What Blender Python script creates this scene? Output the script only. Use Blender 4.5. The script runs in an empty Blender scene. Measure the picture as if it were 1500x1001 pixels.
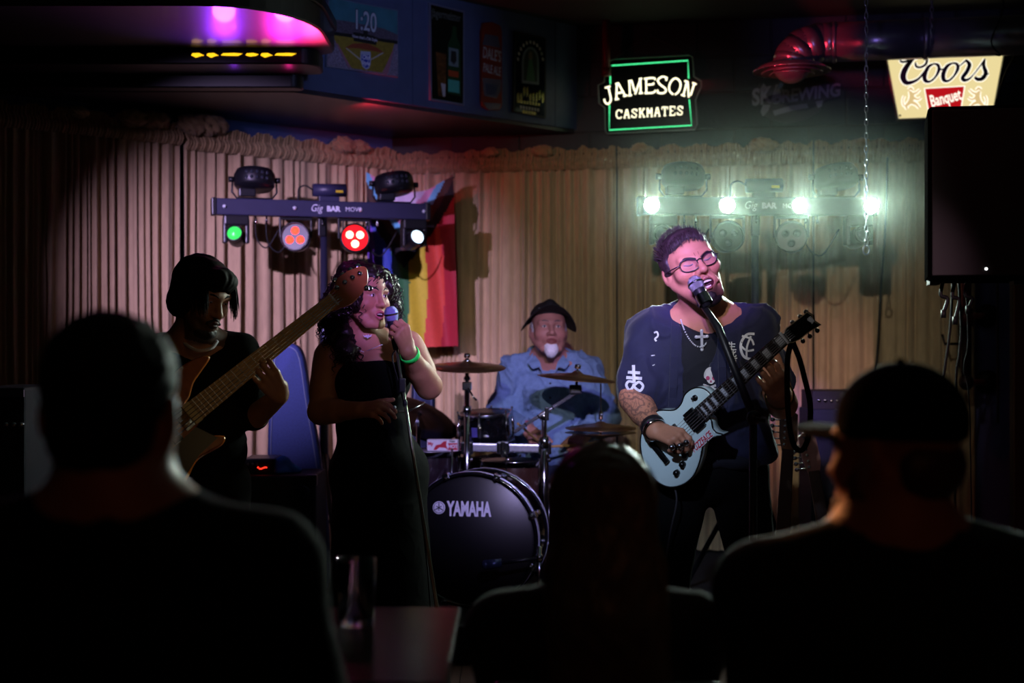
import bpy, bmesh, math, random
import numpy as np
from mathutils import Vector, Matrix, noise
from mathutils.bvhtree import BVHTree

SC = bpy.context.scene
COL = SC.collection
PI = math.pi
R_ = math.radians
random.seed(7)
# ---------------------------------------------------------------- camera, world, lights, exposure
F = 1500 * 50 / 36.0
CZ = 1.3
cam_d = bpy.data.cameras.new('camera')
cam = bpy.data.objects.new('camera', cam_d); COL.objects.link(cam)
cam.location = (0, 0, CZ); cam.rotation_euler = (PI / 2, 0, 0)
cam_d.lens = 50; cam_d.sensor_width = 36; cam_d.clip_start = 0.05
cam_d.dof.use_dof = True; cam_d.dof.focus_distance = 4.95; cam_d.dof.aperture_fstop = 2.2
SC.camera = cam
w = bpy.data.worlds.new('world'); SC.world = w; w.use_nodes = True
w.node_tree.nodes['Background'].inputs[0].default_value = (0.02, 0.025, 0.04, 1)
w.node_tree.nodes['Background'].inputs[1].default_value = 0.02
vs = SC.view_settings
vs.view_transform = 'Standard'; vs.look = 'None'; vs.gamma = 1; vs.exposure = 0.0; vs.use_curve_mapping = False


def lamp(name, kind, loc, target, energy, color, size=0.1, angle=30, blend=0.5):
    d = bpy.data.lights.new(name, kind); d.energy = energy; d.color = color
    if kind == 'SPOT':
        d.spot_size = R_(angle); d.spot_blend = blend; d.shadow_soft_size = size
    elif kind == 'AREA':
        d.size = size
    else:
        d.shadow_soft_size = size
    o = bpy.data.objects.new(name, d); COL.objects.link(o); o.location = loc
    if target is not None:
        o.rotation_euler = (Vector(target) - Vector(loc)).to_track_quat('-Z', 'Y').to_euler()
    return o


# stage lamps of the room, hung from the ceiling in front of the band (behind and above the camera's view)
lamp('stage_spot_violet_curtain', 'SPOT', (-2.5, 1.2, 2.62), (-1.05, 7.5, 1.42), 2500, (0.60, 0.44, 0.92), 0.03, 20, 0.9)
lamp('stage_spot_white_curtain', 'SPOT', (-0.3, 0.8, 2.75), (0.95, 7.8, 1.30), 370, (0.84, 0.80, 0.72), 0.03, 27, 0.8)
lamp('stage_spot_rose_curtain', 'SPOT', (0.9, 0.9, 2.7), (1.62, 7.7, 0.95), 420, (1.0, 0.55, 0.70), 0.03, 11, 0.9)
lamp('stage_spot_violet_face', 'SPOT', (-0.5, 1.0, 2.75), (0.60, 4.8, 1.58), 1500, (0.40, 0.19, 1.0), 0.05, 7.5, 0.7)
lamp('stage_spot_cool_front', 'SPOT', (-0.7, 1.0, 2.8), (0.42, 4.75, 1.10), 400, (0.58, 0.70, 1.0), 0.05, 12, 0.9)
lamp('stage_spot_blue_drums', 'SPOT', (0.5, 1.0, 2.8), (-0.03, 6.4, 0.92), 900, (0.54, 0.46, 1.0), 0.04, 16, 0.8)
lamp('stage_spot_violet_drummer', 'SPOT', (0.6, 1.2, 2.85), (0.17, 6.7, 1.4), 120, (0.60, 0.12, 1.0), 0.04, 8, 0.8)
lamp('stage_spot_violet_singer', 'SPOT', (0.5, 1.4, 2.65), (-0.47, 5.3, 1.50), 780, (0.50, 0.26, 1.0), 0.05, 8, 0.8)
lamp('ceiling_red_lamp', 'SPOT', (0.75, 6.35, 2.42), (1.42, 7.0, 2.74), 45, (1.0, 0.03, 0.06), 0.03, 28, 0.5)
lamp('ceiling_blue_lamp', 'SPOT', (0.6, 3.6, 2.5), (-0.62, 7.0, 2.70), 85, (0.36, 0.42, 1.0), 0.1, 24, 0.9)
lamp('bar_lamp', 'SPOT', (1.4, 0.3, 2.7), (-0.74, 4.6, 1.16), 30, (1.0, 0.62, 0.26), 0.1, 11.5, 0.9)
lamp('audience_amber_lamp', 'SPOT', (-0.75, 5.3, 2.15), (0.52, 2.25, 1.06), 190, (1.0, 0.40, 0.12), 0.05, 6.5, 0.8)
lamp('ceiling_red_lamp_side', 'SPOT', (0.7, 5.0, 2.95), (1.66, 5.6, 1.9), 9, (1.0, 0.02, 0.05), 0.05, 45, 0.6)
lamp('ceiling_violet_lamp', 'SPOT', (0.9, 4.4, 2.35), (1.75, 7.0, 2.84), 26, (0.42, 0.30, 1.0), 0.05, 26, 0.8)
lamp('room_lamp', 'SPOT', (0.4, -1.2, 2.8), (0.2, 2.2, 0.9), 5.0, (1.0, 0.35, 0.14), 0.2, 80, 0.9)


# ---------------------------------------------------------------- helpers
def P(px, py, Y):
    return Vector(((px - 750) / F * Y, Y, CZ - (py - 500.5) / F * Y))


def A3(v):
    return np.array((v[0], v[1], v[2]), dtype=np.float64)


def hexc(s, k=1.0):
    s = s.lstrip('#')
    out = []
    for i in (0, 2, 4):
        c = int(s[i:i + 2], 16) / 255
        c = c / 12.92 if c <= 0.04045 else ((c + 0.055) / 1.055) ** 2.4
        out.append(c * k)
    return (*out, 1.0)


MATS = {}


def mat(name, color='#808080', rough=0.5, metal=0.0, emit=None, estr=0.0, noise_amt=0.0, noise_scale=8.0, bump=0.0,
        bump_scale=60.0, vcol=False, coat=0.0, trans=0.0, alpha=1.0, sheen=0.0, ior=1.45, spec=0.5, stretch=None):
    if name in MATS:
        return MATS[name]
    m = bpy.data.materials.new(name); m.use_nodes = True
    nt = m.node_tree; b = nt.nodes['Principled BSDF']; L = nt.links
    c = hexc(color) if isinstance(color, str) else (*color[:3], 1.0)
    b.inputs['Base Color'].default_value = c
    b.inputs['Roughness'].default_value = rough
    b.inputs['Metallic'].default_value = metal
    b.inputs['Specular IOR Level'].default_value = spec
    b.inputs['IOR'].default_value = ior
    if coat: b.inputs['Coat Weight'].default_value = coat; b.inputs['Coat Roughness'].default_value = 0.08
    if trans: b.inputs['Transmission Weight'].default_value = trans
    if alpha < 1: b.inputs['Alpha'].default_value = alpha
    if sheen: b.inputs['Sheen Weight'].default_value = sheen
    if emit is not None:
        b.inputs['Emission Color'].default_value = hexc(emit) if isinstance(emit, str) else (*emit[:3], 1.0)
        b.inputs['Emission Strength'].default_value = estr
    tc = None
    if noise_amt or bump:
        tc = nt.nodes.new('ShaderNodeTexCoord')
        mp = nt.nodes.new('ShaderNodeMapping'); L.new(tc.outputs['Object'], mp.inputs[0])
        if stretch: mp.inputs['Scale'].default_value = stretch
    src = None
    if vcol:
        va = nt.nodes.new('ShaderNodeVertexColor'); va.layer_name = 'Col'; src = va.outputs[0]
        L.new(src, b.inputs['Base Color'])
    if noise_amt:
        n = nt.nodes.new('ShaderNodeTexNoise'); n.inputs['Scale'].default_value = noise_scale; n.inputs['Detail'].default_value = 5
        L.new(mp.outputs[0], n.inputs['Vector'])
        mr = nt.nodes.new('ShaderNodeMapRange')
        mr.inputs['From Min'].default_value = 0.3; mr.inputs['From Max'].default_value = 0.7
        mr.inputs['To Min'].default_value = 1 - noise_amt; mr.inputs['To Max'].default_value = 1 + noise_amt
        L.new(n.outputs[0], mr.inputs[0])
        mx = nt.nodes.new('ShaderNodeMix'); mx.data_type = 'RGBA'; mx.blend_type = 'MULTIPLY'; mx.inputs['Factor'].default_value = 1
        if src: L.new(src, mx.inputs['A'])
        else: mx.inputs['A'].default_value = c
        L.new(mr.outputs[0], mx.inputs['B']); L.new(mx.outputs['Result'], b.inputs['Base Color'])
    if bump:
        n2 = nt.nodes.new('ShaderNodeTexNoise'); n2.inputs['Scale'].default_value = bump_scale; n2.inputs['Detail'].default_value = 3
        L.new(mp.outputs[0], n2.inputs['Vector'])
        bp = nt.nodes.new('ShaderNodeBump'); bp.inputs['Strength'].default_value = bump; bp.inputs['Distance'].default_value = 0.01
        L.new(n2.outputs[0], bp.inputs['Height']); L.new(bp.outputs[0], b.inputs['Normal'])
    MATS[name] = m
    return m


def frame(origin, xaxis, yaxis=None, zaxis=None):
    """4x4 whose local x is xaxis and local z (or y) the given second axis, orthogonalised"""
    x = Vector(xaxis).normalized()
    if zaxis is not None:
        z = Vector(zaxis); z = (z - x * z.dot(x)).normalized(); y = z.cross(x)
    else:
        y = Vector(yaxis); y = (y - x * y.dot(x)).normalized(); z = x.cross(y)
    m = Matrix((x, y, z)).transposed().to_4x4(); m.translation = Vector(origin)
    return m


class MB:
    """collects shapes (through the transform M) into one mesh"""
    def __init__(s, M=None):
        s.v = []; s.f = []; s.mi = []; s.sm = []; s.M = M; s.m = 0

    def _add(s, vs, fs, smooth):
        o = len(s.v)
        M = s.M
        s.v.extend([tuple(M @ Vector(p)) if M is not None else tuple(p) for p in vs])
        for f in fs:
            s.f.append(tuple(i + o for i in f)); s.mi.append(s.m); s.sm.append(smooth)
        return s

    def box(s, c, h, R=None, bev=0.0):
        c = Vector(c)
        x, y, z = h
        if bev <= 0:
            pts = [Vector((sx * x, sy * y, sz * z)) for sx in (-1, 1) for sy in (-1, 1) for sz in (-1, 1)]
            fs = [(0, 1, 3, 2), (4, 6, 7, 5), (0, 4, 5, 1), (2, 3, 7, 6), (0, 2, 6, 4), (1, 5, 7, 3)]
        else:
            bm = bmesh.new(); bmesh.ops.create_cube(bm, size=1.0)
            for v in bm.verts: v.co = Vector((v.co.x * 2 * x, v.co.y * 2 * y, v.co.z * 2 * z))
            bmesh.ops.bevel(bm, geom=bm.edges[:], offset=min(bev, 0.95 * min(h)), segments=2, affect='EDGES', profile=0.6)
            bm.verts.index_update()
            pts = [v.co.copy() for v in bm.verts]; fs = [tuple(v.index for v in f.verts) for f in bm.faces]; bm.free()
        if R is not None: pts = [R @ p for p in pts]
        return s._add([c + p for p in pts], fs, False)

    def tube(s, pts, r, n=10, caps=True, smooth=True, closed=False, squash=None):
        pts = [Vector(p) for p in pts]; k = len(pts)
        rr = [r] * k if not hasattr(r, '__len__') else list(r)
        T = []
        for i in range(k):
            a = pts[(i - 1) % k] if (closed or i > 0) else pts[i]
            b = pts[(i + 1) % k] if (closed or i < k - 1) else pts[i]
            t = (b - a)
            T.append(t.normalized() if t.length > 1e-9 else Vector((0, 0, 1)))
        up = Vector((0, 0, 1)) if abs(T[0].z) < 0.9 else Vector((0, 1, 0))
        N = (up - T[0] * up.dot(T[0])).normalized(); vs = []
        for i in range(k):
            N = (N - T[i] * N.dot(T[i]))
            N = N.normalized() if N.length > 1e-6 else T[i].orthogonal().normalized()
            B = T[i].cross(N)
            for j in range(n):
                a = 2 * PI * j / n
                vs.append(pts[i] + (N * math.cos(a) * (squash or 1.0) + B * math.sin(a)) * rr[i])
        fs = []
        for i in range(k if closed else k - 1):
            i2 = (i + 1) % k
            for j in range(n):
                j2 = (j + 1) % n
                fs.append((i * n + j, i * n + j2, i2 * n + j2, i2 * n + j))
        if caps and not closed:
            fs.append(tuple(range(n - 1, -1, -1))); fs.append(tuple((k - 1) * n + j for j in range(n)))
        return s._add(vs, fs, smooth)

    def lathe(s, prof, n=32, c=(0, 0, 0), R=None, smooth=True, arc=None):
        """prof: (radius, z) pairs revolved about local z"""
        c = Vector(c); vs = []; k = len(prof)
        for r, z in prof:
            for j in range(n):
                a = 2 * PI * j / n
                p = Vector((r * math.cos(a), r * math.sin(a), z))
                vs.append(c + (R @ p if R is not None else p))
        fs = []
        for i in range(k - 1):
            for j in range(n):
                j2 = (j + 1) % n
                fs.append((i * n + j, i * n + j2, (i + 1) * n + j2, (i + 1) * n + j))
        return s._add(vs, fs, smooth)

    def prism(s, poly, z0, z1, bev=0.0, smooth=False):
        """poly in local xy, extruded from z0 to z1"""
        n = len(poly)
        ar = sum(poly[i][0] * poly[(i + 1) % n][1] - poly[(i + 1) % n][0] * poly[i][1] for i in range(n))
        if ar < 0: poly = poly[::-1]
        if bev > 0:
            ins = inset(poly, bev)
            rings = [(ins, z0), (poly, z0 + bev), (poly, z1 - bev), (ins, z1)]
        else:
            rings = [(poly, z0), (poly, z1)]
        vs = [(p[0], p[1], z) for ring, z in rings for p in ring]
        fs = [tuple(range(n - 1, -1, -1)), tuple((len(rings) - 1) * n + j for j in range(n))]
        o = len(s.f)
        for i in range(len(rings) - 1):
            for j in range(n):
                j2 = (j + 1) % n
                fs.append((i * n + j, i * n + j2, (i + 1) * n + j2, (i + 1) * n + j))
        s._add(vs, fs, False)
        if smooth:
            for q in range(o + 2, len(s.f)): s.sm[q] = True
        return s

    def ell(s, c, r, R=None, n=16, m=10):
        c = Vector(c); vs = []; fs = []
        for i in range(m + 1):
            t = PI * i / m
            for j in range(n):
                a = 2 * PI * j / n
                p = Vector((r[0] * math.sin(t) * math.cos(a), r[1] * math.sin(t) * math.sin(a), -r[2] * math.cos(t)))
                vs.append(c + (R @ p if R is not None else p))
        for i in range(m):
            for j in range(n):
                j2 = (j + 1) % n
                fs.append((i * n + j, i * n + j2, (i + 1) * n + j2, (i + 1) * n + j))
        return s._add(vs, fs, True)

    def grid(s, fn, nu, nv, smooth=True, closed_u=False):
        vs = [fn(i / (nu if closed_u else nu - 1), j / (nv - 1)) for j in range(nv) for i in range(nu)]
        fs = []
        for j in range(nv - 1):
            for i in range(nu if closed_u else nu - 1):
                i2 = (i + 1) % nu
                fs.append((j * nu + i, j * nu + i2, (j + 1) * nu + i2, (j + 1) * nu + i))
        return s._add(vs, fs, smooth)

    def ribbon(s, pts, wd, nrm, th=0.001):
        """flat strap along pts, width wd along side vector, thickness th along nrm"""
        pts = [Vector(p) for p in pts]; k = len(pts); vs = []
        for i in range(k):
            t = (pts[min(i + 1, k - 1)] - pts[max(i - 1, 0)]).normalized()
            nn = Vector(nrm(i) if callable(nrm) else nrm).normalized()
            sd = t.cross(nn).normalized(); wi = wd[i] if hasattr(wd, '__len__') else wd
            for a, b in ((-1, -1), (1, -1), (1, 1), (-1, 1)):
                vs.append(pts[i] + sd * (a * wi / 2) + nn * (b * th / 2))
        fs = [(3, 2, 1, 0), tuple((k - 1) * 4 + j for j in range(4))]
        for i in range(k - 1):
            for j in range(4):
                j2 = (j + 1) % 4
                fs.append((i * 4 + j, i * 4 + j2, (i + 1) * 4 + j2, (i + 1) * 4 + j))
        return s._add(vs, fs, False)

    def build(s, name, mats, parent=None):
        me = bpy.data.meshes.new(name)
        me.from_pydata(s.v, [], s.f)
        if not isinstance(mats, (list, tuple)): mats = [mats]
        for m in mats: me.materials.append(m)
        if s.f:
            me.polygons.foreach_set('material_index', s.mi); me.polygons.foreach_set('use_smooth', s.sm)
        me.update()
        return link(name, me, parent)


def inset(poly, d):
    n = len(poly); out = []
    for i in range(n):
        a = Vector(poly[i - 1][:2]); b = Vector(poly[i][:2]); c = Vector(poly[(i + 1) % n][:2])
        e1 = (b - a); e2 = (c - b)
        if e1.length < 1e-9 or e2.length < 1e-9: out.append((b.x, b.y)); continue
        n1 = Vector((-e1.y, e1.x)).normalized(); n2 = Vector((-e2.y, e2.x)).normalized()
        nn = n1 + n2
        if nn.length < 1e-6: nn = n1
        nn = nn.normalized(); k = d / max(0.4, nn.dot(n1))
        out.append((b.x + nn.x * k, b.y + nn.y * k))
    return out


ROOTM = {}


def link(name, data, parent=None):
    o = bpy.data.objects.new(name, data); COL.objects.link(o)
    if parent is not None: setpar(o, parent)
    return o


def setpar(o, parent):
    o.parent = parent
    m = ROOTM.get(parent.name)
    if m is not None: o.matrix_parent_inverse = m.inverted()


def thing(name, label, cat, loc, group=None):
    o = bpy.data.objects.new(name, None); COL.objects.link(o); o.empty_display_size = 0.05
    o.location = loc; ROOTM[o.name] = Matrix.Translation(Vector(loc))
    return tag(o, label, cat, group)


def tag(o, label=None, cat=None, group=None, kind=None):
    if label: o['label'] = label
    if cat: o['category'] = cat
    if group: o['group'] = group
    if kind: o['kind'] = kind
    return o


def struct(o, label=None):
    o['kind'] = 'structure'
    if label: o['label'] = label
    return o


def text(name, s, size, M, m, parent=None, ext=0.001, bold=0.0, shear=0.0, sx=1.0, align='CENTER', conform=None, width=None):
    c = bpy.data.curves.new(name, 'FONT'); c.body = s; c.size = size; c.extrude = ext; c.align_x = align; c.align_y = 'CENTER'
    c.offset = bold; c.shear = shear; c.resolution_u = 3
    o = bpy.data.objects.new(name, c)
    me = bpy.data.meshes.new_from_object(o)
    bpy.data.objects.remove(o); bpy.data.curves.remove(c)
    if width and len(me.vertices):
        xs = [v.co.x for v in me.vertices]; sx = width / max(1e-6, max(xs) - min(xs))
    for v in me.vertices: v.co = M @ Vector((v.co.x * sx, v.co.y, v.co.z))
    me.materials.clear(); me.materials.append(m); me.name = name; me.update()
    return link(name, me, parent)


def drape(o, bvh, d, off=0.002, maxd=0.5, sub=0):
    """lay a flat print onto a surface: move each vertex along d until it meets the surface"""
    d = Vector(d).normalized(); me = o.data
    if sub:
        bm = bmesh.new(); bm.from_mesh(me)
        bmesh.ops.triangulate(bm, faces=bm.faces[:])
        for _ in range(sub):
            ed = [e for e in bm.edges if e.calc_length() > 0.012]
            if ed: bmesh.ops.subdivide_edges(bm, edges=ed, cuts=1)
            bmesh.ops.triangulate(bm, faces=bm.faces[:])
        bm.to_mesh(me); bm.free()
    for v in me.vertices:
        p = v.co - d * 0.25
        hit = bvh.ray_cast(p, d, maxd)
        if hit[0] is not None: v.co = hit[0] - d * off
    me.update()


def arc_pts(c, r, a0, a1, n, z=0.0):
    return [(c[0] + r * math.cos(a0 + (a1 - a0) * i / (n - 1)), c[1] + r * math.sin(a0 + (a1 - a0) * i / (n - 1)), z) for i in range(n)]


def spline(pts, n=6, closed=False):
    """Catmull-Rom through pts"""
    pts = [Vector(p) for p in pts]; k = len(pts); out = []
    rng = range(k if closed else k - 1)
    for i in rng:
        if closed: p0, p1, p2, p3 = pts[i - 1], pts[i], pts[(i + 1) % k], pts[(i + 2) % k]
        else: p0, p1, p2, p3 = pts[max(i - 1, 0)], pts[i], pts[i + 1], pts[min(i + 2, k - 1)]
        for j in range(n):
            t = j / n
            out.append(0.5 * ((2 * p1) + (p2 - p0) * t + (2 * p0 - 5 * p1 + 4 * p2 - p3) * t * t + (3 * p1 - p0 - 3 * p2 + p3) * t ** 3))
    if not closed: out.append(pts[-1])
    return out


# ---------------------------------------------------------------- smooth solid modelling for bodies and cloth
class Sculpt:
    def __init__(s): s.ops = []

    def cone(s, a, b, ra, rb=None, k=0.015, sub=False):
        a = A3(a); b = A3(b); rb = ra if rb is None else rb
        m = max(ra, rb)
        s.ops.append(('c', a, b, ra, rb, k, sub, np.minimum(a, b) - m, np.maximum(a, b) + m)); return s

    def ell(s, c, r, R=None, k=0.015, sub=False):
        c = A3(c); r = A3(r); Rn = np.eye(3) if R is None else np.array(R)[:3, :3]
        e = np.sqrt(((Rn * r[None, :]) ** 2).sum(1))
        s.ops.append(('e', c, r, Rn, 0, k, sub, c - e, c + e)); return s

    def box(s, c, h, R=None, rd=0.01, k=0.01, sub=False):
        c = A3(c); h = A3(h); Rn = np.eye(3) if R is None else np.array(R)[:3, :3]
        e = (np.abs(Rn) * h[None, :]).sum(1)
        s.ops.append(('b', c, h, Rn, rd, k, sub, c - e, c + e)); return s

    def chain(s, pts, rs, k=0.012):
        for i in range(len(pts) - 1): s.cone(pts[i], pts[i + 1], rs[i], rs[i + 1], k)
        return s

    def grow(s, d):
        """a copy of all solid shapes, inflated by d"""
        o = Sculpt()
        for op in s.ops:
            if op[6]: continue
            if op[0] == 'c': o.cone(op[1], op[2], op[3] + d, op[4] + d, op[5])
            elif op[0] == 'e': o.ell(op[1], op[2] + d, op[3], op[5])
            else: o.box(op[1], op[2] + d, op[3], op[4] + d, op[5])
        return o

    def mesh(s, h):
        solid = [o for o in s.ops if not o[6]]
        lo = np.min([o[7] for o in solid], axis=0) - 4 * h; hi = np.max([o[8] for o in solid], axis=0) + 4 * h
        n = np.ceil((hi - lo) / h).astype(int) + 1
        f = np.full(n, 0.5, dtype=np.float32)
        ax = [(lo[i] + h * np.arange(n[i])).astype(np.float32) for i in range(3)]
        for op in s.ops:
            kind, a, b, c_, d_, k, sub, blo, bhi = op
            mg = k + 2.5 * h
            i0 = np.maximum(np.floor((blo - mg - lo) / h).astype(int), 0)
            i1 = np.minimum(np.ceil((bhi + mg - lo) / h).astype(int) + 1, n)
            if np.any(i1 <= i0): continue
            sl = tuple(slice(i0[q], i1[q]) for q in range(3))
            X = ax[0][sl[0]][:, None, None]; Y = ax[1][sl[1]][None, :, None]; Z = ax[2][sl[2]][None, None, :]
            if kind == 'c':
                ba = b - a; l2 = float(ba @ ba) + 1e-12
                t = ((X - a[0]) * ba[0] + (Y - a[1]) * ba[1] + (Z - a[2]) * ba[2]) / l2
                np.clip(t, 0, 1, out=t)
                d = np.sqrt((X - a[0] - t * ba[0]) ** 2 + (Y - a[1] - t * ba[1]) ** 2 + (Z - a[2] - t * ba[2]) ** 2) - (c_ + (d_ - c_) * t)
            elif kind == 'e':
                dx, dy, dz = X - a[0], Y - a[1], Z - a[2]
                q = [(dx * c_[0, i] + dy * c_[1, i] + dz * c_[2, i]) for i in range(3)]
                k0 = np.sqrt(sum((q[i] / b[i]) ** 2 for i in range(3)))
                k1 = np.sqrt(sum((q[i] / b[i] ** 2) ** 2 for i in range(3)))
                d = k0 * (k0 - 1.0) / np.maximum(k1, 1e-6)
                d = np.where(k0 < 0.3, -float(min(b)) * 0.7, d)
            else:
                dx, dy, dz = X - a[0], Y - a[1], Z - a[2]
                q = [np.abs(dx * c_[0, i] + dy * c_[1, i] + dz * c_[2, i]) - (b[i] - d_) for i in range(3)]
                d = np.sqrt(sum(np.maximum(x, 0) ** 2 for x in q)) + np.minimum(np.maximum(np.maximum(q[0], q[1]), q[2]), 0) - d_
            g = f[sl]
            if sub:
                d = -d
                hh = np.clip(0.5 - 0.5 * (d - g) / k, 0, 1) if k > 0 else None
                f[sl] = (d + (g - d) * hh + k * hh * (1 - hh)) if k > 0 else np.maximum(g, d)
            else:
                hh = np.clip(0.5 + 0.5 * (d - g) / k, 0, 1) if k > 0 else None
                f[sl] = (d + (g - d) * hh - k * hh * (1 - hh)) if k > 0 else np.minimum(g, d)
        return surface_nets(f, lo, h)


def surface_nets(f, lo, h):
    ins = (f < 0)
    c8 = np.zeros(tuple(np.array(f.shape) - 1), dtype=np.int8)
    cs = [(i, j, k) for i in (0, 1) for j in (0, 1) for k in (0, 1)]
    sh = c8.shape
    for i, j, k in cs: c8 += ins[i:i + sh[0], j:j + sh[1], k:k + sh[2]]
    idx = np.argwhere((c8 > 0) & (c8 < 8))
    N = len(idx)
    ids = np.full(sh, -1, dtype=np.int32); ids[idx[:, 0], idx[:, 1], idx[:, 2]] = np.arange(N)
    val = {c: f[idx[:, 0] + c[0], idx[:, 1] + c[1], idx[:, 2] + c[2]].astype(np.float64) for c in cs}
    acc = np.zeros((N, 3)); cnt = np.zeros(N)
    for c in cs:
        for a in range(3):
            if c[a] == 1: continue
            e = list(c); e[a] = 1; e = tuple(e)
            va, vb = val[c], val[e]
            m = (va < 0) != (vb < 0)
            t = np.where(m, va / np.where(m, va - vb, 1), 0)
            p = np.tile(np.array(c, dtype=np.float64), (N, 1)); p[:, a] = t
            acc += p * m[:, None]; cnt += m
    V = (idx + acc / np.maximum(cnt, 1)[:, None]) * h + lo
    quads = []
    for a in range(3):
        b, c = (a + 1) % 3, (a + 2) % 3
        s0 = [slice(None)] * 3; s1 = [slice(None)] * 3
        s0[a] = slice(0, -1); s1[a] = slice(1, None)
        i0, i1 = ins[tuple(s0)], ins[tuple(s1)]
        e = np.argwhere(i0 != i1)
        ok = (e[:, b] > 0) & (e[:, c] > 0) & (e[:, b] < f.shape[b] - 1) & (e[:, c] < f.shape[c] - 1)
        e = e[ok]
        flip = i0[e[:, 0], e[:, 1], e[:, 2]]

        def cell(db, dc):
            q = e.copy(); q[:, b] += db; q[:, c] += dc
            return ids[q[:, 0], q[:, 1], q[:, 2]]
        q = np.stack([cell(-1, -1), cell(0, -1), cell(0, 0), cell(-1, 0)], 1)
        q = np.where(flip[:, None], q, q[:, ::-1])
        quads.append(q)
    return V, np.concatenate(quads)


def vnormals(V, Q):
    n = np.cross(V[Q[:, 2]] - V[Q[:, 0]], V[Q[:, 3]] - V[Q[:, 1]])
    out = np.zeros_like(V)
    for i in range(4): np.add.at(out, Q[:, i], n)
    return out / np.maximum(np.linalg.norm(out, axis=1), 1e-12)[:, None]


def wave_noise(V, scale, seed=0, n=7, axis=None):
    rng = np.random.RandomState(seed); o = np.zeros(len(V))
    for i in range(n):
        d = rng.normal(size=3)
        if axis is not None: d = d * np.array(axis)
        d = d / np.linalg.norm(d) * scale * (0.6 + rng.rand() * 1.2)
        o += np.sin(V @ d + rng.rand() * 6.28 + 1.3 * np.sin(V[:, ::-1] @ d * 0.6 + i))
    return o / n


def sculpt_obj(name, V, Q, m, parent=None, color=None):
    me = bpy.data.meshes.new(name)
    me.vertices.add(len(V)); me.vertices.foreach_set('co', np.ascontiguousarray(V, dtype=np.float32).ravel())
    me.loops.add(len(Q) * 4); me.loops.foreach_set('vertex_index', np.ascontiguousarray(Q, dtype=np.int32).ravel())
    me.polygons.add(len(Q)); me.polygons.foreach_set('loop_start', np.arange(0, len(Q) * 4, 4, dtype=np.int32))
    me.polygons.foreach_set('use_smooth', np.ones(len(Q), dtype=bool))
    if not isinstance(m, (list, tuple)): m = [m]
    for x in m: me.materials.append(x)
    me.update(calc_edges=True)
    if color is not None:
        at = me.color_attributes.new('Col', 'FLOAT_COLOR', 'POINT')
        at.data.foreach_set('color', np.concatenate([color, np.ones((len(V), 1))], 1).astype(np.float32).ravel())
    return link(name, me, parent)


def bvh_of(o):
    return BVHTree.FromPolygons([v.co.copy() for v in o.data.vertices], [tuple(p.vertices) for p in o.data.polygons])
# ---------------------------------------------------------------- the setting
Cc = Vector((-0.69, 8.2, 0)); LD = Vector((-0.752, -0.659, 0)); BD = Vector((0.981, -0.193, 0)).normalized()
LN = Vector((0.659, -0.752, 0)); BN = Vector((-0.193, -0.981, 0)).normalized()
S0 = Vector((0.365, 8.0, 0)); SD = Vector((-0.724, -0.69, 0)).normalized(); SN = Vector((0.69, -0.724, 0)).normalized()
ZC = 3.07; ZS = 2.49


def hit_wall(px, py, p0, n, off=0.0):
    """the point of a vertical wall plane that the photograph shows at a pixel"""
    d = Vector(((px - 750) / F, 1.0, -(py - 500.5) / F))
    o = Vector((0, 0, CZ))
    t = ((p0 + n * off) - Vector((0, 0, 0))).dot(n) / d.dot(n)
    return o + d * t


m_wall = mat('wall_paint', '#16262c', 0.55, noise_amt=0.12, noise_scale=20, bump=0.25, bump_scale=90)
m_lwall = mat('wall_paint_blue', '#4a5a86', 0.6, noise_amt=0.08, noise_scale=9)
m_soff = mat('soffit_paint', '#4a5674', 0.5, noise_amt=0.08, noise_scale=12, bump=0.08, bump_scale=120)
m_under = mat('soffit_underside', '#3a3438', 0.35, noise_amt=0.2, noise_scale=25)
m_ceil = mat('ceiling_paint', '#23292a', 0.8, noise_amt=0.2, noise_scale=6)
m_floor = mat('floor_boards', '#3a211b', 0.45, noise_amt=0.3, noise_scale=5)
m_stage = mat('stage_carpet', '#17161a', 0.95, noise_amt=0.3, noise_scale=60, bump=0.4, bump_scale=300)
m_black = mat('black_paint', '#101012', 0.5)
m_dwood = mat('dark_wood', '#3a1f16', 0.5, noise_amt=0.3, noise_scale=6, stretch=(8, 8, 0.6))

mb = MB(); mb.box((-0.2, 4.2, -0.025), (4.4, 5.4, 0.02))
floor = struct(mb.build('floor', m_black), 'dark reddish brown bar room floor')
for i in range(22):                                     # floor boards
    mb = MB(); mb.box((-4.4 + 0.4 * i + 0.0, 4.2, -0.0075), (0.198, 5.4, 0.0075)); mb.build('board', m_floor, floor)
# raised platform for the drums
pl = [(-2.35, 5.75), (2.1, 5.75), (2.1, 7.62), (-0.69, 8.14), (-2.35, 6.68)]
mb = MB(); mb.prism(pl, 0.0, 0.15, 0.006)
struct(mb.build('floor_stage', m_stage), 'low black carpeted stage platform under the drum kit')
mb = MB(); mb.box((-0.2, 4.2, ZC + 0.03), (4.4, 5.4, 0.03))
ceiling = struct(mb.build('ceiling', m_ceil), 'dark painted ceiling')


def vwall(name, A, B, n, z0, z1, th, m, label):
    a, b = Vector(A), Vector(B)
    M = frame((a + b) / 2 - n * th / 2 + Vector((0, 0, (z0 + z1) / 2)), b - a, zaxis=(0, 0, 1))
    q = MB(M); q.box((0, 0, 0), ((b - a).length / 2, th / 2, (z1 - z0) / 2))
    return struct(q.build(name, m), label)


wall_left = vwall('wall_left', Cc, Cc + LD * 4.6, LN, 0, ZC, 0.1, m_lwall, 'blue painted left wall behind the curtains')
wall_back = vwall('wall_back', Cc, Cc + BD * 4.4, BN, 0, ZC, 0.1, m_black, 'dark painted block wall behind the stage')
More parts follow.
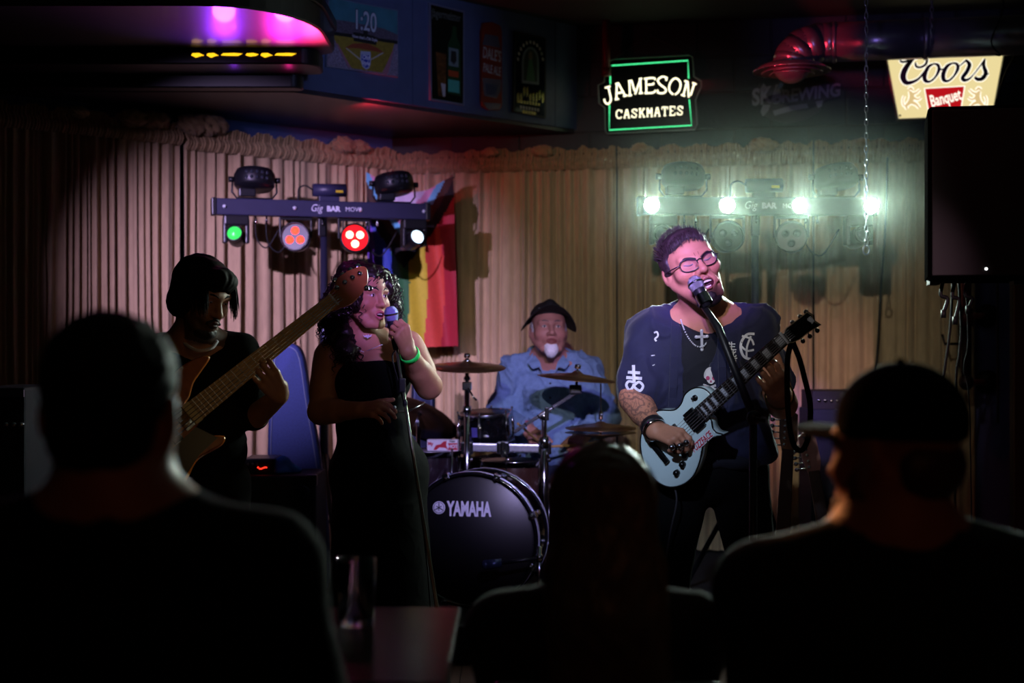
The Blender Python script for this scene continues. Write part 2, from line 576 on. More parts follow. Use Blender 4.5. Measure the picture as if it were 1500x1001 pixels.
# its painted blocks where they show above the curtains
q = MB(); q.box((0, 0, 0), (0.196, 0.006, 0.096), bev=0.004)
blk = q.build('block', m_wall, wall_back); first = True
for r in range(5):
    z = 2.2 + 0.2 * r - 0.03
    for i in range(11):
        s = 0.35 + 0.4 * i + (0.2 if r % 2 else 0)
        if s < 0.3 or s > 4.2: continue
        o = blk if first else blk.copy()
        if not first: COL.objects.link(o)
        first = False
        o.matrix_local = frame(Cc + BD * s + BN * random.uniform(0.003, 0.006) + Vector((0, 0, z)), BD, zaxis=(0, 0, 1))

# soffit with the posters: boxed bulkhead over the left wall
wall_soffit = vwall('wall_soffit', S0 + SD * -0.02, S0 + SD * 1.915, SN, ZS, ZC, 0.04, m_black, 'blue grey panelled bulkhead with posters')
cuts = [0.0]
for px in (811, 602):
    h = hit_wall(px, 100, S0, SN); cuts.append((h - S0).xy.dot(SD.xy))
cuts.append(1.915)
for a, b in zip(cuts, cuts[1:]):
    M = frame(S0 + SD * (a + b) / 2 + SN * 0.006 + Vector((0, 0, (ZS + ZC) / 2)), SD, zaxis=(0, 0, 1))
    q = MB(M); q.box((0, 0, 0), ((b - a) / 2 - 0.002, 0.006, (ZC - ZS) / 2)); q.build('panel', m_soff, wall_soffit)
q = MB(); e = S0 + SD * 1.915
q.prism([tuple(S0.xy), tuple(e.xy), (-2.30, 6.66), (-2.40, 6.70), tuple(Cc.xy)], ZS - 0.02, ZS)
struct(q.build('trim_1', m_under), 'dark underside of the bulkhead')
# right hand side: blue painted lower wall beyond the curtain end and a dark planked door casing
ra = Cc + BD * 3.08; rb = Cc + BD * 4.35
M = frame((ra + rb) / 2 + BN * 0.012 + Vector((0, 0, 1.0)), BD, zaxis=(0, 0, 1))
q = MB(M); q.box((0, 0, 0), ((rb - ra).length / 2, 0.012, 1.0)); struct(q.build('wall_right', mat('wall_violet', '#57558c', 0.6, noise_amt=0.1)), 'blue painted lower wall beyond the curtain end')
q = MB(); q.box((2.82, 6.98, 1.0), (0.37, 0.02, 1.0)); tr = struct(q.build('trim_2', m_black), 'dark red brown planked casing at the side')
for i in range(5):
    q = MB(); q.box((2.52 + 0.145 * i, 6.945, 1.0), (0.07, 0.012, 1.0), bev=0.003); q.build('plank', m_dwood, tr)

# ---------------------------------------------------------------- stage curtains
m_curt = mat('curtain_cloth', '#b39a72', 0.75, noise_amt=0.10, noise_scale=40, bump=0.25, bump_scale=420, sheen=0.25, stretch=(1, 1, 0.25))
m_curt_r = mat('curtain_header', '#9c8258', 0.8, noise_amt=0.2, noise_scale=40, bump=0.3, bump_scale=300, sheen=0.3)


def curtain(label, A, B, n, ztop, zbot, pl, amp, seed, flat=0.0, puffs=()):
    rnd = random.Random(seed); A, B = Vector(A), Vector(B); Lg = (B - A).length; d = (B - A).normalized()
    root = thing('stage_curtain', label, 'curtain', (A + B) / 2 + Vector((0, 0, zbot)), 'gold stage curtains')
    nodes = [0.0]; ws = [rnd.choice((0.4, 0.6, 0.8, 1.0, 1.3, 1.9, 2.4)) for _ in range(pl)]; amps = [rnd.uniform(0.3, 1.3) for _ in range(pl + 1)]
    sk = [rnd.uniform(-0.35, 0.35) for _ in range(pl + 1)]
    tot = sum(ws); cum = [0.0]
    for x in ws: cum.append(cum[-1] + x / tot)

    def prof(u, v):
        # pleat number with slow drift down the height
        uu = u + 0.012 * math.sin(v * 3 + seed + u * 9) * (1 - v)
        uu = min(max(uu, 0), 0.99999)
        lo, hi = 0, pl
        while hi - lo > 1:
            mid = (lo + hi) // 2
            if cum[mid] <= uu: lo = mid
            else: hi = mid
        t = (uu - cum[lo]) / (cum[lo + 1] - cum[lo])
        a = amps[lo] * (1 - t) + amps[lo + 1] * t
        s = math.sin(2 * PI * t + sk[lo] * math.sin(2 * PI * t))
        dd = amp * a * (s + 0.25 * math.sin(4 * PI * t + lo)) * (0.75 + 0.5 * (1 - v))
        dd *= 1 - flat * 0.85
        if flat: dd += 0.012 * noise.noise(Vector((u * 5 + v * 6, v * 4 - u * 5, seed)))
        dd += 0.006 * noise.noise(Vector((u * 20, v * 3, seed)))
        return dd

    def pt(i, j):
        u, v = i, j
        p = A + d * (u * Lg) + n * (0.02 + prof(u, v))
        p.z = zbot + (ztop - zbot) * v
        return p
    q = MB(); q.grid(pt, pl * 12 + 1, 22); q.build('drape', m_curt, root)
    # gathered heading: narrow ruffle with a ragged frill on top
    nr = int(Lg * 190)
    ph = [rnd.uniform(0, 6.28) for _ in range(6)]

    def rp(u, v):
        x = u * Lg; k = x * 380
        z = ztop - 0.075 + 0.115 * v + 0.010 * math.sin(x * 40 + ph[0]) * v + 0.008 * noise.noise(Vector((x * 30, v, seed))) * v * 2
        bul = math.sin(PI * min(1, v * 1.6)) if v < 0.62 else (v - 0.62) * 0.9
        o = 0.035 + 0.028 * max(bul, 0) + 0.007 * math.sin(k + 1.5 * math.sin(x * 31 + ph[1])) * (0.4 + v) + 0.004 * math.sin(k * 0.37 + ph[2])
        p = A + d * x + n * o; p.z = z
        return p
    q = MB(); q.grid(rp, nr * 2, 9); q.build('ruffle', m_curt_r, root)
    for pu in puffs:                                    # bunched cloth over the rod
        c = A + d * (pu[0] * Lg) + n * 0.06; c.z = ztop + 0.03 + (pu[2] if len(pu) > 2 else 0)
        q = MB()

        def bl(u, v, c=c, sz=pu[1], sd=seed + pu[0]):
            th = 2 * PI * u; f = PI * v
            dr = Vector((math.sin(f) * math.cos(th), math.sin(f) * math.sin(th), math.cos(f)))
            r = sz * (1 + 0.35 * noise.noise(dr * 2.3 + Vector((sd * 7, 0, 0))) + 0.16 * math.sin(9 * th + 5 * f + sd))
            return c + d * (dr.x * r * 1.5) + n * (dr.y * r * 0.7) + Vector((0, 0, dr.z * r * 0.8))
        q.grid(bl, 40, 16, closed_u=True); q.build('bunched_cloth', m_curt_r, root)
    q = MB(); q.tube([A + n * 0.02 + Vector((0, 0, ztop + 0.012)), B + n * 0.02 + Vector((0, 0, ztop + 0.012))], 0.011, 8)
    q.build('rod', m_black, root)
    return root


def wpt(px, p0, n, off):
    h = hit_wall(px, 300, p0, n, off); return Vector((h.x, h.y, 0))


ZT = 2.345; ZB = 0.165
curtain('gold curtain on the dim outer half of the left wall', wpt(-60, Cc, LN, 0.10), wpt(260, Cc, LN, 0.10), LN, ZT + 0.02, 0.165, 27, 0.022, 3, puffs=[(0.5, 0.03), (0.75, 0.05), (0.86, 0.05)])
curtain('pink lit gold curtain behind the bassist', wpt(266, Cc, LN, 0.10), wpt(574, Cc, LN, 0.10), LN, ZT, ZB, 24, 0.022, 5, puffs=[(0.03, 0.055, 0.02), (0.10, 0.06, 0.03), (0.72, 0.05), (0.8, 0.04)])
curtain('gold curtain hanging behind the drummer', wpt(579, Cc, BN, 0.10), wpt(903, Cc, BN, 0.10), BN, ZT - 0.02, ZB, 26, 0.026, 8, puffs=[(0.45, 0.03), (0.68, 0.035)])
curtain('gold curtain hanging behind the guitarist under the bright lights', wpt(906, Cc, BN, 0.10), wpt(1190, Cc, BN, 0.10), BN, ZT - 0.02, ZB, 21, 0.028, 11, puffs=[(0.12, 0.03), (0.75, 0.045)])
curtain('flat hanging gold curtain beside the wall pipe', wpt(1193, Cc, BN, 0.10), wpt(1428, Cc, BN, 0.10), BN, ZT - 0.02, ZB, 13, 0.030, 14, flat=0.45, puffs=[(0.3, 0.025)])

# ---------------------------------------------------------------- pride flag pinned to the curtain corner
cols = ['#a31b2c', '#c9402f', '#c9b62a', '#2f6b3a', '#2a3f9a', '#6a3fae']
fm = [mat('flag_%s' % nme, c, 0.7, noise_amt=0.06, noise_scale=60, sheen=0.2) for nme, c in zip(('red', 'orange', 'yellow', 'green', 'blue', 'violet'), cols)]
fm += [mat('flag_white', '#c9c4da', 0.7), mat('flag_pink', '#c08aa8', 0.7), mat('flag_sky', '#5fb0cf', 0.7), mat('flag_brown', '#3b2216', 0.7), mat('flag_black', '#141216', 0.8)]
root = thing('pride_flag', 'rainbow pride flag with pale chevron pinned to the curtain', 'flag', P(600, 500, 7.75))
q = MB(); nu, nv = 60, 72
TL, TR, BR, BL = P(536, 252, 7.8), P(664, 258, 7.72), P(671, 507, 7.72), P(540, 512, 7.8)


def fl(u, v):
    top = TL.lerp(TR, u); bot = BL.lerp(BR, u)
    sag = 0.10 * math.sin(PI * u) ** 1.2 * v ** 2.2          # the top edge sags between its two pins
    p = bot.lerp(top, v); p.z -= sag
    p.y += 0.035 * math.sin(u * 9 + 1.2 * v) * (0.35 + 0.65 * (1 - abs(u - .5))) + 0.012 * math.sin(u * 23 + v * 4)
    return p


q.grid(fl, nu, nv)
k = 0
for j in range(nv - 1):
    for i in range(nu - 1):
        u, v = (i + .5) / (nu - 1), (j + .5) / (nv - 1)
        s = 1 - u + 0.06 * math.sin(v * 4)                       # stripes run down, red outermost
        idx = min(5, int(s * 5.2))
        dch = (1 - v) * 0.62 + (1 - u) * 0.30                    # chevron along the hoist (top edge)
        bands = [(0.06, 6), (0.12, 7), (0.18, 8), (0.25, 9), (0.33, 10)]
        dd = (1 - v) * 0.8 + abs(u - 0.42) * 0.55 - 0.09
        for lim, mi in bands:
            if dd < lim: idx = mi; break
        q.mi[k] = idx; k += 1
q.build('cloth', fm, root)
q = MB(frame(TR + Vector((0, -0.045, -0.008)), (1, 0, 0), zaxis=(0, -1, 0)).to_4x4()); q.lathe([(0.006, 0), (0.011, 0.001), (0.011, 0.003), (0.006, 0.004)], 14)
q.build('grommet', mat('chrome', '#c8ccd4', 0.12, 1.0), root)
# ---------------------------------------------------------------- stage light bars
m_chrome = mat('chrome'); m_fix = mat('fixture_black', '#131318', 0.38, noise_amt=0.1, noise_scale=30)
m_bar = mat('bar_paint', '#2b2b45', 0.42, noise_amt=0.06, noise_scale=20)
m_white = mat('white_print', '#d8d8e4', 0.6)
m_lens_off = mat('lens_off', '#30343e', 0.08, 0.2, coat=1.0)
m_cable = mat('cable_rubber', '#0e0e10', 0.6)


def glow(name, c, s): return mat(name, '#202020', 0.3, emit=c, estr=s)


m_red1 = glow('led_red_soft', '#ff2a18', 7.0); m_red2 = glow('led_red_core', '#ff7058', 16.0); m_redface = glow('par_face_red', '#ff0a12', 2.2)
m_green = glow('lens_green', '#35d05a', 1.6); m_ice = glow('lens_ice', '#cfe8ff', 2.6)
m_strobe = glow('strobe_white', '#e8fff0', 4200.0); m_strobe_off = mat('strobe_off', '#c9cdd8', 0.25)
m_yel = mat('yellow_sticker', '#c9b22a', 0.6)


def ring_r(r0, r1, z0, z1): return [(r0, z0), (r1, z0), (r1, z1), (r0, z1)]


def light_bar(label, A, B, on, zf):
    """bar from A to B (its left and right end), lamps hung below and on top, on one tripod stand"""
    A, B = Vector(A), Vector(B); c = (A + B) / 2; Lb = (B - A).length
    M = frame(c, B - A, zaxis=(0, 0, 1)); RM = M.to_3x3()
    root = thing('light_bar', label, 'stage lights', (c.x, c.y, zf))
    X = lambda f: (f - 0.5) * Lb
    q = MB(M); q.box((0, 0, 0), (Lb / 2, 0.035, 0.04), bev=0.006); bar = q.build('bar', m_bar, root)
    for s in (-1, 1):
        q = MB(M); q.box((s * Lb / 2, 0, 0), (0.012, 0.038, 0.043), bev=0.005); q.build('end_cap', m_fix, bar)
    face = M @ Matrix(((1, 0, 0, 0), (0, 0, -1, -0.0365), (0, 1, 0, 0), (0, 0, 0, 1)))     # local xy on the front face
    def FT(x, y): return face @ Matrix.Translation((x, y, 0))
    text('lettering', 'Gig', 0.050, FT(X(0.465), 0.002), m_white, bar, 0.0006, -0.0004, 0.30, 0.85)
    text('lettering', 'BAR', 0.036, FT(X(0.545), 0), m_white, bar, 0.0006, 0.0014)
    text('lettering', 'MOVE', 0.030, FT(X(0.640), 0), m_white, bar, 0.0006)
    for f in (0.045, 0.365, 0.673, 0.978):                      # flash lamps along the front of the bar
        q = MB(M @ Matrix(((1, 0, 0, X(f)), (0, 0, -1, -0.035), (0, 1, 0, 0), (0, 0, 0, 1))))
        lit = on == 'strobe'
        if lit: q.lathe([(0.032, 0.004), (0.027, 0.011), (0.0, 0.014)], 20)
        else: q.lathe([(0.008, 0), (0.010, 0.004), (0.007, 0.012), (0.0, 0.016)], 18)
        fl_ = q.build('flash_lamp', m_strobe if lit else m_strobe_off, bar)
        if lit: q.v, q.f, q.mi, q.sm = [], [], [], []; q.lathe([(0.033, 0), (0.037, 0), (0.037, 0.024), (0.033, 0.024), (0.033, 0)], 24); q.build('bezel', m_fix, fl_)
    for f in (0.19, 0.24, 0.5, 0.71, 0.76):
        q = MB(M); q.tube([(X(f), 0, -0.04), (X(f), 0, -0.075)], [0.004, 0.004], 8); q.tube([(X(f), 0, -0.06), (X(f), 0, -0.078)], 0.007, 8)
        q.build('bolt', m_chrome, bar)
    # moving heads
    for i, f in enumerate((0.10, 0.935)):
        x = X(f); yaw = (-0.25, 0.15)[i]
        q = MB(M); q.box((x, 0.0, -0.065), (0.060, 0.045, 0.025), bev=0.008)
        for s in (-1, 1): q.box((x + s * 0.052, 0, -0.115), (0.010, 0.036, 0.060), bev=0.006)
        hd = q.build('moving_head', m_fix, root)
        Rh = Matrix.Rotation(yaw, 3, 'Z') @ Matrix.Rotation(R_(78), 3, 'X')
        q = MB(M); q.lathe([(0.0, -0.085), (0.030, -0.08), (0.042, -0.05), (0.044, 0.01), (0.040, 0.05), (0.036, 0.055)], 24, (x, 0, -0.140), Rh)
        q.lathe([(0.036, 0.045), (0.042, 0.045), (0.042, 0.066), (0.036, 0.066)], 24, (x, 0, -0.140), Rh)
        q.build('head', m_fix, hd)
        q = MB(M); q.lathe([(0.0345, 0.050), (0.030, 0.060), (0.016, 0.066), (0.0, 0.068)], 24, (x, 0, -0.140), Rh)
        q.build('lens', (m_green, m_ice)[i] if on == 'left' else m_lens_off, hd)
    # par lamps, each with three lenses
    for i, f in enumerate((0.375, 0.65)):
        x = X(f); yaw = (-0.35, -0.02)[i] if on == 'left' else (0.10, -0.30)[i]
        q = MB(M)
        for s in (-1, 1): q.box((x + s * 0.076, 0.01, -0.085), (0.004, 0.015, 0.055), bev=0.002)
        q.box((x, 0.01, -0.048), (0.078, 0.015, 0.006))
        par = q.build('par_lamp', m_fix, root)
        Rh = Matrix.Rotation(yaw, 3, 'Z') @ Matrix.Rotation(R_(84), 3, 'X')
        q = MB(M); q.lathe([(0.0, -0.09), (0.045, -0.088), (0.062, -0.06), (0.070, -0.01), (0.073, 0.03), (0.066, 0.032), (0.064, 0.022)], 32, (x, 0.0, -0.140), Rh)
        q.build('housing', m_fix, par)
        q = MB(M); q.lathe([(0.064, 0.018), (0.0, 0.0185)], 32, (x, 0.0, -0.140), Rh)
        q.build('face_plate', m_redface if (on == 'left' and i == 1) else m_fix, par)
        for k in range(3):
            a = (PI / 2 if i == 0 else -PI / 2) + k * 2 * PI / 3
            if on != 'left': a = -PI / 2 + k * 2 * PI / 3
            cc = Vector((x, 0, -0.140)) + Rh @ Vector((0.030 * math.cos(a), 0.030 * math.sin(a), 0.018))
            q = MB(M); q.lathe([(0.019, 0), (0.019, 0.004), (0.012, 0.010), (0.0, 0.012)], 18, cc, Rh)
            q.build('lens', ((m_red1, m_red2)[i]) if on == 'left' else m_lens_off, par)
    # derby effects standing on the bar
    for i, f in enumerate((0.185, 0.84)):
        x = X(f); z = 0.135; Rt = Matrix.Rotation((0.05, -0.12)[i], 3, 'Y') @ Matrix.Rotation(R_(-10), 3, 'X')
        q = MB(M)
        pts = [(-0.105, 0, z), (-0.108, 0, z - 0.06), (-0.085, 0, 0.045), (0.085, 0, 0.045), (0.108, 0, z - 0.06), (0.105, 0, z)]
        q.tube([Vector(p) + Vector((x, 0, 0)) for p in pts], 0.005, 8)
        for s in (-1, 1): q.lathe([(0.0, -0.012), (0.014, -0.012), (0.014, 0.012), (0.0, 0.012)], 12, (x + s * 0.112, 0, z), Matrix.Rotation(PI / 2, 3, 'Y'))
        dby = q.build('derby_light', m_fix, root)
        q = MB(M)
        q.lathe([(0.0, -0.048), (0.085, -0.046), (0.098, -0.03), (0.100, 0.02), (0.088, 0.045), (0.05, 0.052), (0.0, 0.053)], 28, (x, 0, z), Rt)
        q.box((x - 0.035, 0.02, z - 0.062), (0.04, 0.035, 0.02), bev=0.006)
        q.build('housing', m_fix, dby)
        for k in range(-2, 3):
            for r in range(2):
                a = R_(-90 + k * 15)
                p = Vector((0.097 * math.cos(a), 0.097 * math.sin(a), -0.012 + r * 0.026))
                q = MB(M); q.ell(Vector((x, 0, z)) + Rt @ p, (0.009, 0.009, 0.010), None, 10, 6); q.build('lens', m_lens_off, dby)
    # laser box with its curly cable
    q = MB(M); q.tube([(X(0.455), 0.005, 0.095), (X(0.61), 0.005, 0.098)], 0.032, 20); q.box((X(0.53), 0, 0.052), (0.05, 0.02, 0.012), bev=0.003)
    ls = q.build('laser_box', m_bar, root)
    q = MB(M); q.box((X(0.575), -0.0275, 0.088), (0.018, 0.002, 0.006), Matrix.Rotation(R_(-25), 3, 'X')); q.build('warning_sticker', m_yel, ls)
    q = MB(M); q.tube(spline([(X(0.455), 0, 0.095), (X(0.42), 0, 0.115), (X(0.39), 0, 0.10), (X(0.385), -0.01, 0.05), (X(0.38), -0.01, 0.03)], 6), 0.004, 8); q.build('cable', m_cable, ls)
    for a, b, dz in ((0.19, 0.30, 0.14), (0.24, 0.37, 0.16), (0.71, 0.86, 0.17), (0.60, 0.72, 0.13)):
        q = MB(M); q.tube(spline([(X(a), 0.02, -0.05), (X(a) + 0.01, 0.03, -0.05 - dz * 0.7), (X((a + b) / 2), 0.03, -0.05 - dz), (X(b), 0.03, -0.10)], 6), 0.0035, 7)
        q.build('cable', m_cable, root)
    # stand
    q = MB(); q.tube([(c.x, c.y + 0.045, zf + 0.35), (c.x, c.y + 0.045, c.z + 0.02)], 0.0175, 14); q.tube([(c.x, c.y + 0.045, zf + 0.08), (c.x, c.y + 0.045, 1.1)], 0.024, 14)
    pole = q.build('stand_pole', mat('stand_paint', '#2c2c40', 0.35, 0.3), root)
    q = MB(); q.lathe([(0.024, -0.03), (0.036, -0.025), (0.036, 0.025), (0.024, 0.03)], 16, (c.x, c.y + 0.045, 1.1)); q.tube([(c.x, c.y + 0.0, 1.1), (c.x + 0.01, c.y - 0.05, 1.1)], 0.012, 8); q.build('collar', m_fix, pole)
    q = MB(M); q.box((0, 0.03, -0.075), (0.018, 0.02, 0.055), bev=0.004)
    q.build('clamp', m_fix, root)
    for k in range(3):
        a = R_(-90 + 120 * k + 20); e = Vector((c.x + 0.32 * math.cos(a), c.y + 0.045 + 0.32 * math.sin(a), zf + 0.014))
        q = MB(); q.tube([Vector((c.x, c.y + 0.045, zf + 0.62)), e], 0.012, 10); q.tube([Vector((c.x, c.y + 0.045, zf + 0.24)), Vector((c.x, c.y + 0.045, zf + 0.62)).lerp(e, 0.55)], 0.008, 8)
        q.ell(e, (0.016, 0.016, 0.014)); q.build('leg', m_fix, root)
    return root


light_bar('long light bar with red glowing lamps behind the bassist', P(313, 303, 6.85), P(625, 311, 7.16), 'left', 0.151)
light_bar('long light bar with four blazing white lamps behind the guitarist', P(937, 302, 6.46), P(1279, 303.5, 6.50), 'strobe', 0.151)

# ---------------------------------------------------------------- canopy with coloured glow under the ceiling (upper left)
m_can = mat('canopy_gloss', '#2c282e', 0.42, coat=0.35, noise_amt=0.15, noise_scale=15)
m_amber = glow('amber_slots', '#ffc21a', 1.5)
root = thing('stepped_canopy', 'glossy black stepped canopy with purple and red glow under the ceiling', 'canopy', (-2.3, 6.0, 2.45))


def rounded_end(x0, x1, y0, y1, r0, r1):
    pts = [(x0, y0), (x1 - r0, y0)] + [(x1 - r0 + r0 * math.sin(a), y0 + r0 * 1.2 - r0 * 1.2 * math.cos(a)) for a in [PI / 2 * i / 10 for i in range(1, 11)]]
    pts += [(x1 - r1 + r1 * math.cos(a), y1 - r1 + r1 * math.sin(a)) for a in [PI / 2 * i / 8 for i in range(0, 9)]] + [(x0, y1)]
    return pts


q = MB(); q.prism(rounded_end(-2.6, -0.795, 5.50, 6.46, 0.42, 0.10), 2.60, 2.70, 0.008); up = q.build('upper_plate', m_can, root)
q = MB(); q.prism(rounded_end(-2.6, -0.785, 5.49, 6.47, 0.42, 0.10), 2.695, 2.74, 0.004); q.build('rim', m_fix, up)
q = MB(); q.prism(rounded_end(-2.5, -0.865, 6.30, 6.56, 0.08, 0.05), 2.53, 2.605, 0.006); mid = q.build('middle_step', m_fix, root)
q = MB(); q.prism(rounded_end(-2.42, -0.97, 6.55, 6.65, 0.05, 0.03), 2.47, 2.535, 0.006); q.build('lower_step', m_fix, root)
q = MB(); q.box((-1.9, 5.95, 2.90), (0.6, 0.25, 0.17)); q.build('hanger', m_fix, root)
rnd = random.Random(4)
for row in range(1):                                            # amber fretwork slots along the middle step
    x = -1.42 if row == 0 else -1.46
    while x < -0.93:
        w_ = rnd.uniform(0.045, 0.10); z = 2.570; t = 0.008
        M = frame((x, 6.297, z), (1, 0, 0), yaxis=(0, 0, 1))
        if x + w_ < -0.87:
            q = MB(M); k = rnd.uniform(-0.006, 0.006)
            q.prism([(0, -t * 0.3), (w_ * 0.35, -t + k), (w_ * 0.8, -t * 0.6), (w_, t * 0.2 + k), (w_ * 0.6, t), (w_ * 0.1, t * 0.8)], 0.0, 0.003); q.build('amber_slot', m_amber, mid)
        x += w_ + rnd.uniform(0.006, 0.016)
for nm, x, col, e in (('canopy_purple_led', -1.27, (0.30, 0.03, 1.0), 7.0), ('canopy_magenta_led', -1.0, (1.0, 0.02, 0.60), 12.0), ('canopy_red_led', -0.88, (1.0, 0.03, 0.14), 14)):
    lamp(nm, 'SPOT', (x, 6.27, 2.44), (x - 0.01, 5.95, 2.60), e * 1.6, col, 0.05, 120, 0.9)
lamp('canopy_purple_led_2', 'SPOT', (-1.27, 6.50, 2.46), (-1.27, 6.42, 2.53), 0.10, (0.30, 0.03, 1.0), 0.01, 150, 0.6)
lamp('canopy_red_led_2', 'SPOT', (-1.02, 6.50, 2.46), (-1.02, 6.42, 2.53), 0.16, (1.0, 0.02, 0.3), 0.01, 150, 0.6)
lamp('bulkhead_red_led', 'SPOT', (-0.70, 6.98, 2.37), (-0.62, 7.12, 2.49), 6.0, (1.0, 0.03, 0.05), 0.01, 150, 0.6)


# ---------------------------------------------------------------- signs and posters on the walls
def decal(name, poly, plane, off, th, m, parent, depth0=None):
    """flat print: polygon given where the photograph shows it, on the wall plane, th thick"""
    p0, n = plane
    a = [hit_wall(x, y, p0, n, off) for x, y in poly]
    M = frame(a[0], (Vector((0, 0, 1)).cross(n)) * 1.0, yaxis=(0, 0, 1)); Mi = M.inverted()
    q = MB(M); q.prism([tuple((Mi @ v).xy) for v in a], -th, 0.0)
    return q.build(name, m, parent)


def wframe(px, py, plane, off, ang=0.0):
    p0, n = plane
    M = frame(hit_wall(px, py, p0, n, off), Vector((0, 0, 1)).cross(n), yaxis=(0, 0, 1))
    return M @ Matrix.Rotation(R_(ang), 4, 'Z')


def strokes(name, lines, conv, plane, off, r, m, parent, smooth=True, sep=True):
    for ln in lines:
        pts = [hit_wall(*conv(x, y), plane[0], plane[1], off) for x, y in ln]
        if len(pts) > 2 and smooth: pts = spline(pts, 4)
        q = MB(); q.tube(pts, r, 8); q.build(name, m, parent)


BP = (Cc, BN); SP = (S0, SN)
m_neon_w = glow('neon_cream', '#fdf6cf', 2.2); m_neon_g = glow('neon_green', '#4dffa0', 1.4); m_acr = mat('black_acrylic', '#0a0c0c', 0.15, coat=0.5)
cv = lambda x, y: (870 + x / 6.672, 50 + y / 6.673)
root = thing('neon_sign', 'black neon whiskey sign with green border hanging on a chain', 'sign', hit_wall(952, 193, Cc, BN, 0.05))
bk = [(185, 245), (935, 205), (965, 225), (980, 415), (1050, 460), (1050, 520), (995, 645), (1010, 880), (985, 935), (130, 975), (110, 940), (105, 720), (50, 680), (40, 500), (100, 470), (108, 290)]
bp_ = decal('backing', [cv(*p) for p in bk], BP, 0.055, 0.025, m_acr, root)
al = [hit_wall(*cv(*p), Cc, BN, 0.056) for p in bk]
q = MB(); q.tube(al, 0.0035, 6, closed=True, smooth=False); q.build('edge', mat('acrylic_edge', '#7d8a8c', 0.2), root)
strokes('neon_letter', [[(108, 525), (160, 510)], [(140, 517), (160, 600), (165, 645), (142, 682), (112, 670), (100, 635)],
        [(210, 488), (245, 478)], [(224, 486), (218, 635)], [(205, 640), (243, 632)], [(240, 484), (303, 598)], [(288, 608), (325, 598)], [(228, 578), (278, 568)],
        [(335, 460), (372, 454)], [(346, 460), (352, 598)], [(335, 601), (370, 596)], [(368, 458), (398, 556)], [(402, 588), (455, 440)], [(453, 440), (458, 578)], [(440, 440), (470, 433)], [(440, 579), (476, 575)],
        [(510, 440), (512, 576)], [(490, 437), (580, 428), (600, 446)], [(525, 495), (578, 490), (581, 476)], [(495, 578), (580, 572), (602, 548)],
        [(712, 420), (706, 455)], [(710, 432), (680, 415), (640, 430), (625, 460), (650, 495), (690, 525), (705, 552), (685, 574), (650, 578), (622, 570)], [(622, 545), (624, 576)],
        [(775, 590), (742, 560), (735, 510), (760, 455), (800, 432), (838, 460), (846, 510), (825, 565), (790, 592)],
        [(885, 458), (916, 466)], [(908, 468), (876, 592)], [(853, 592), (890, 605)], [(916, 462), (927, 618)], [(982, 480), (945, 600)], [(962, 475), (1000, 492)]],
        cv, BP, 0.066, 0.0042, m_neon_w, root)
SF = {'C': [[(.9, .75), (.75, .95), (.35, 1), (.08, .75), (.05, .3), (.3, .02), (.7, .02), (.92, .2)], [(.92, .98), (.9, .68)]],
      'A': [[(.12, .03), (.45, 1), (.58, 1), (.88, .03)], [(0, .02), (.28, .02)], [(.72, .02), (1, .02)], [(.25, .38), (.75, .38)]],
      'S': [[(.88, .8), (.6, 1), (.25, .95), (.12, .72), (.5, .52), (.85, .32), (.75, .06), (.4, 0), (.08, .18)], [(.9, .98), (.88, .7)], [(.08, .3), (.08, .02)]],
      'K': [[(.18, 0), (.18, 1)], [(0, .02), (.36, .02)], [(0, 1), (.36, 1)], [(.22, .42), (.8, .98)], [(.42, .6), (.85, .03)], [(.68, .02), (1, .02)], [(.65, 1), (.95, 1)]],
      'M': [[(.15, 0), (.15, 1)], [(.18, 1), (.5, .35)], [(.5, .35), (.82, 1)], [(.85, 1), (.85, 0)], [(0, .02), (.3, .02)], [(.7, .02), (1, .02)]],
      'T': [[(.5, 0), (.5, 1)], [(.05, .75), (.05, 1), (.95, 1), (.95, .75)], [(.32, .02), (.68, .02)]],
      'E': [[(.18, 0), (.18, 1)], [(.02, 1), (.88, 1), (.9, .75)], [(.02, .02), (.88, .02), (.92, .28)], [(.2, .52), (.6, .52)]]}
for i, ch in enumerate('CASKMATES'):
    x0 = 216 + i * 74.5; by = 824 - i * 4.2
    strokes('neon_letter', [[(x0 + p[0] * 60, by - p[1] * (82 + (i > 3) * 3)) for p in ln] for ln in SF[ch]], cv, BP, 0.064, 0.0028, m_neon_w, root, smooth=False)
strokes('neon_border', [[(172, 308), (918, 258), (926, 432)], [(932, 640), (955, 892), (150, 938), (152, 692)], [(160, 487), (160, 403)]], cv, BP, 0.062, 0.0030, m_neon_g, root, smooth=False)
q = MB()
nail = hit_wall(*cv(555, 12), Cc, BN, 0.02)
for e in ((190, 245), (935, 205)):
    b = hit_wall(*cv(*e), Cc, BN, 0.045); n_ = 26
    for i in range(n_):
        p = nail.lerp(b, i / n_); p2 = nail.lerp(b, (i + 0.8) / n_)
        q.tube([p, p2], 0.0028 if i % 2 else 0.0018, 5)
q.tube([nail - BN * 0.02, nail + BN * 0.015], 0.003, 6); q.build('chain', mat('dull_steel', '#7a7f86', 0.35, 0.9), root)

# red brown pipe stub beside the sign
q = MB(); q.tube([hit_wall(888, 30, Cc, BN, 0.12), hit_wall(888, 108, Cc, BN, 0.12)], 0.022, 14); q.tube([hit_wall(888, 100, Cc, BN, 0.12), hit_wall(888, 111, Cc, BN, 0.12)], 0.027, 14)
q.tube([hit_wall(888, 30, Cc, BN, 0.12), Vector((hit_wall(888, 30, Cc, BN, 0.12).x, hit_wall(888, 30, Cc, BN, 0.12).y, ZC))], 0.022, 14)
tag(q.build('sprinkler_pipe', mat('rust_red', '#5a1e1a', 0.5, noise_amt=0.2)), 'rust red pipe hanging from the ceiling beside the neon sign', 'pipe')

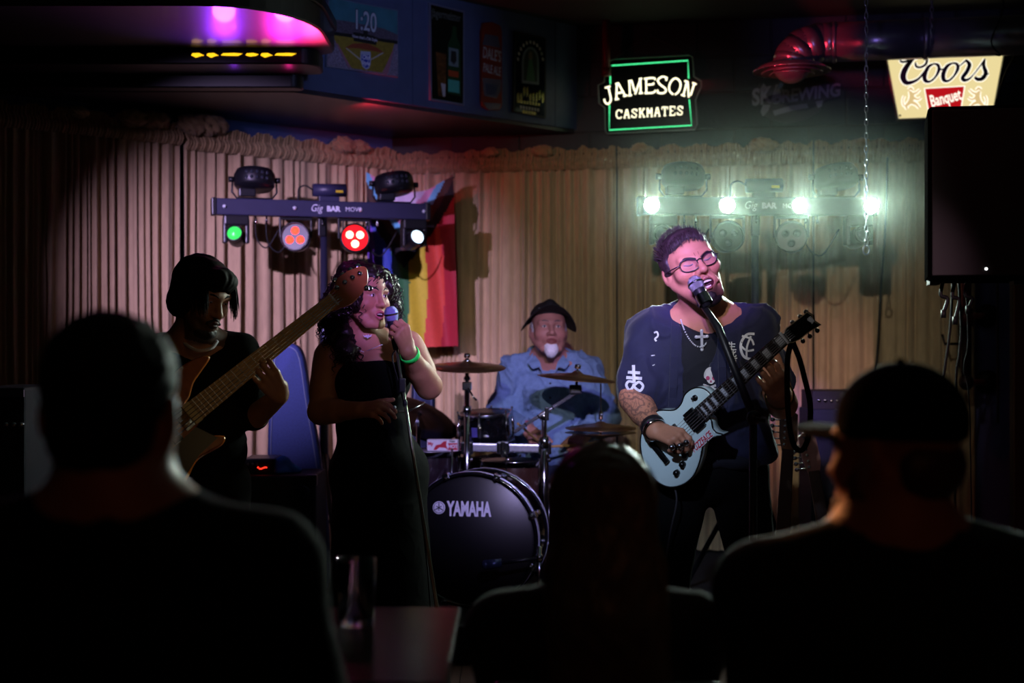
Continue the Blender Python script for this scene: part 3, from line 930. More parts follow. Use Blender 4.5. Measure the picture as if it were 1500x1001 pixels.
# illuminated beer sign, partly behind the duct
cv = lambda x, y: (1280 + x / 6.818, 60 + y / 6.815)
m_cream = glow('lightbox_cream', '#f2dfa0', 0.95); m_navy = mat('print_navy', '#10183c', 0.5); m_halo = glow('lightbox_white', '#fff8e6', 1.25)
m_redbox = glow('lightbox_red', '#d0141c', 0.75); m_gold = glow('lightbox_tan', '#e8c98c', 0.9)
root = thing('beer_light_box', 'cream illuminated beer sign with navy script and red badge', 'sign', hit_wall(1390, 172, Cc, BN, 0.06))
box_p = [(112, 40), (1312, 20), (1178, 735), (252, 772)]
decal('case', [cv(*p) for p in [(100, 30), (1326, 10), (1188, 745), (240, 784)]], BP, 0.098, 0.085, mat('sign_case', '#b9bdb8', 0.35), root)
fc = decal('face', [cv(*p) for p in box_p], BP, 0.104, 0.005, m_cream, root)


def script(lines, wds, off, m, nm, grow=0.0):
    for ln, wd in zip(lines, wds):
        pts = spline([hit_wall(*cv(x, y), Cc, BN, off) for x, y in ln], 6)
        n = len(pts); ws = []
        for i in range(n):
            t = i / (n - 1) * (len(wd) - 1); k = min(int(t), len(wd) - 2); ws.append(((wd[k] + (wd[k + 1] - wd[k]) * (t - k)) / 6.818 / F * 7.6 + grow))
        q = MB(); q.ribbon(pts, ws, BN, 0.0015); q.build(nm, m, fc)


coors = [[(262, 170), (272, 205), (310, 208), (355, 185), (400, 172), (440, 178)],
         [(415, 215), (425, 255), (470, 262), (520, 230), (530, 170), (495, 130), (440, 140), (370, 200), (310, 290), (292, 360), (320, 415), (380, 412), (450, 375), (510, 300), (545, 255)],
         [(600, 228), (545, 260), (508, 340), (515, 395), (560, 405), (615, 360), (650, 290), (640, 240), (600, 228)],
         [(645, 270), (680, 285), (720, 262)],
         [(790, 220), (735, 250), (695, 325), (700, 388), (745, 398), (800, 350), (838, 280), (830, 232), (790, 220)],
         [(835, 262), (880, 230), (925, 190)], [(918, 190), (955, 235), (930, 305), (888, 365), (905, 392), (950, 380), (995, 338)],
         [(995, 338), (1055, 260), (1112, 180)], [(1108, 185), (1098, 250), (1118, 320), (1085, 375), (1035, 382), (1010, 360)], [(1075, 352), (1110, 345), (1150, 325)]]
cw = [[8, 22, 24, 18, 14, 10], [16, 26, 22, 26, 26, 20, 20, 42, 56, 58, 46, 34, 24, 18, 12], [16, 34, 44, 40, 22, 20, 34, 30, 16], [12, 16, 12], [16, 34, 44, 40, 22, 20, 34, 30, 16],
      [12, 14, 18], [22, 40, 40, 38, 36, 22, 12], [12, 14, 20], [16, 34, 42, 40, 36, 26], [12, 18, 10]]
script(coors, cw, 0.1055, m_halo, 'letter_halo', 0.010); script(coors, cw, 0.107, m_navy, 'letter')
decal('badge_edge', [cv(*p) for p in [(500, 470), (915, 444), (878, 678), (540, 700)]], BP, 0.1055, 0.001, m_halo, fc)
bd = decal('badge', [cv(*p) for p in [(512, 478), (902, 455), (868, 668), (550, 690)]], BP, 0.107, 0.001, m_redbox, fc)
text('lettering', 'Banquet', 0.088, wframe(*cv(716, 572), BP, 0.1085, 13), m_halo, fc, 0.0005, 0.0015, 0.0, 0.55)
for cx, s in ((385, 1), (1030, -1)):                          # rampant lions either side of the badge
    L = lambda pts: [[(cx + s * x, 570 + y) for x, y in pts]]
    for wd_, m_, of, g in ((1, m_halo, 0.1055, 0.012), (1, m_gold, 0.107, 0.0)):
        for pts, wd in (([(-30, -70), (-10, -40), (-5, 0), (-25, 40), (-60, 80), (-50, 110)], [14, 40, 50, 40, 24, 12]), ([(-10, -40), (35, -50), (75, -85)], [24, 18, 10]),
                        ([(-5, -15), (50, 15), (85, -5)], [24, 16, 10]), ([(-15, 40), (35, 60), (70, 100)], [34, 24, 12]), ([(-40, -80), (-15, -95), (5, -75)], [14, 24, 12]),
                        ([(-45, 60), (-85, 75), (-95, 20), (-80, -20)], [12, 10, 10, 12])):
            script(L(pts), [wd], of, m_, 'lion_print', g)
for x, y in ((262, 745), (1180, 706)):
    M = wframe(*cv(x, y), BP, 0.105); q = MB(M); q.lathe([(0.006, 0), (0.006, 0.002), (0.003, 0.004), (0, 0.004)], 10); q.build('screw', mat('brown_screw', '#4a3218', 0.4, 0.7), root)

# dim embossed brewery sign under the duct
cv = lambda x, y: (1080 + x / 8.824, 90 + y / 8.827)
m_ska = mat('brewery_plate', '#2a3034', 0.5); m_skal = mat('brewery_letters', '#79838c', 0.5)
root = thing('brewery_sign', 'dim grey embossed brewery sign on the wall below the duct', 'sign', hit_wall(1162, 180, Cc, BN, 0.02))
decal('plate', [cv(*p) for p in [(180, 430), (300, 280), (420, 330), (560, 260), (760, 330), (900, 230), (1060, 270), (1300, 300), (1270, 470), (1130, 520), (1060, 640), (860, 760), (620, 800), (420, 740), (310, 700), (340, 560), (190, 540)]], BP, 0.022, 0.012, m_ska, root)
text('lettering', 'SKA', 0.125, wframe(*cv(375, 450), BP, 0.024, 8), m_skal, root, 0.002, 0.004, 0.2, 0.75)
text('lettering', 'BREWING', 0.095, wframe(*cv(890, 425), BP, 0.024, 5), m_skal, root, 0.002, 0.003, 0.15, 0.85)
decal('banner', [cv(*p) for p in [(460, 640), (700, 570), (900, 545), (920, 600), (700, 640), (480, 700)]], BP, 0.026, 0.004, m_skal, root)
decal('hop_leaf', [cv(*p) for p in [(330, 560), (430, 560), (400, 640), (330, 710), (300, 650)]], BP, 0.026, 0.004, m_skal, root)
decal('hop_leaf', [cv(*p) for p in [(1010, 520), (1110, 500), (1090, 580), (1040, 600)]], BP, 0.026, 0.004, m_skal, root)
decal('bottle_print', [cv(*p) for p in [(290, 370), (340, 280), (385, 340), (340, 385)]], BP, 0.026, 0.004, m_skal, root)
decal('bottle_print', [cv(*p) for p in [(490, 360), (560, 270), (605, 290), (560, 350)]], BP, 0.026, 0.004, mat('brewery_blue', '#4a6a8c', 0.5), root)

# ballpark poster
cv = lambda x, y: (470 + x / 7.7, y / 7.7)
m_frame = mat('poster_frame', '#8d94a6', 0.3, 0.6)
root = thing('framed_poster', 'ballpark poster with a big 1:20 clock time', 'poster', hit_wall(530, 105, S0, SN, 0.03))
decal('frame', [cv(*p) for p in [(58, 752), (876, 872), (871, 112), (85, -35)]], SP, 0.026, 0.014, m_frame, root)
pp = lambda nm, pts, off, m: decal(nm, [cv(*p) for p in pts], SP, off, 0.0008, m, root)
pp('print_sky', [(70, 742), (868, 860), (864, 122), (96, -25)], 0.0268, mat('print_teal', '#3f7680', 0.4, noise_amt=0.15, noise_scale=15))
pp('print_stands', [(90, 360), (866, 480), (866, 390), (700, 320), (300, 240), (95, 210)], 0.0276, mat('print_stands', '#58505c', 0.5, noise_amt=0.6, noise_scale=160))
pp('print_wall', [(85, 400), (866, 500), (866, 460), (90, 350)], 0.0284, mat('print_dark', '#1a1d1c', 0.5))
pp('print_crowd', [(70, 742), (868, 860), (866, 500), (85, 395)], 0.0284, mat('print_crowd', '#82788a', 0.5, noise_amt=0.8, noise_scale=220))
pp('print_grass', [(130, 395), (830, 490), (800, 620), (690, 820), (350, 770), (240, 620)], 0.0292, mat('print_grass', '#8c7a2a', 0.5, noise_amt=0.2, noise_scale=60))
pp('print_dirt', [(270, 540), (360, 490), (520, 490), (640, 540), (720, 600), (560, 570), (420, 545)], 0.0300, mat('print_dirt', '#8a3f28', 0.5))
m_chalk = mat('print_chalk', '#b9b2a8', 0.5)
pp('print_line', [(280, 545), (292, 540), (480, 690), (470, 698)], 0.0304, m_chalk); pp('print_line', [(700, 590), (708, 600), (545, 690), (540, 680)], 0.0304, m_chalk)
pp('print_line', [(165, 480), (190, 490), (340, 760), (310, 758)], 0.0304, mat('print_rose', '#9c6a78', 0.5)); pp('print_line', [(800, 590), (825, 560), (760, 830), (700, 818)], 0.0304, mat('print_rose', '#9c6a78', 0.5))
pp('print_board', [(365, 360), (480, 380), (480, 340), (530, 345), (530, 390), (632, 420), (625, 508), (370, 462)], 0.0308, mat('print_dark', '#1a1d1c', 0.5))
text('lettering', "Now that's Old Style", 0.020, wframe(*cv(498, 432), SP, 0.0316, 0), m_white, root, 0.0003, 0.0, 0.0, 0.9)
text('lettering', '1:20', 0.135, wframe(*cv(500, 250), SP, 0.0290, 0), m_navy, root, 0.0004, 0.005, 0.0, 0.62)
text('lettering', '1:20', 0.135, wframe(*cv(500, 250), SP, 0.0300, 0), mat('print_pale', '#b8c2c8', 0.5), root, 0.0004, 0.0012, 0.0, 0.62)
pp('print_shield', [(450, 575), (560, 585), (565, 680), (545, 770), (510, 785), (470, 750), (445, 670)], 0.0308, mat('print_silver', '#aab4c8', 0.4))
pp('print_shield_blue', [(462, 615), (550, 625), (553, 690), (535, 755), (510, 768), (478, 738), (458, 670)], 0.0314, mat('print_royal', '#2038a8', 0.4))
text('lettering', 'Old', 0.030, wframe(*cv(505, 650), SP, 0.032, 0), m_white, root, 0.0003, 0.0008, 0.2)
text('lettering', 'Style', 0.028, wframe(*cv(506, 712), SP, 0.032, 0), m_white, root, 0.0003, 0.0008, 0.2)

# liquor poster with a dark green bottle
cv = lambda x, y: (610 + x / 5.267, y / 5.267)
pp = lambda nm, pts, off, m: decal(nm, [cv(*p) for p in pts], SP, off, 0.0008, m, root)
root = thing('framed_poster', 'tall dark liquor poster showing a green bottle and a glass', 'poster', hit_wall(655, 150, S0, SN, 0.03))
decal('frame', [cv(*p) for p in [(98, 20), (370, 86), (370, 815), (110, 772)]], SP, 0.028, 0.016, m_frame, root)
m_gl = mat('print_black_green', '#12180f', 0.18, coat=0.6)
pp('print_ground', [(112, 35), (360, 98), (360, 800), (122, 760)], 0.0288, m_gl)
pp('print_bottle', [(280, 200), (308, 206), (312, 290), (340, 350), (345, 745), (240, 720), (242, 340), (275, 270)], 0.0296, mat('print_bottle', '#1f3f22', 0.2, coat=0.5))
pp('print_label', [(250, 365), (325, 382), (325, 520), (250, 505)], 0.0304, mat('print_label', '#6d7d78', 0.4)); pp('print_stag', [(268, 390), (305, 398), (310, 470), (288, 500), (265, 470)], 0.0312, mat('print_dark', '#1a1d1c', 0.5))
pp('print_band', [(248, 540), (325, 555), (325, 600), (248, 586)], 0.0304, mat('print_orange', '#a5401e', 0.4)); pp('print_foot', [(246, 610), (330, 625), (332, 720), (245, 705)], 0.0304, mat('print_mint', '#4fae90', 0.3))
pp('print_glass', [(150, 400), (232, 420), (225, 750), (170, 740)], 0.0296, mat('print_amber_glass', '#5a3a1c', 0.25, noise_amt=0.5, noise_scale=50))
pp('print_glint', [(190, 640), (225, 650), (222, 745), (205, 745)], 0.0304, m_chalk)
text('lettering', 'Jägermeister', 0.062, wframe(*cv(232, 120), SP, 0.0305, 0), mat('print_grey', '#5c6256', 0.5), root, 0.0003, 0.0, 0.0, 0.8, width=0.20)

# beer can shaped tin sign
root = thing('tin_sign', 'tall red and silver tin sign in the shape of an ale can', 'poster', hit_wall(720, 158, S0, SN, 0.03))
m_tin = mat('tin_silver', '#8a8896', 0.22, 0.7); m_tinred = mat('tin_red', '#8c3424', 0.3, 0.3)
decal('can', [cv(*p) for p in [(515, 175), (585, 170), (650, 200), (660, 250), (660, 820), (640, 850), (560, 850), (510, 820), (500, 780), (500, 240)]], SP, 0.026, 0.014, m_tinred, root)
pp('print_silver', [(530, 260), (630, 280), (648, 370), (600, 362), (510, 345)], 0.0268, m_tin); pp('print_silver', [(510, 600), (655, 615), (650, 700), (620, 760), (525, 740), (515, 690)], 0.0268, m_tin)
pp('print_blue', [(530, 640), (630, 655), (610, 740), (540, 728)], 0.0274, mat('print_slate', '#3c4456', 0.3)); pp('print_silver', [(520, 790), (655, 800), (640, 845), (550, 845)], 0.0268, m_tin)
text('lettering', "DALE'S", 0.085, wframe(*cv(583, 425), SP, 0.0275, -4), m_chalk, root, 0.0003, 0.001, width=0.128)
text('lettering', 'PALE ALE', 0.065, wframe(*cv(583, 540), SP, 0.0275, -4), m_chalk, root, 0.0003, 0.001, width=0.125)

# mirrored poster with an arched figure
root = thing('mirror_poster', 'dark mirrored poster with a robed figure in an arch', 'poster', hit_wall(777, 165, S0, SN, 0.03))
decal('frame', [cv(*p) for p in [(760, 240), (1000, 295), (1000, 912), (750, 862)]], SP, 0.028, 0.016, m_black, root)
m_mir = mat('mirror_dark', '#3c4a58', 0.10, 0.9); pp('print_ground', [(772, 255), (990, 305), (990, 900), (762, 852)], 0.0288, m_mir)
def arch(cx, cy, rx, ry, yb): return [(cx - rx, yb)] + [(cx - rx * math.cos(a), cy - ry * math.sin(a)) for a in [PI * i / 12 for i in range(13)]] + [(cx + rx, yb + 15)]
pp('print_arch', arch(880, 480, 66, 120, 640), 0.0296, mat('print_pale_arch', '#6c7880', 0.35)); pp('print_arch_inner', arch(880, 485, 52, 105, 620), 0.0302, mat('print_deep', '#2a3630', 0.35))
pp('print_robe', [(870, 440), (892, 440), (908, 560), (915, 630), (848, 622), (856, 550)], 0.0308, mat('print_robe', '#3f6a4c', 0.4)); pp('print_hood', [(868, 400), (893, 402), (898, 450), (880, 465), (862, 448)], 0.0312, mat('print_face', '#6e5a48', 0.5))
rnd = random.Random(2)
for i in range(11):
    a = PI * (0.04 + i * 0.092); x, y = 880 - 96 * math.cos(a), 475 - 150 * math.sin(a)
    pp('print_mark', [(x - 8, y - 14), (x + 6, y - 10), (x + 8, y + 14), (x - 6, y + 12)], 0.0296, m_chalk)
m_mgold = mat('mirror_gold', '#c8c07a', 0.18, 0.8)
for i in range(9):
    x = 775 + i * 24; y = 700 + rnd.uniform(-30, 30) + i * 3
    pp('print_lettering', [(x, y), (x + 14, y - 20), (x + 18, y + 40), (x + 4, y + 70)], 0.0296, m_mgold)
for i, (x0, y0, w_) in enumerate(((785, 770, 190), (800, 815, 170), (820, 850, 120))):
    for k in range(int(w_ / 22)):
        x = x0 + k * 22; y = y0 + k * 3.5
        pp('print_lettering', [(x, y), (x + 14, y + 2), (x + 13, y + 26), (x + 2, y + 24)], 0.0302, m_mgold if i != 1 else m_chalk)

# ---------------------------------------------------------------- ventilation duct with its round diffuser
m_duct = mat('galvanised', '#7a7a88', 0.28, 0.75, noise_amt=0.12, noise_scale=14)
YD = 7.0
root = thing('ventilation_duct', 'shiny metal ventilation duct with elbow and round diffuser', 'duct', P(1300, 85, YD))
ax0, ax1 = P(1222, 62, YD), P(1640, 46, YD - 0.3); rd = 0.096
q = MB(); q.tube([ax0, ax0.lerp(ax1, 0.33)], rd, 32); q.build('pipe', m_duct, root)
q = MB(); q.tube([ax0.lerp(ax1, 0.33), ax1], rd * 0.985, 32); q.build('pipe', m_duct, root)
for t in (0.0, 0.33):
    q = MB(); p = ax0.lerp(ax1, t); d = (ax1 - ax0).normalized(); q.tube([p - d * 0.012, p - d * 0.006, p + d * 0.006, p + d * 0.012], [rd, rd + 0.006, rd + 0.006, rd], 32); q.build('seam_ring', m_duct, root)
dc = P(1160, 94, YD)
gp = [ax0, P(1200, 62.5, YD), P(1176, 70, YD), P(1163, 84, YD), dc]
for i in range(4):                                              # elbow gores
    q = MB(); q.tube([gp[i], gp[i + 1]], [rd, rd * 0.99], 32, smooth=True)
    q.build('elbow_gore', m_duct, root)
    q = MB(); q.ell(gp[i + 1], (rd * 1.0,) * 3, None, 24, 14); q.build('elbow_joint', m_duct, root)
q = MB()
for r0, z0, z1 in ((0.19, 0.0, -0.012), (0.150, -0.008, -0.022), (0.110, -0.014, -0.03), (0.070, -0.02, -0.036)):
    q.lathe([(r0 - 0.045, z0 + 0.02), (r0, z1 + 0.004), (r0, z1), (r0 - 0.047, z0 + 0.014)], 40, dc + Vector((0, 0, -0.025)))
q.lathe([(rd, 0.0), (rd + 0.01, -0.012), (0.15, -0.02)], 40, dc + Vector((0, 0, 0.004)))
q.build('diffuser', m_duct, root)
for i in range(20):
    a = 2 * PI * i / 20; q = MB(); q.ell(dc + Vector((0.186 * math.cos(a), 0.186 * math.sin(a), -0.036)), (0.005, 0.005, 0.004), None, 8, 5); q.build('rivet', m_chrome, root)
# hanging chain and hooks
def chain(name, label, a, b, n, r, m, ring=None):
    rt = thing(name, label, 'chain', b)
    a, b = Vector(a), Vector(b); q = MB()
    for i in range(n):
        c = a.lerp(b, (i + .5) / n); l = (a - b).length / n * 0.62
        ptsl = [c + (Vector((r * 1.6 * math.cos(t), 0, l * math.sin(t))) if i % 2 else Vector((0, r * 1.6 * math.cos(t), l * math.sin(t)))) for t in [2 * PI * k / 8 for k in range(8)]]
        q.tube(ptsl, r * 0.55, 5, closed=True)
    q.build('links', m, rt)
    if ring:
        q = MB(); q.tube([b + Vector((ring * math.cos(t), 0, -ring * 1.4 + ring * 1.4 * math.sin(t))) for t in [2 * PI * k / 14 for k in range(14)]], r * 0.7, 6, closed=True); q.build('ring', m, rt)
    return rt
m_steel = mat('dull_steel')
cp = P(1365, 20, YD - 0.22)
chain('duct_chain', 'steel chain holding the duct from the ceiling', (cp.x, cp.y, ZC), (cp.x, cp.y, 2.72), 14, 0.005, m_steel)
cp = P(1269, 360, 6.25)
chain('hanging_chain', 'thin steel chain with a ring hanging before the right light bar', (cp.x, cp.y, ZC), cp, 46, 0.0045, m_steel, 0.014)
q = MB(); a = P(1452, 60, 6.7); q.tube(spline([Vector((a.x + .03, a.y, ZC)), P(1470, 10, 6.7), P(1452, 60, 6.7), P(1465, 80, 6.7), P(1458, 80, 6.7)], 5), 0.004, 8)
tag(q.build('power_cord', m_cable), 'thin power cord looping past the end of the duct', 'cord')
q = MB(); q.tube(spline([Vector((P(1500, 30, 7.2).x, 7.2, ZC)), P(1490, 70, 7.2), P(1472, 110, 7.2), P(1458, 155, 7.2), P(1450, 200, 7.2), P(1452, 260, 7.2), P(1460, 330, 7.25), P(1462, 620, 7.3)], 5), 0.007, 8)
tag(q.build('power_cord', m_cable), 'black cord running down beside the illuminated beer sign', 'cord')

# ---------------------------------------------------------------- PA speaker on a wall pipe
root = thing('pa_speaker', 'big black loudspeaker hung below the illuminated beer sign', 'speaker', P(1425, 415, 5.55))
m_spk = mat('speaker_black', (0.0012, 0.0011, 0.0011), 0.9, spec=0.0, bump=0.1, bump_scale=200)
c = P(1428, 289, 5.65); M = frame(c, (math.cos(R_(9)), -math.sin(R_(9)), 0), zaxis=(0, 0, 1))
q = MB(M); q.prism([(-0.205, -0.19), (0.205, -0.19), (0.17, 0.19), (-0.17, 0.19)], -0.335, 0.335, 0.012); cab = q.build('cabinet', m_spk, root)
q = MB(M); q.box((0, -0.192, 0.0), (0.19, 0.006, 0.32), bev=0.004); q.build('grille', mat('grille_mesh', '#0c0c0e', 0.6, noise_amt=0.4, noise_scale=400), root)
q = MB(M); q.ell((0.01, -0.2, -0.295), (0.006, 0.003, 0.005)); q.build('power_light', glow('white_led', '#ffffff', 4.0), root)
for s in (-1, 1):
    q = MB(M); q.box((s * 0.16, 0, -0.337), (0.02, 0.05, 0.012), bev=0.003); q.build('rubber_foot', m_cable, root)
q = MB(); q.tube([M @ Vector((0.02, 0.18, 0.05)), Vector((2.24, 7.08, 1.90))], 0.016, 12); q.box(M @ Vector((0.02, 0.185, 0.05)), (0.05, 0.008, 0.06), M.to_3x3()); q.build('mount_arm', m_fix, root)
m_pip = mat('pipe_iron', '#6a3434', 0.35, 0.5, noise_amt=0.15); m_pipd = mat('pipe_black', '#241c1c', 0.45, 0.4)
YP = 7.12
root = thing('wall_pipe', 'red brown iron pipe with round flanges on the blue wall', 'pipe', P(1415, 575, YP))
q = MB(); q.tube([P(1415, 330, YP), P(1415, 478, YP)], 0.026, 16); q.tube([P(1415, 452, YP), P(1415, 478, YP)], 0.034, 16); q.build('upper_pipe', m_pip, root)
q = MB(); q.tube([P(1415, 478, YP), P(1415, 560, YP)], 0.026, 16); q.ell(P(1415, 560, YP), (0.038, 0.038, 0.042)); q.build('lower_pipe', m_pipd, root)
for y in (463, 560):
    a = P(1415, y, YP); b = hit_wall(1446, y, Cc, BN, 0.03)
    q = MB(); q.tube([a, P(1438, y, YP), b], 0.015, 12); arm = q.build('bracket_arm', m_pip, root)
    q = MB(frame(hit_wall(1446, y, Cc, BN, 0.025), BD, zaxis=BN)); q.lathe([(0.062, 0), (0.062, 0.014), (0.036, 0.02), (0.024, 0.035), (0.0, 0.035)], 24); q.build('flange', m_pipd, arm)
q = MB(); q.tube([P(1380, 490, YP), P(1384, 504, YP), P(1415, 504, YP)], 0.007, 8); q.build('cable_hook', m_pipd, root)
for i, (pts, r) in enumerate(((((1396, 405), (1392, 480), (1384, 540), (1378, 600), (1376, 898)), 0.006), (((1404, 405), (1408, 480), (1405, 520), (1400, 580), (1398, 898)), 0.006), (((1414, 405), (1418, 500), (1412, 540), (1420, 600), (1425, 898)), 0.003))):
    q = MB(); q.tube(spline([P(x, y, 6.0) for x, y in pts], 6), r, 8)
    tag(q.build('hanging_cable', m_cable), ('thick black cable hanging from the loudspeaker', 'second black cable hanging close to the wall pipe', 'thin reddish cable crossing behind the pipe hook')[i], 'cable')
for i, (x, y, l) in enumerate(((1382, 428, 30), (1399, 430, 38), (1418, 428, 24))):
    q = MB(); a = P(x, y - 18, 5.66); q.tube(spline([a, P(x - 4, y + 4, 5.66), P(x + 6, y + 10, 5.66), P(x, y + l, 5.66)], 5), 0.008, 8); q.tube([P(x, y + l - 4, 5.66), P(x, y + l + 8, 5.66)], 0.011, 8)
    tag(q.build('cable_plug', m_cable), ('short cable plug dangling under the outer corner of the loudspeaker', 'longest cable plug dangling between others under the loudspeaker', 'shortest cable plug dangling against the wall pipe')[i], 'cable', 'cable ends under the loudspeaker')
q = MB(); q.tube(spline([P(1300, 230, 7.5), P(1297, 330, 7.5), P(1290, 430, 7.5), P(1284, 530, 7.5), P(1270, 640, 7.5)], 6), 0.006, 8)
tag(q.build('curtain_cord', m_cable), 'long dark cord hanging in front of the flat curtain', 'cord')
# ---------------------------------------------------------------- drum kit
m_shell = mat('drum_black', '#0b0b0f', 0.12, coat=1.0); m_headb = mat('drum_head_black', '#08080a', 0.35)
m_headw = mat('drum_head_pale', '#8a8894', 0.4); m_bronze = mat('cymbal_bronze', '#7a5a40', 0.30, 0.85, noise_amt=0.1, noise_scale=30)
m_alu = mat('aluminium', '#c2c4d4', 0.25, 0.85); ZST = 0.151
m_hoopw = mat('hoop_inlay', '#d0d2e0', 0.25, 0.5)
bc = P(690, 796, 6.10); bc.z = ZST + 0.298
ax = Vector((-0.16, -0.985, 0.04)).normalized(); M = frame(bc, ax.cross(Vector((0, 0, 1))) * -1, zaxis=ax)
if (M.to_3x3() @ Vector((1, 0, 0))).x < 0: M = M @ Matrix.Rotation(PI, 4, 'Z')
root = thing('bass_drum', 'glossy black bass drum with white brand lettering on its head', 'drum', (bc.x, bc.y + 0.2, ZST))
q = MB(M); q.lathe([(0.268, -0.34), (0.275, -0.34), (0.275, -0.01), (0.268, -0.01)], 64); q.build('shell', m_shell, root)
for z0, z1 in ((-0.045, 0.008), (-0.35, -0.31)):
    q = MB(M); q.lathe([(0.276, z0), (0.292, z0), (0.292, z1), (0.276, z1), (0.276, z0)], 64); hp = q.build('hoop', m_shell, root)
    for zz in (z0 + 0.010, z1 - 0.012):
        q = MB(M); q.lathe([(0.2915, zz - 0.005), (0.2932, zz - 0.005), (0.2932, zz + 0.005), (0.2915, zz + 0.005)], 64); q.build('hoop_stripe', m_hoopw, hp)
q = MB(M); q.lathe([(0.277, -0.012), (0.262, -0.004), (0.0, -0.002)], 64); hd = q.build('drum_head', m_headb, root)
for k in range(8):
    a = R_(22.5 + 45 * k); Rk = Matrix.Rotation(a, 3, 'Z')
    q = MB(M); q.box(Rk @ Vector((0.290, 0, -0.015)), (0.014, 0.016, 0.030), Rk, bev=0.005); q.tube([Rk @ Vector((0.296, 0, -0.04)), Rk @ Vector((0.290, 0, -0.15))], 0.0045, 8); q.box(Rk @ Vector((0.283, 0, -0.17)), (0.012, 0.012, 0.03), Rk, bev=0.005)
    q.lathe([(0.0, 0.014), (0.009, 0.016), (0.009, 0.028), (0.0, 0.03)], 10, Rk @ Vector((0.284, 0, 0)))
    q.build('tension_claw', m_chrome, root)
for s in (-1, 1):
    q = MB(M); q.tube([(s * 0.25, -0.13, -0.14), (s * 0.38, -0.290, -0.02)], 0.008, 8); q.build('spur', m_chrome, root)
Mi = M.inverted()
def on_head(px, py):
    d = Vector(((px - 750) / F, 1, -(py - 500.5) / F)); o = Vector((0, 0, CZ)); n = M.to_3x3() @ Vector((0, 0, 1)); p0 = M.translation
    return Mi @ (o + d * ((p0 - o).dot(n) / d.dot(n)))
a = on_head(687, 747); text('lettering', 'YAMAHA', 0.085, M @ Matrix.Translation((a.x, a.y, -0.0005)), m_white, hd, 0.0006, 0.0035, width=0.196)
a = on_head(643, 744); q = MB(M); q.lathe([(0.0265, -0.0005), (0.0275, 0.0005), (0.0265, 0.0010), (0.0, 0.0010)], 28, (a.x, a.y, 0)); lg = q.build('logo', m_white, hd)
q = MB(M); q.lathe([(0.0235, 0.0008), (0.0235, 0.0016), (0.0215, 0.0016), (0.0215, 0.0008)], 28, (a.x, a.y, 0))
for k in range(3):
    R3 = Matrix.Rotation(R_(90 + 120 * k), 3, 'Z'); q.box(Vector((a.x, a.y, 0.0014)) + R3 @ Vector((0.004, 0, 0)), (0.0175, 0.0016, 0.0004), R3)
    for s in (-1, 1):
        R4 = R3 @ Matrix.Rotation(s * 0.5, 3, 'Z'); q.box(Vector((a.x, a.y, 0.0014)) + R3 @ Vector((0.014, 0, 0)) + R4 @ Vector((-0.004, s * 0.002, 0)), (0.004, 0.0011, 0.0004), R4)
q.build('tuning_fork_emblem', m_headb, hd)


def drum(name, label, c, r, h, tilt, m_sh, m_hd, legs=False, badge=False, lugs=6, turn=90):
    M = Matrix.Translation(c) @ Matrix.Rotation(tilt[0], 4, 'X') @ Matrix.Rotation(tilt[1], 4, 'Y')
    rt = thing(name, label, 'drum', (c[0], c[1], ZST if legs else c[2] - h / 2))
    q = MB(M); q.lathe([(0.0, -h / 2), (r * 0.97, -h / 2), (r, -h / 2 + 0.01), (r, h / 2 - 0.01), (r * 0.98, h / 2)], 40); q.build('shell', m_sh, rt)
    q = MB(M); q.lathe([(r * 0.99, h / 2), (r * 0.96, h / 2 + 0.004), (0.0, h / 2 + 0.004)], 40); q.build('drum_head', m_hd, rt)
    for z in (h / 2 - 0.008, -h / 2 + 0.008):
        q = MB(M); q.lathe([(r + 0.002, z - 0.012), (r + 0.010, z - 0.012), (r + 0.010, z + 0.010), (r + 0.013, z + 0.013), (r + 0.002, z + 0.013), (r + 0.002, z - 0.012)], 40); q.build('hoop', m_chrome, rt)
    for k in range(lugs):
        R3 = Matrix.Rotation(2 * PI * (k + 0.3) / lugs, 3, 'Z'); q = MB(M)
        q.box(R3 @ Vector((r + 0.010, 0, 0)), (0.010, 0.009, h * 0.18), R3, bev=0.004); q.tube([R3 @ Vector((r + 0.012, 0, -h / 2 + 0.005)), R3 @ Vector((r + 0.012, 0, h / 2 + 0.012))], 0.004, 7); q.ell(R3 @ Vector((r + 0.012, 0, h / 2 + 0.014)), (0.006, 0.006, 0.006), None, 8, 6)
        q.build('lug', m_chrome, rt)
    if badge:
        q = MB(M); R3 = Matrix.Rotation(R_(-112), 3, 'Z'); q.box(R3 @ Vector((r + 0.001, 0, 0)), (0.002, 0.020, 0.022), R3); q.build('badge', mat('badge_violet', '#6a62c0', 0.3, 0.5), rt)
    if legs:
        for k in range(3):
            a = R_(turn + 120 * k); q = MB(); q.tube([(c[0] + (r + 0.015) * math.cos(a), c[1] + (r + 0.015) * math.sin(a), c[2] + h * 0.1), (c[0] + (r + 0.015) * math.cos(a), c[1] + (r + 0.015) * math.sin(a), ZST + 0.08), (c[0] + (r + 0.06) * math.cos(a), c[1] + (r + 0.06) * math.sin(a), ZST + 0.008)], 0.006, 8); q.build('leg', m_chrome, rt)
    return rt


drum('rack_tom', 'small black tom drum with violet badge mounted above the rack bar', P(712, 628, 6.75), 0.122, 0.150, (R_(5), R_(-3)), m_shell, m_headb, badge=True)
ft = P(628, 690, 6.63)
drum('floor_tom', 'floor tom with silver hoops and a red and white pack on it', (ft.x, ft.y, 0.649), 0.140, 0.28, (0, 0), mat('drum_rose', '#241a20', 0.15, coat=0.8), m_headw, legs=True)
fs = P(752, 690, 6.735)
drum('snare_drum', 'dark brown drum behind the bass drum under the rack bar', (fs.x, fs.y, 0.585), 0.150, 0.30, (0, 0), mat('drum_brown', '#3a2420', 0.18, coat=0.8), m_headb, legs=True, turn=0)
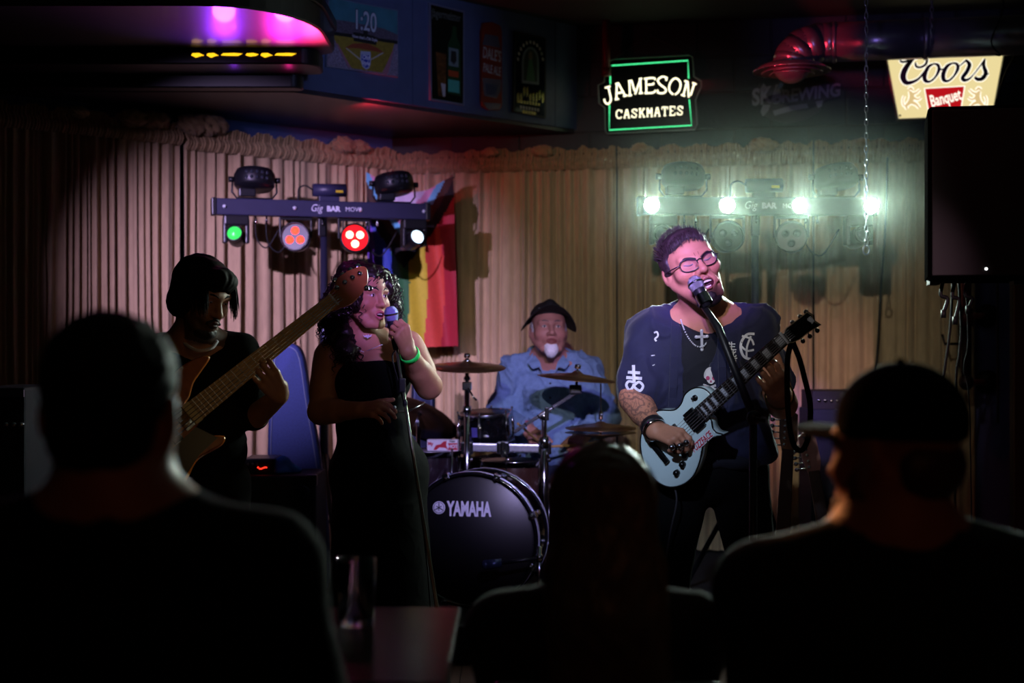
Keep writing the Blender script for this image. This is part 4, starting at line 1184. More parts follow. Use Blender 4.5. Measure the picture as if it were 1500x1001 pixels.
# red and white printed pack lying on the floor tom
pk = P(650, 652.5, 6.58); root = thing('printed_pack', 'red and white printed pack standing on the floor tom', 'box', (pk.x, pk.y, pk.z - 0.024))
M = frame(pk, (0.99, -0.1, 0), zaxis=(0, 0, 1)); q = MB(M); q.box((-0.006, 0.02, 0), (0.072, 0.02, 0.026), bev=0.002); q.build('carton', mat('pack_white', '#e6dfe4', 0.5), root)
Fm = M @ Matrix(((1, 0, 0, 0), (0, 0, -1, -0.0008), (0, 1, 0, 0), (0, 0, 0, 1)))
m_pr = mat('pack_red', '#b81830', 0.5)
q = MB(Fm); q.prism([(0.020, -0.022), (0.065, -0.022), (0.065, 0.010), (0.020, 0.010)], 0, 0.0006); q.build('red_panel', m_pr, root)
q = MB(Fm); q.prism([(-0.048, -0.022), (-0.035, 0.0), (-0.015, 0.004), (0.0, 0.018), (0.014, 0.020), (0.012, -0.002), (0.020, -0.022), (0.008, -0.012), (-0.02, -0.010), (-0.034, -0.022)], 0, 0.0006); q.build('red_animal', m_pr, root)
text('lettering', 'HOT', 0.022, Fm @ Matrix.Translation((0.043, -0.006, 0.001)), m_white, root, 0.0004, 0.001)
text('lettering', 'My', 0.020, Fm @ Matrix.Translation((-0.062, 0.006, 0.0)), m_pr, root, 0.0004, 0.001)
text('lettering', 'New', 0.014, Fm @ Matrix.Translation((0.040, 0.018, 0.0)), m_headb, root, 0.0004, 0.0005)

# rack bar with clamps on two posts
root = thing('drum_rack', 'silver horizontal rack bar with clamps above the bass drum', 'drum rack', (P(740, 800, 6.56).x, 6.56, ZST))
a, b = P(676, 655, 6.56), P(806, 657.5, 6.56); M = frame((a + b) / 2, b - a, zaxis=(0, 0, 1)); hl = (b - a).length / 2
q = MB(M); q.box((0, 0, 0), (hl, 0.02, 0.020), bev=0.007)
for z in (-0.008, 0.008): q.box((0, -0.0202, z), (hl, 0.0012, 0.002))
q.build('rack_bar', m_alu, root)
for px in (684, 737, 798):
    p = P(px, 656, 6.56); q = MB(); q.box(p, (0.030, 0.030, 0.030), bev=0.008); q.box(p + Vector((0, -0.03, -0.004)), (0.010, 0.012, 0.036), bev=0.004); q.tube([p + Vector((0, -0.045, 0)), p + Vector((0.02, -0.05, -0.05))], 0.006, 8); q.ell(p + Vector((0.02, -0.05, -0.052)), (0.010, 0.006, 0.010)); q.build('clamp', m_chrome, root)
for px in (684, 798):
    p = P(px, 656, 6.58); q = MB(); q.tube([(p.x, p.y + 0.03, ZST + 0.06), (p.x, p.y + 0.03, p.z + 0.05)], 0.019, 14); q.box((p.x, p.y + 0.03, ZST + 0.03), (0.03, 0.07, 0.03), bev=0.012); q.build('post', mat('post_dark', '#2a2a34', 0.25, 0.8), root)


def cymbal_mesh(q, c, r, R, bell=0.028):
    q.lathe([(0.0, 0.034 * r / 0.2), (bell * 0.6, 0.030 * r / 0.2), (bell, 0.018), (r * 0.5, 0.010), (r, -0.004), (r, -0.006), (r * 0.5, 0.0075), (bell, 0.015), (0.0, 0.026 * r / 0.2)], 48, c, R)


def cymbal(label, c, r, R, base, mid=None, name='cymbal_stand'):
    rt = thing(name, label, 'cymbal', (base[0], base[1], ZST)); c = Vector(c)
    q = MB(); cymbal_mesh(q, c, r, R); q.build('cymbal', m_bronze, rt)
    n = R @ Vector((0, 0, 1))
    q = MB(); q.tube([c - n * 0.05, c + n * 0.055], 0.0045, 8); q.lathe([(0, 0.018), (0.014, 0.020), (0.014, 0.030), (0.008, 0.034), (0, 0.034)], 14, c, R); q.lathe([(0, 0.040), (0.013, 0.040), (0.016, 0.052), (0.013, 0.060), (0, 0.060)], 14, c, R); q.build('wing_nut', m_chrome, rt)
    return rt


# crash cymbal on a straight stand (rises from the rack post)
c = P(684, 537, 6.52)
rt = cymbal('bronze crash cymbal on a chrome stand beside the singer', c, 0.178, Matrix.Rotation(R_(7), 3, 'X') @ Matrix.Rotation(R_(1), 3, 'Y'), (c.x, c.y - 0.04, 0))
q = MB(); q.tube([(c.x, c.y, c.z - 0.03), (c.x, c.y, c.z - 0.11)], 0.009, 10); q.ell((c.x, c.y, c.z - 0.055), (0.016, 0.016, 0.013)); q.box((c.x, c.y, c.z - 0.09), (0.022, 0.016, 0.02), bev=0.006); q.tube([(c.x, c.y - 0.01, c.z - 0.09), (c.x + 0.03, c.y - 0.02, c.z - 0.14), (c.x + 0.045, c.y - 0.02, c.z - 0.155)], 0.005, 8); q.build('tilter', m_chrome, rt)
q = MB(); q.tube([(c.x, c.y, c.z - 0.10), (c.x, c.y - 0.0, ZST + 0.06)], 0.0125, 12); q.lathe([(0.012, -0.02), (0.019, -0.018), (0.019, 0.018), (0.012, 0.02)], 12, (c.x, c.y, c.z - 0.20)); q.build('stand_tube', m_chrome, rt)
for k in range(3):
    a = R_((60, 195, 345)[k]); q = MB(); q.tube([(c.x, c.y, ZST + 0.15), (c.x + 0.12 * math.cos(a), c.y + 0.12 * math.sin(a), ZST + 0.01)], 0.008, 8); q.build('leg', m_chrome, rt)
# cymbal on a boom arm in front of the drummer
c = P(845, 553, 6.52)
pb = P(797, 610, 6.50)
rt = cymbal('bronze cymbal on a striped boom arm in front of the drummer', c, 0.182, Matrix.Rotation(R_(3), 3, 'X') @ Matrix.Rotation(R_(5), 3, 'Y'), (pb.x, pb.y, 0))
q = MB(); q.tube([c - Vector((0, 0, 0.02)), P(844, 572, 6.50)], 0.006, 8); q.box(P(843, 571, 6.50), (0.028, 0.02, 0.022), bev=0.008); q.build('tilter', m_fix, rt)
e0, e1 = P(752, 634, 6.48), P(846, 574, 6.50); q = MB(); q.tube([e0, e1], 0.0085, 12); q.build('boom_arm', m_alu, rt)
for t in (0.0, 0.18, 0.38, 0.6): q = MB(); q.tube([e0.lerp(e1, t), e0.lerp(e1, t + 0.02)], 0.0098, 12); q.build('boom_ring', m_fix, rt)
q = MB(); q.tube([(pb.x, pb.y, ZST + 0.05), (pb.x, pb.y, pb.z)], 0.0125, 12); q.lathe([(0.012, -0.03), (0.022, -0.025), (0.022, 0.02), (0.012, 0.03)], 14, (pb.x, pb.y, pb.z - 0.12)); q.build('stand_tube', m_chrome, rt)
q = MB(); q.ell(pb, (0.024, 0.02, 0.024)); q.box(pb + Vector((0.012, -0.02, 0.012)), (0.010, 0.012, 0.03), bev=0.004); q.build('boom_clamp', m_chrome, rt)
for k in range(3):
    a = R_((40, 160, 280)[k]); q = MB(); q.tube([(pb.x, pb.y, ZST + 0.28), (pb.x + 0.15 * math.cos(a), pb.y + 0.12 * math.sin(a), ZST + 0.01)], 0.008, 8); q.build('leg', m_chrome, rt)
# hi-hat
c = P(880, 626, 6.55); rt = thing('hi_hat', 'pair of hi hat cymbals on a thin rod at the drummer side', 'cymbal', (c.x, c.y, ZST))
R3 = Matrix.Rotation(R_(2), 3, 'X')
q = MB(); cymbal_mesh(q, c, 0.165, R3); q.build('top_cymbal', m_bronze, rt)
q = MB(); cymbal_mesh(q, c - Vector((0, 0, 0.030)), 0.165, Matrix.Rotation(PI, 3, 'X')); q.build('bottom_cymbal', m_bronze, rt)
q = MB(); q.tube([(c.x, c.y, ZST + 0.05), (c.x, c.y, c.z + 0.20)], 0.0035, 8); q.lathe([(0, 0.035), (0.010, 0.036), (0.010, 0.06), (0.006, 0.075), (0, 0.075)], 12, c); q.build('rod', m_chrome, rt)
q = MB(); q.tube([(c.x, c.y, ZST + 0.05), (c.x, c.y, c.z - 0.06)], 0.012, 12); q.build('stand_tube', m_chrome, rt)
for k in range(3):
    a = R_(90 + 120 * k); q = MB(); q.tube([(c.x, c.y, ZST + 0.35), (c.x + 0.2 * math.cos(a), c.y + 0.2 * math.sin(a), ZST + 0.01)], 0.008, 8); q.build('leg', m_chrome, rt)
# big cymbal tilted towards us behind the singer
c = P(612, 612, 6.97)
rt = cymbal('large dark ride cymbal tilted down behind the singer', c, 0.206, Matrix.Rotation(R_(22), 3, 'Y') @ Matrix.Rotation(R_(-28), 3, 'X'), (c.x, c.y + 0.03, 0))
q = MB(); q.tube([(c.x, c.y + 0.04, ZST + 0.05), (c.x, c.y + 0.04, c.z - 0.06), (c.x, c.y + 0.01, c.z - 0.01)], 0.011, 12); q.build('stand_tube', m_chrome, rt)
for k in range(3):
    a = R_(90 + 120 * k); q = MB(); q.tube([(c.x, c.y + 0.04, ZST + 0.32), (c.x + 0.17 * math.cos(a), c.y + 0.04 + 0.17 * math.sin(a), ZST + 0.01)], 0.008, 8); q.build('leg', m_chrome, rt)
# drum throne
tc_ = P(805, 700, 7.12); rt = thing('drum_throne', 'round black drum stool under the drummer', 'stool', (tc_.x, tc_.y, ZST))
q = MB(); q.lathe([(0, 0.43), (0.15, 0.43), (0.165, 0.45), (0.165, 0.475), (0.15, 0.49), (0, 0.495)], 28, (tc_.x, tc_.y, ZST - 0.03)); q.build('seat', m_fix, rt)
q = MB(); q.tube([(tc_.x, tc_.y, ZST + 0.1), (tc_.x, tc_.y, ZST + 0.41)], 0.014, 12); q.build('post', m_chrome, rt)
for k in range(3):
    a = R_(90 + 120 * k); q = MB(); q.tube([(tc_.x, tc_.y, ZST + 0.28), (tc_.x + 0.22 * math.cos(a), tc_.y + 0.22 * math.sin(a), ZST + 0.01)], 0.010, 8); q.build('leg', m_chrome, rt)
# bass drum microphone on a short boom stand
kb = P(800, 800, 5.93); rt = thing('kick_microphone', 'short boom stand with microphone in front of the bass drum', 'microphone', (kb.x, kb.y, ZST))
q = MB(); q.tube([P(712, 828, 5.93), P(735, 825, 5.93)], [0.022, 0.018], 14); q.ell(P(712, 828, 5.93), (0.020, 0.022, 0.022)); q.build('microphone', mat('mic_blue_grey', '#3a4666', 0.3, 0.6), rt)
q = MB(); q.tube([P(735, 825, 5.93), P(790, 818, 5.93)], 0.008, 10); q.build('boom', m_fix, rt)
q = MB(); p = P(790, 818, 5.93); q.tube([(p.x, p.y, ZST + 0.01), (p.x, p.y, p.z + 0.05)], 0.010, 10); q.lathe([(0, 0), (0.075, 0), (0.08, 0.01), (0.02, 0.022), (0, 0.022)], 24, (p.x, p.y, ZST)); q.ell(p, (0.018, 0.018, 0.022)); q.build('stand', m_chrome, rt)
# ---------------------------------------------------------------- people: building blocks
def rot(yaw=0, pitch=0, roll=0):
    """facing the camera at zero; yaw turns the face to the image right, pitch looks down, roll tips the crown to the image right"""
    return Matrix.Rotation(R_(roll), 3, 'Y') @ Matrix.Rotation(R_(yaw), 3, 'Z') @ Matrix.Rotation(R_(pitch), 3, 'X')


class Head:
    def __init__(s, C, R, sc=1.0, wide=1.0):
        s.C = Vector(C); s.R = R; s.sc = sc; s.w = wide

    def q(s, p): return s.C + s.R @ Vector((p[0] * s.sc * s.w, p[1] * s.sc, p[2] * s.sc))

    def loc(s, V):
        L = (V - A3(s.C)) @ np.array(s.R) / s.sc
        L[:, 0] /= s.w
        return L

    def E(s, S, c, r, k=0.015, sub=False, Rl=None):
        S.ell(s.q(c), (r[0] * s.sc * s.w, r[1] * s.sc, r[2] * s.sc), s.R if Rl is None else s.R @ Rl, k * s.sc, sub)

    def K(s, S, a, b, ra, rb, k=0.012, sub=False): S.cone(s.q(a), s.q(b), ra * s.sc, rb * s.sc, k * s.sc, sub)

    def sculpt(s, S, jaw=0.0, mouth=None, cheek=0.0, nose=1.0, snarl=0.0, fat=0.0, lips=1.0, brow=0.0):
        E, K = s.E, s.K
        E(S, (0, 0.018, 0.038), (0.077, 0.097, 0.080), 0.02)
        E(S, (0, -0.030, -0.010), (0.066 + fat * .3, 0.060, 0.088), 0.03)
        for x in (-1, 1):
            K(S, (x * 0.058, 0.005, -0.045), (x * (0.032 + fat * .4), -0.058, -0.098 - jaw), 0.022 + fat * .5, 0.018 + fat * .5, 0.025)
            E(S, (x * 0.042, -0.056, -0.032 + snarl * 0.006), (0.026 + cheek, 0.024 + cheek * .7, 0.026), 0.02)
            E(S, (x * 0.0785, 0.014, -0.010), (0.009, 0.021, 0.033), 0.006, False, Matrix.Rotation(R_(x * -22), 3, 'Z'))
            E(S, (x * 0.0865, 0.006, -0.008), (0.005, 0.010, 0.018), 0.004, True)
        E(S, (0, -0.070, -0.102 - jaw), (0.024, 0.020, 0.018), 0.022)
        for x in (-1, 1):
            K(S, (x * 0.046, -0.070, 0.021 - brow * .2), (x * 0.010, -0.083, 0.020 - brow), 0.011, 0.011, 0.014)
            E(S, (x * 0.031, -0.098, 0.000), (0.019, 0.019, 0.0125), 0.012, True)
            E(S, (x * 0.031, -0.0705, -0.001), (0.0150, 0.0140, 0.0125), 0.004)
        K(S, (0, -0.084, 0.012), (0, -0.106 * nose, -0.034 + snarl * .004), 0.0085, 0.0120, 0.010)
        E(S, (0, -0.107 * nose, -0.036 + snarl * .004), (0.0125, 0.0115, 0.010), 0.008)
        for x in (-1, 1):
            E(S, (x * 0.0135, -0.095, -0.039 + snarl * .005), (0.0090, 0.011, 0.008), 0.006)
            E(S, (x * 0.0065, -0.105, -0.0465 + snarl * .004), (0.0036, 0.006, 0.003), 0.002, True)
            if snarl: K(S, (x * 0.018, -0.094, -0.038), (x * 0.040, -0.076, -0.075), 0.006, 0.006, 0.008)
        E(S, (0, -0.076, -0.068 - jaw * .5), (0.034, 0.020, 0.026 + jaw * .5), 0.015)
        u = -0.0640 + snarl * 0.006
        for x in (-1, 1):
            K(S, (x * 0.0235, -0.089, -0.069 - jaw * .4), (x * 0.004, -0.0985, u), 0.0040 * lips, 0.0064 * lips, 0.004)
            K(S, (x * 0.0215, -0.089, -0.0715 - jaw * .6), (x * 0.004, -0.0970, -0.0770 - jaw), 0.0042 * lips, 0.0070 * lips, 0.004)
        if mouth:
            E(S, (0, -0.098, -0.0705 - jaw * .5), (mouth[0], 0.026, mouth[1]), 0.003, True)
        else:
            K(S, (-0.021, -0.100, -0.0705), (0.021, -0.100, -0.0705), 0.0020, 0.0020, 0.003, True)

    def tint(s, V, base, lip, jaw=0.0, mouth=None, beard=None, beard_fn=None, seed=0):
        """skin colours: lips, mouth cavity, stubble and soft blotches"""
        L = s.loc(V); col = np.tile(np.array(base[:3]), (len(V), 1))
        bl = wave_noise(V, 60, seed) * 0.10 + wave_noise(V, 250, seed + 1) * 0.05
        col *= (1 + bl)[:, None]
        near = (np.abs(L) < 0.16).all(1)

        def mixin(mask, c, a=1.0):
            m = (np.clip(mask, 0, 1) * near * a)[:, None]; col[:] = col * (1 - m) + np.array(c[:3]) * m
        rosy = np.exp(-(((np.abs(L[:, 0]) - 0.042) / 0.022) ** 2 + ((L[:, 2] + 0.035) / 0.022) ** 2)) * (L[:, 1] < -0.03)
        mixin(rosy * 0.35, (base[0] * 1.05, base[1] * 0.72, base[2] * 0.72))
        zc = -0.0705 - jaw * .5
        l = 1 - np.sqrt((L[:, 0] / 0.026) ** 2 + ((L[:, 2] - zc) / (0.0125 + jaw * .62)) ** 2)
        mixin((l * 9) * (L[:, 1] < -0.080), lip)
        if mouth:
            l = 1 - np.sqrt((L[:, 0] / (mouth[0] * 1.02)) ** 2 + ((L[:, 2] - zc) / (mouth[1] * 1.05)) ** 2)
            mixin((l * 12) * (L[:, 1] > -0.093) * (L[:, 1] < -0.05), (0.05, 0.008, 0.010))
        if beard is not None:
            mixin(beard_fn(L), beard)
        return col

    def eyes(s, root, iris='#2a1a12', open_=1.0, brow_m=None, brow_dz=0.0, brow_in=0.0):
        for x in (-1, 1):
            q = MB(); q.ell(s.q((x * 0.031, -0.0738, -0.001)), (0.0128 * s.sc, 0.0125 * s.sc, 0.0062 * open_ * s.sc), s.R, 18, 12)
            eye = q.build('eye', mat('eye_white', '#c9c0bc', 0.2), root)
            q = MB(); q.ell(s.q((x * 0.031, -0.0812, -0.0005)), (0.0056 * s.sc, 0.0058 * s.sc, 0.0055 * open_ * s.sc), s.R, 14, 8); q.build('iris', mat('iris_' + iris[1:], iris, 0.15), eye)
            q = MB(); q.tube([s.q((x * 0.0185, -0.0815, -0.001)), s.q((x * 0.026, -0.0862, 0.0048 * open_)), s.q((x * 0.034, -0.0858, 0.0052 * open_)), s.q((x * 0.0445, -0.0785, -0.0005))], 0.0013 * s.sc, 6); q.build('eyelash', mat('lash', '#120c0a', 0.6), root)
        if brow_m:
            for x in (-1, 1):
                q = MB(); q.tube(spline([s.q((x * 0.012, -0.0935, 0.0205 - brow_in)), s.q((x * 0.026, -0.0900, 0.0265 + brow_dz)), s.q((x * 0.040, -0.0815, 0.0260 + brow_dz)), s.q((x * 0.050, -0.0715, 0.0200))], 4), [0.0026 * s.sc] * 4 + [0.0036 * s.sc] * 5 + [0.0030 * s.sc] * 2 + [0.0012 * s.sc] * 2, 7); q.build('eyebrow', brow_m, root)


def hand(S, wrist, d, n, thumb, curl=((25, 35, 20),) * 4, spread=0.0, sc=1.0, tcurl=(20, 20), tdir=None, k=0.004):
    """five fingers: d wrist-to-knuckles, n back of the hand, thumb = +1/-1 side along d x n"""
    w = Vector(wrist); d = Vector(d).normalized(); n = Vector(n); n = (n - d * n.dot(d)).normalized(); t = d.cross(n) * thumb
    tips = []; pips = []
    off = [0.030, 0.0105, -0.0095, -0.028]; kl = [0.086, 0.090, 0.086, 0.077]; fl = [0.072, 0.080, 0.074, 0.058]; fr = [0.0092, 0.0095, 0.0090, 0.0080]
    for i in range(4):
        kn = w + (d * kl[i] + t * off[i]) * sc
        S.cone(w + (t * off[i] * 0.55 + d * 0.004) * sc, kn, 0.0150 * sc, 0.0118 * sc, 0.010)
        dd = (d + t * (spread * (1.5 - i) * 0.12)).normalized(); p = kn; ang = 0
        ls = [fl[i] * 0.46, fl[i] * 0.31, fl[i] * 0.23]
        for j in range(3):
            ang += curl[i][j]
            v = dd * math.cos(R_(ang)) - n * math.sin(R_(ang))
            e = p + v * ls[j] * sc
            S.cone(p, e, fr[i] * (1 - j * 0.09) * sc, fr[i] * (0.93 - j * 0.10) * sc, k); p = e
            if j == 0: pips.append(p.copy())
        tips.append(p)
    tb = w + (d * 0.022 + t * 0.024 - n * 0.006) * sc
    S.cone(w + (d * 0.01 + t * 0.012) * sc, tb, 0.016 * sc, 0.0155 * sc, 0.010)
    td = Vector(tdir).normalized() if tdir is not None else (d * 0.62 + t * 0.72 - n * 0.30).normalized()
    e1 = tb + td * 0.042 * sc
    td2 = (td * math.cos(R_(tcurl[0])) + (d * 0.8 - t * 0.5 - n * 0.3).normalized() * math.sin(R_(tcurl[0]))).normalized()
    e2 = e1 + td2 * 0.030 * sc; e3 = e2 + td2 * 0.022 * sc
    S.cone(tb, e1, 0.0150 * sc, 0.0112 * sc, 0.008); S.cone(e1, e2, 0.0108 * sc, 0.0102 * sc, k); S.cone(e2, e3, 0.0100 * sc, 0.0082 * sc, k)
    return tips, pips


def cloth(name, S, h, m, root, amp=0.004, scale=28, seed=0, axis=None, cut=None):
    V, Q = S.mesh(h)
    N = vnormals(V, Q)
    rg = np.maximum(0, 1 - 5.0 * np.abs(wave_noise(V, scale * 0.9, seed + 4, 5))) ** 1.5 + 0.6 * np.maximum(0, 1 - 5.0 * np.abs(wave_noise(V, scale * 1.7, seed + 5, 5))) ** 1.5
    V = V + N * np.maximum((wave_noise(V, scale, seed, axis=axis) * 0.7 + wave_noise(V, scale * 2.3, seed + 9) * 0.3 + rg * 0.30 - 0.05) * amp, -0.003)[:, None]
    return sculpt_obj(name, V, Q, m, root)


def strands(n, start, step, length, seg, r, seed, jitter=0.1, curl=None):
    """loose hair as thin tapered tubes; start(rng)->point, step(p, t, rng)->direction"""
    rng = random.Random(seed); q = MB()
    for i in range(n):
        p = start(rng); pts = [p]; L = length * rng.uniform(0.75, 1.15); ph = rng.uniform(0, 6.28); base = p
        for j in range(seg):
            d = step(base, (j + 0.5) / seg, rng); base = base + d * (L / seg)
            if curl:
                a = ph + curl[1] * (j + 1) / seg * 2 * PI
                u = d.orthogonal().normalized(); v = d.cross(u)
                pts.append(base + (u * math.cos(a) + v * math.sin(a)) * curl[0])
            else: pts.append(base.copy())
        q.tube(pts, [r * (1 - 0.75 * (j / seg) ** 2) for j in range(seg + 1)], 4, caps=False)
    return q


def leg_set(S, hips, knees, ankles, r=(0.095, 0.068, 0.055)):
    for h, k_, a in zip(hips, knees, ankles):
        S.cone(h, k_, r[0], r[1], 0.03); S.cone(k_, a, r[1], r[2], 0.02)


def shoe(root, ankle, fwd, m, zf):
    f = Vector((fwd[0], fwd[1], 0)).normalized(); a = Vector((ankle[0], ankle[1], zf)); S = Sculpt()
    S.cone(a + Vector((0, 0, 0.038)) - f * 0.05, a + f * 0.10 + Vector((0, 0, 0.034)), 0.036, 0.038, 0.02)
    S.cone(a + f * 0.10 + Vector((0, 0, 0.034)), a + f * 0.18 + Vector((0, 0, 0.028)), 0.038, 0.028, 0.02)
    S.cone(a + Vector((0, 0, 0.05)), a + Vector((0, 0, 0.10)), 0.040, 0.045, 0.02)
    V, Q = S.mesh(0.008); V[:, 2] = np.maximum(V[:, 2], zf + 0.001); sculpt_obj('shoe', V, Q, m, root)


def beads(q, pts, r, gap):
    pts = spline(pts, 10); acc = 0; last = pts[0]
    for a, b in zip(pts, pts[1:]):
        acc += (b - a).length
        if acc >= gap: q.ell(b, (r, r, r), None, 7, 5); acc = 0


def ray_at(bvh, px, py, off=0.002):
    """point of a surface that the photograph shows at a pixel"""
    d = Vector(((px - 750) / F, 1, -(py - 500.5) / F)).normalized(); h = bvh.ray_cast(Vector((0, 0, CZ)), d, 12)
    return (h[0] - d * off) if h[0] is not None else None


def print_on(name, poly, bvh, off, m, parent, Yg):
    """flat print on cloth: polygon at its pixels, laid on the surface"""
    a = [P(x, y, Yg) for x, y in poly]; q = MB(frame(a[0], (1, 0, 0), yaxis=(0, 0, 1))); Mi_ = q.M.inverted()
    q.prism([tuple((Mi_ @ v).xy) for v in a], 0.0, 0.0002); o = q.build(name, m, parent)
    drape(o, bvh, (a[0] - Vector((0, 0, CZ))), off, 1.2, 2); return o


m_skin = mat('skin', '#c08a70', 0.5, vcol=True, bump=0.12, bump_scale=500, spec=0.4)
m_hair_d = mat('hair_dark', '#120d0b', 0.7, spec=0.12, noise_amt=0.3, noise_scale=90)
m_cloth_k = mat('cloth_black', '#060607', 0.9, spec=0.15, bump=0.15, bump_scale=400)
m_shoe = mat('shoe_black', '#0a0a0b', 0.5)

# ---------------------------------------------------------------- guitarist singing at the microphone
G = thing('person', 'guitarist in navy printed shirt and glasses shouting into a microphone', 'person', (P(1040, 700, 4.9).x, 4.9, 0))
gh = Head(P(1011, 390, 4.72), rot(12, -4, -19), 1.02, 1.05)
S = Sculpt(); gh.sculpt(S, jaw=0.014, mouth=(0.0245, 0.0135), cheek=0.006, snarl=1.0, fat=0.005, brow=0.008)
nb = P(1033, 462, 4.83)
S.cone(gh.q((0, 0.028, -0.055)), nb, 0.064, 0.072, 0.025)
sR, sL = P(956, 492, 4.86), P(1103, 485, 4.86)
eR, wR = P(929, 583, 4.80), P(960, 631, 4.635)
eL, wL = P(1146, 592, 4.82), P(1140, 574, 4.545)
S.ell(P(1033, 530, 4.87), (0.185, 0.125, 0.20), None, 0.04); S.ell(P(1036, 610, 4.87), (0.18, 0.145, 0.15), None, 0.04)
S.cone(nb, sR, 0.068, 0.062, 0.04); S.cone(nb, sL, 0.068, 0.062, 0.04)
for a, b, c in ((sR, eR, wR), (sL, eL, wL)):
    S.cone(a, b, 0.062, 0.049, 0.02); S.cone(b, c, 0.049, 0.033, 0.015); S.cone(Vector(b).lerp(c, 0.15), Vector(b).lerp(c, 0.45), 0.050, 0.046, 0.015)
hR = P(999, 643, 4.56) - wR
_, gpip = hand(S, wR, hR, Vector((0.25, -0.80, 0.45)), -1, ((38, 50, 30), (48, 55, 30), (58, 60, 30), (66, 62, 30)), 0.2, 1.0, (25, 10), tdir=hR.normalized() * 0.8 + Vector((0.25, 0, -0.25)))
hand(S, wL, Vector((-0.30, -0.80, 0.36)), Vector((0.58, -0.10, -0.75)), 1, ((48, 62, 40), (50, 66, 42), (52, 68, 44), (55, 70, 46)), 0.9, 1.12, (5, 5), tdir=Vector((-0.55, 0.1, 0.80)))
V, Q = S.mesh(0.0034)
def gbeard(L):
    b = np.exp(-((np.abs(L[:, 0]) / 0.062) ** 4)) * (L[:, 1] < -0.005) * (1 / (1 + np.exp((L[:, 2] + 0.090) * 220)))
    mus = np.exp(-((L[:, 2] + 0.052) / 0.006) ** 2 - (L[:, 0] / 0.028) ** 4) * (L[:, 1] < -0.08) * 0.35
    return np.clip(b * 0.92 + mus, 0, 1) * (np.sqrt((L[:, 0] / 0.027) ** 2 + ((L[:, 2] + 0.0775) / 0.021) ** 2) > 1)
col = gh.tint(V, hexc('#c08468'), hexc('#9a5a54'), 0.014, (0.0245, 0.0135), hexc('#1c1210'), gbeard, 3)
dR = A3(wR) - A3(eR); tt = ((V - A3(eR)) @ dR) / (dR @ dR); dist = np.linalg.norm(V - A3(eR) - np.clip(tt, 0, 1)[:, None] * dR, axis=1)
tat = (tt > -0.05) & (tt < 1.0) & (dist < 0.07)                                 # inked forearm
tn = (np.abs(wave_noise(V, 110, 5)) < 0.10) | (np.abs(wave_noise(V, 190, 6)) < 0.07)
col[tat & tn] = col[tat & tn] * 0.45 + np.array([0.02, 0.03, 0.05]) * 0.5
sculpt_obj('body', V, Q, m_skin, G, col)
q = MB()                                                                        # teeth
for i in range(8):
    x = -0.0190 + i * 0.0054; q.box(gh.q((x, -0.0890 + abs(x) * 0.28, -0.0680)), (0.0027 * 1.05, 0.003, 0.0046), gh.R, bev=0.001); q.box(gh.q((x * 0.85, -0.0860 + abs(x) * 0.28, -0.0880)), (0.0022, 0.003, 0.0034), gh.R, bev=0.001)
q.build('teeth', mat('teeth', '#e6dccf', 0.3), G)
for x in (-1, 1):                                                               # eyes squeezed shut
    q = MB(); q.tube(spline([gh.q((x * 0.0185, -0.0835, -0.003)), gh.q((x * 0.027, -0.0868, -0.0045)), gh.q((x * 0.036, -0.0848, -0.0035)), gh.q((x * 0.046, -0.0772, 0.001))], 4), 0.0016, 6); q.build('eyelash', mat('lash'), G)
    q = MB(); q.tube(spline([gh.q((x * 0.009, -0.0965, 0.0075)), gh.q((x * 0.025, -0.0925, 0.0155)), gh.q((x * 0.040, -0.0835, 0.0190)), gh.q((x * 0.052, -0.0710, 0.0160))], 4), [0.0034] * 5 + [0.0036] * 5 + [0.002] * 3, 7, squash=1.3); q.build('eyebrow', mat('hair_brown', '#2a1c18', 0.5), G)
for x in (-1, 1):                                                               # creases of the screwed up eyes and nose
    for pts in (((0.048, -0.077, -0.002), (0.058, -0.066, -0.006)), ((0.047, -0.078, -0.006), (0.056, -0.068, -0.014)), ((0.006, -0.0955, 0.012), (0.007, -0.0935, 0.030)), ((0.010, -0.0985, -0.006), (0.017, -0.0930, -0.016))):
        q = MB(); q.tube([gh.q((x * p[0], p[1], p[2])) for p in pts], [0.0011, 0.0006], 5); q.build('crease', mat('crease_skin', '#7a4a40', 0.7), G)
S = Sculpt(); gh.E(S, (0, -0.060, -0.130), (0.036, 0.030, 0.022), 0.02); gh.E(S, (0, -0.084, -0.116), (0.018, 0.012, 0.014), 0.01)
for x in (-1, 1): gh.K(S, (x * 0.030, -0.055, -0.122), (x * 0.058, -0.005, -0.078), 0.016, 0.009, 0.015)
V, Q = S.mesh(0.004); sculpt_obj('beard', V + vnormals(V, Q) * (wave_noise(V, 260, 3) * 0.003)[:, None], Q, mat('beard_dark', '#1a1012', 0.65, noise_amt=0.3, noise_scale=200), G)
# hair: short crop combed forward
S = Sculpt(); gh.E(S, (0, 0.022, 0.042), (0.0815, 0.098, 0.081), 0.02); gh.E(S, (0, -0.028, 0.082), (0.058, 0.050, 0.038), 0.02)
for x in (-1, 1): gh.E(S, (x * 0.072, 0.01, 0.02), (0.014, 0.035, 0.04), 0.01)
gh.E(S, (0.004, -0.092, 0.018), (0.072, 0.062, 0.066), 0.004, True); gh.E(S, (0, -0.03, -0.075), (0.12, 0.14, 0.080), 0.006, True)
V, Q = S.mesh(0.0035); N = vnormals(V, Q); V = V + N * (wave_noise(V, 160, 4, axis=(1.6, .5, .5)) * 0.004)[:, None]
m_ghair = mat('hair_short', '#332628', 0.5, noise_amt=0.5, noise_scale=140); sculpt_obj('hair', V, Q, m_ghair, G)
fr_ = lambda rng: (lambda x: gh.q((x, -0.072 + x * x * 9, 0.104 - x * x * 6 + rng.uniform(-0.006, 0.004))))(rng.uniform(-0.064, 0.060))
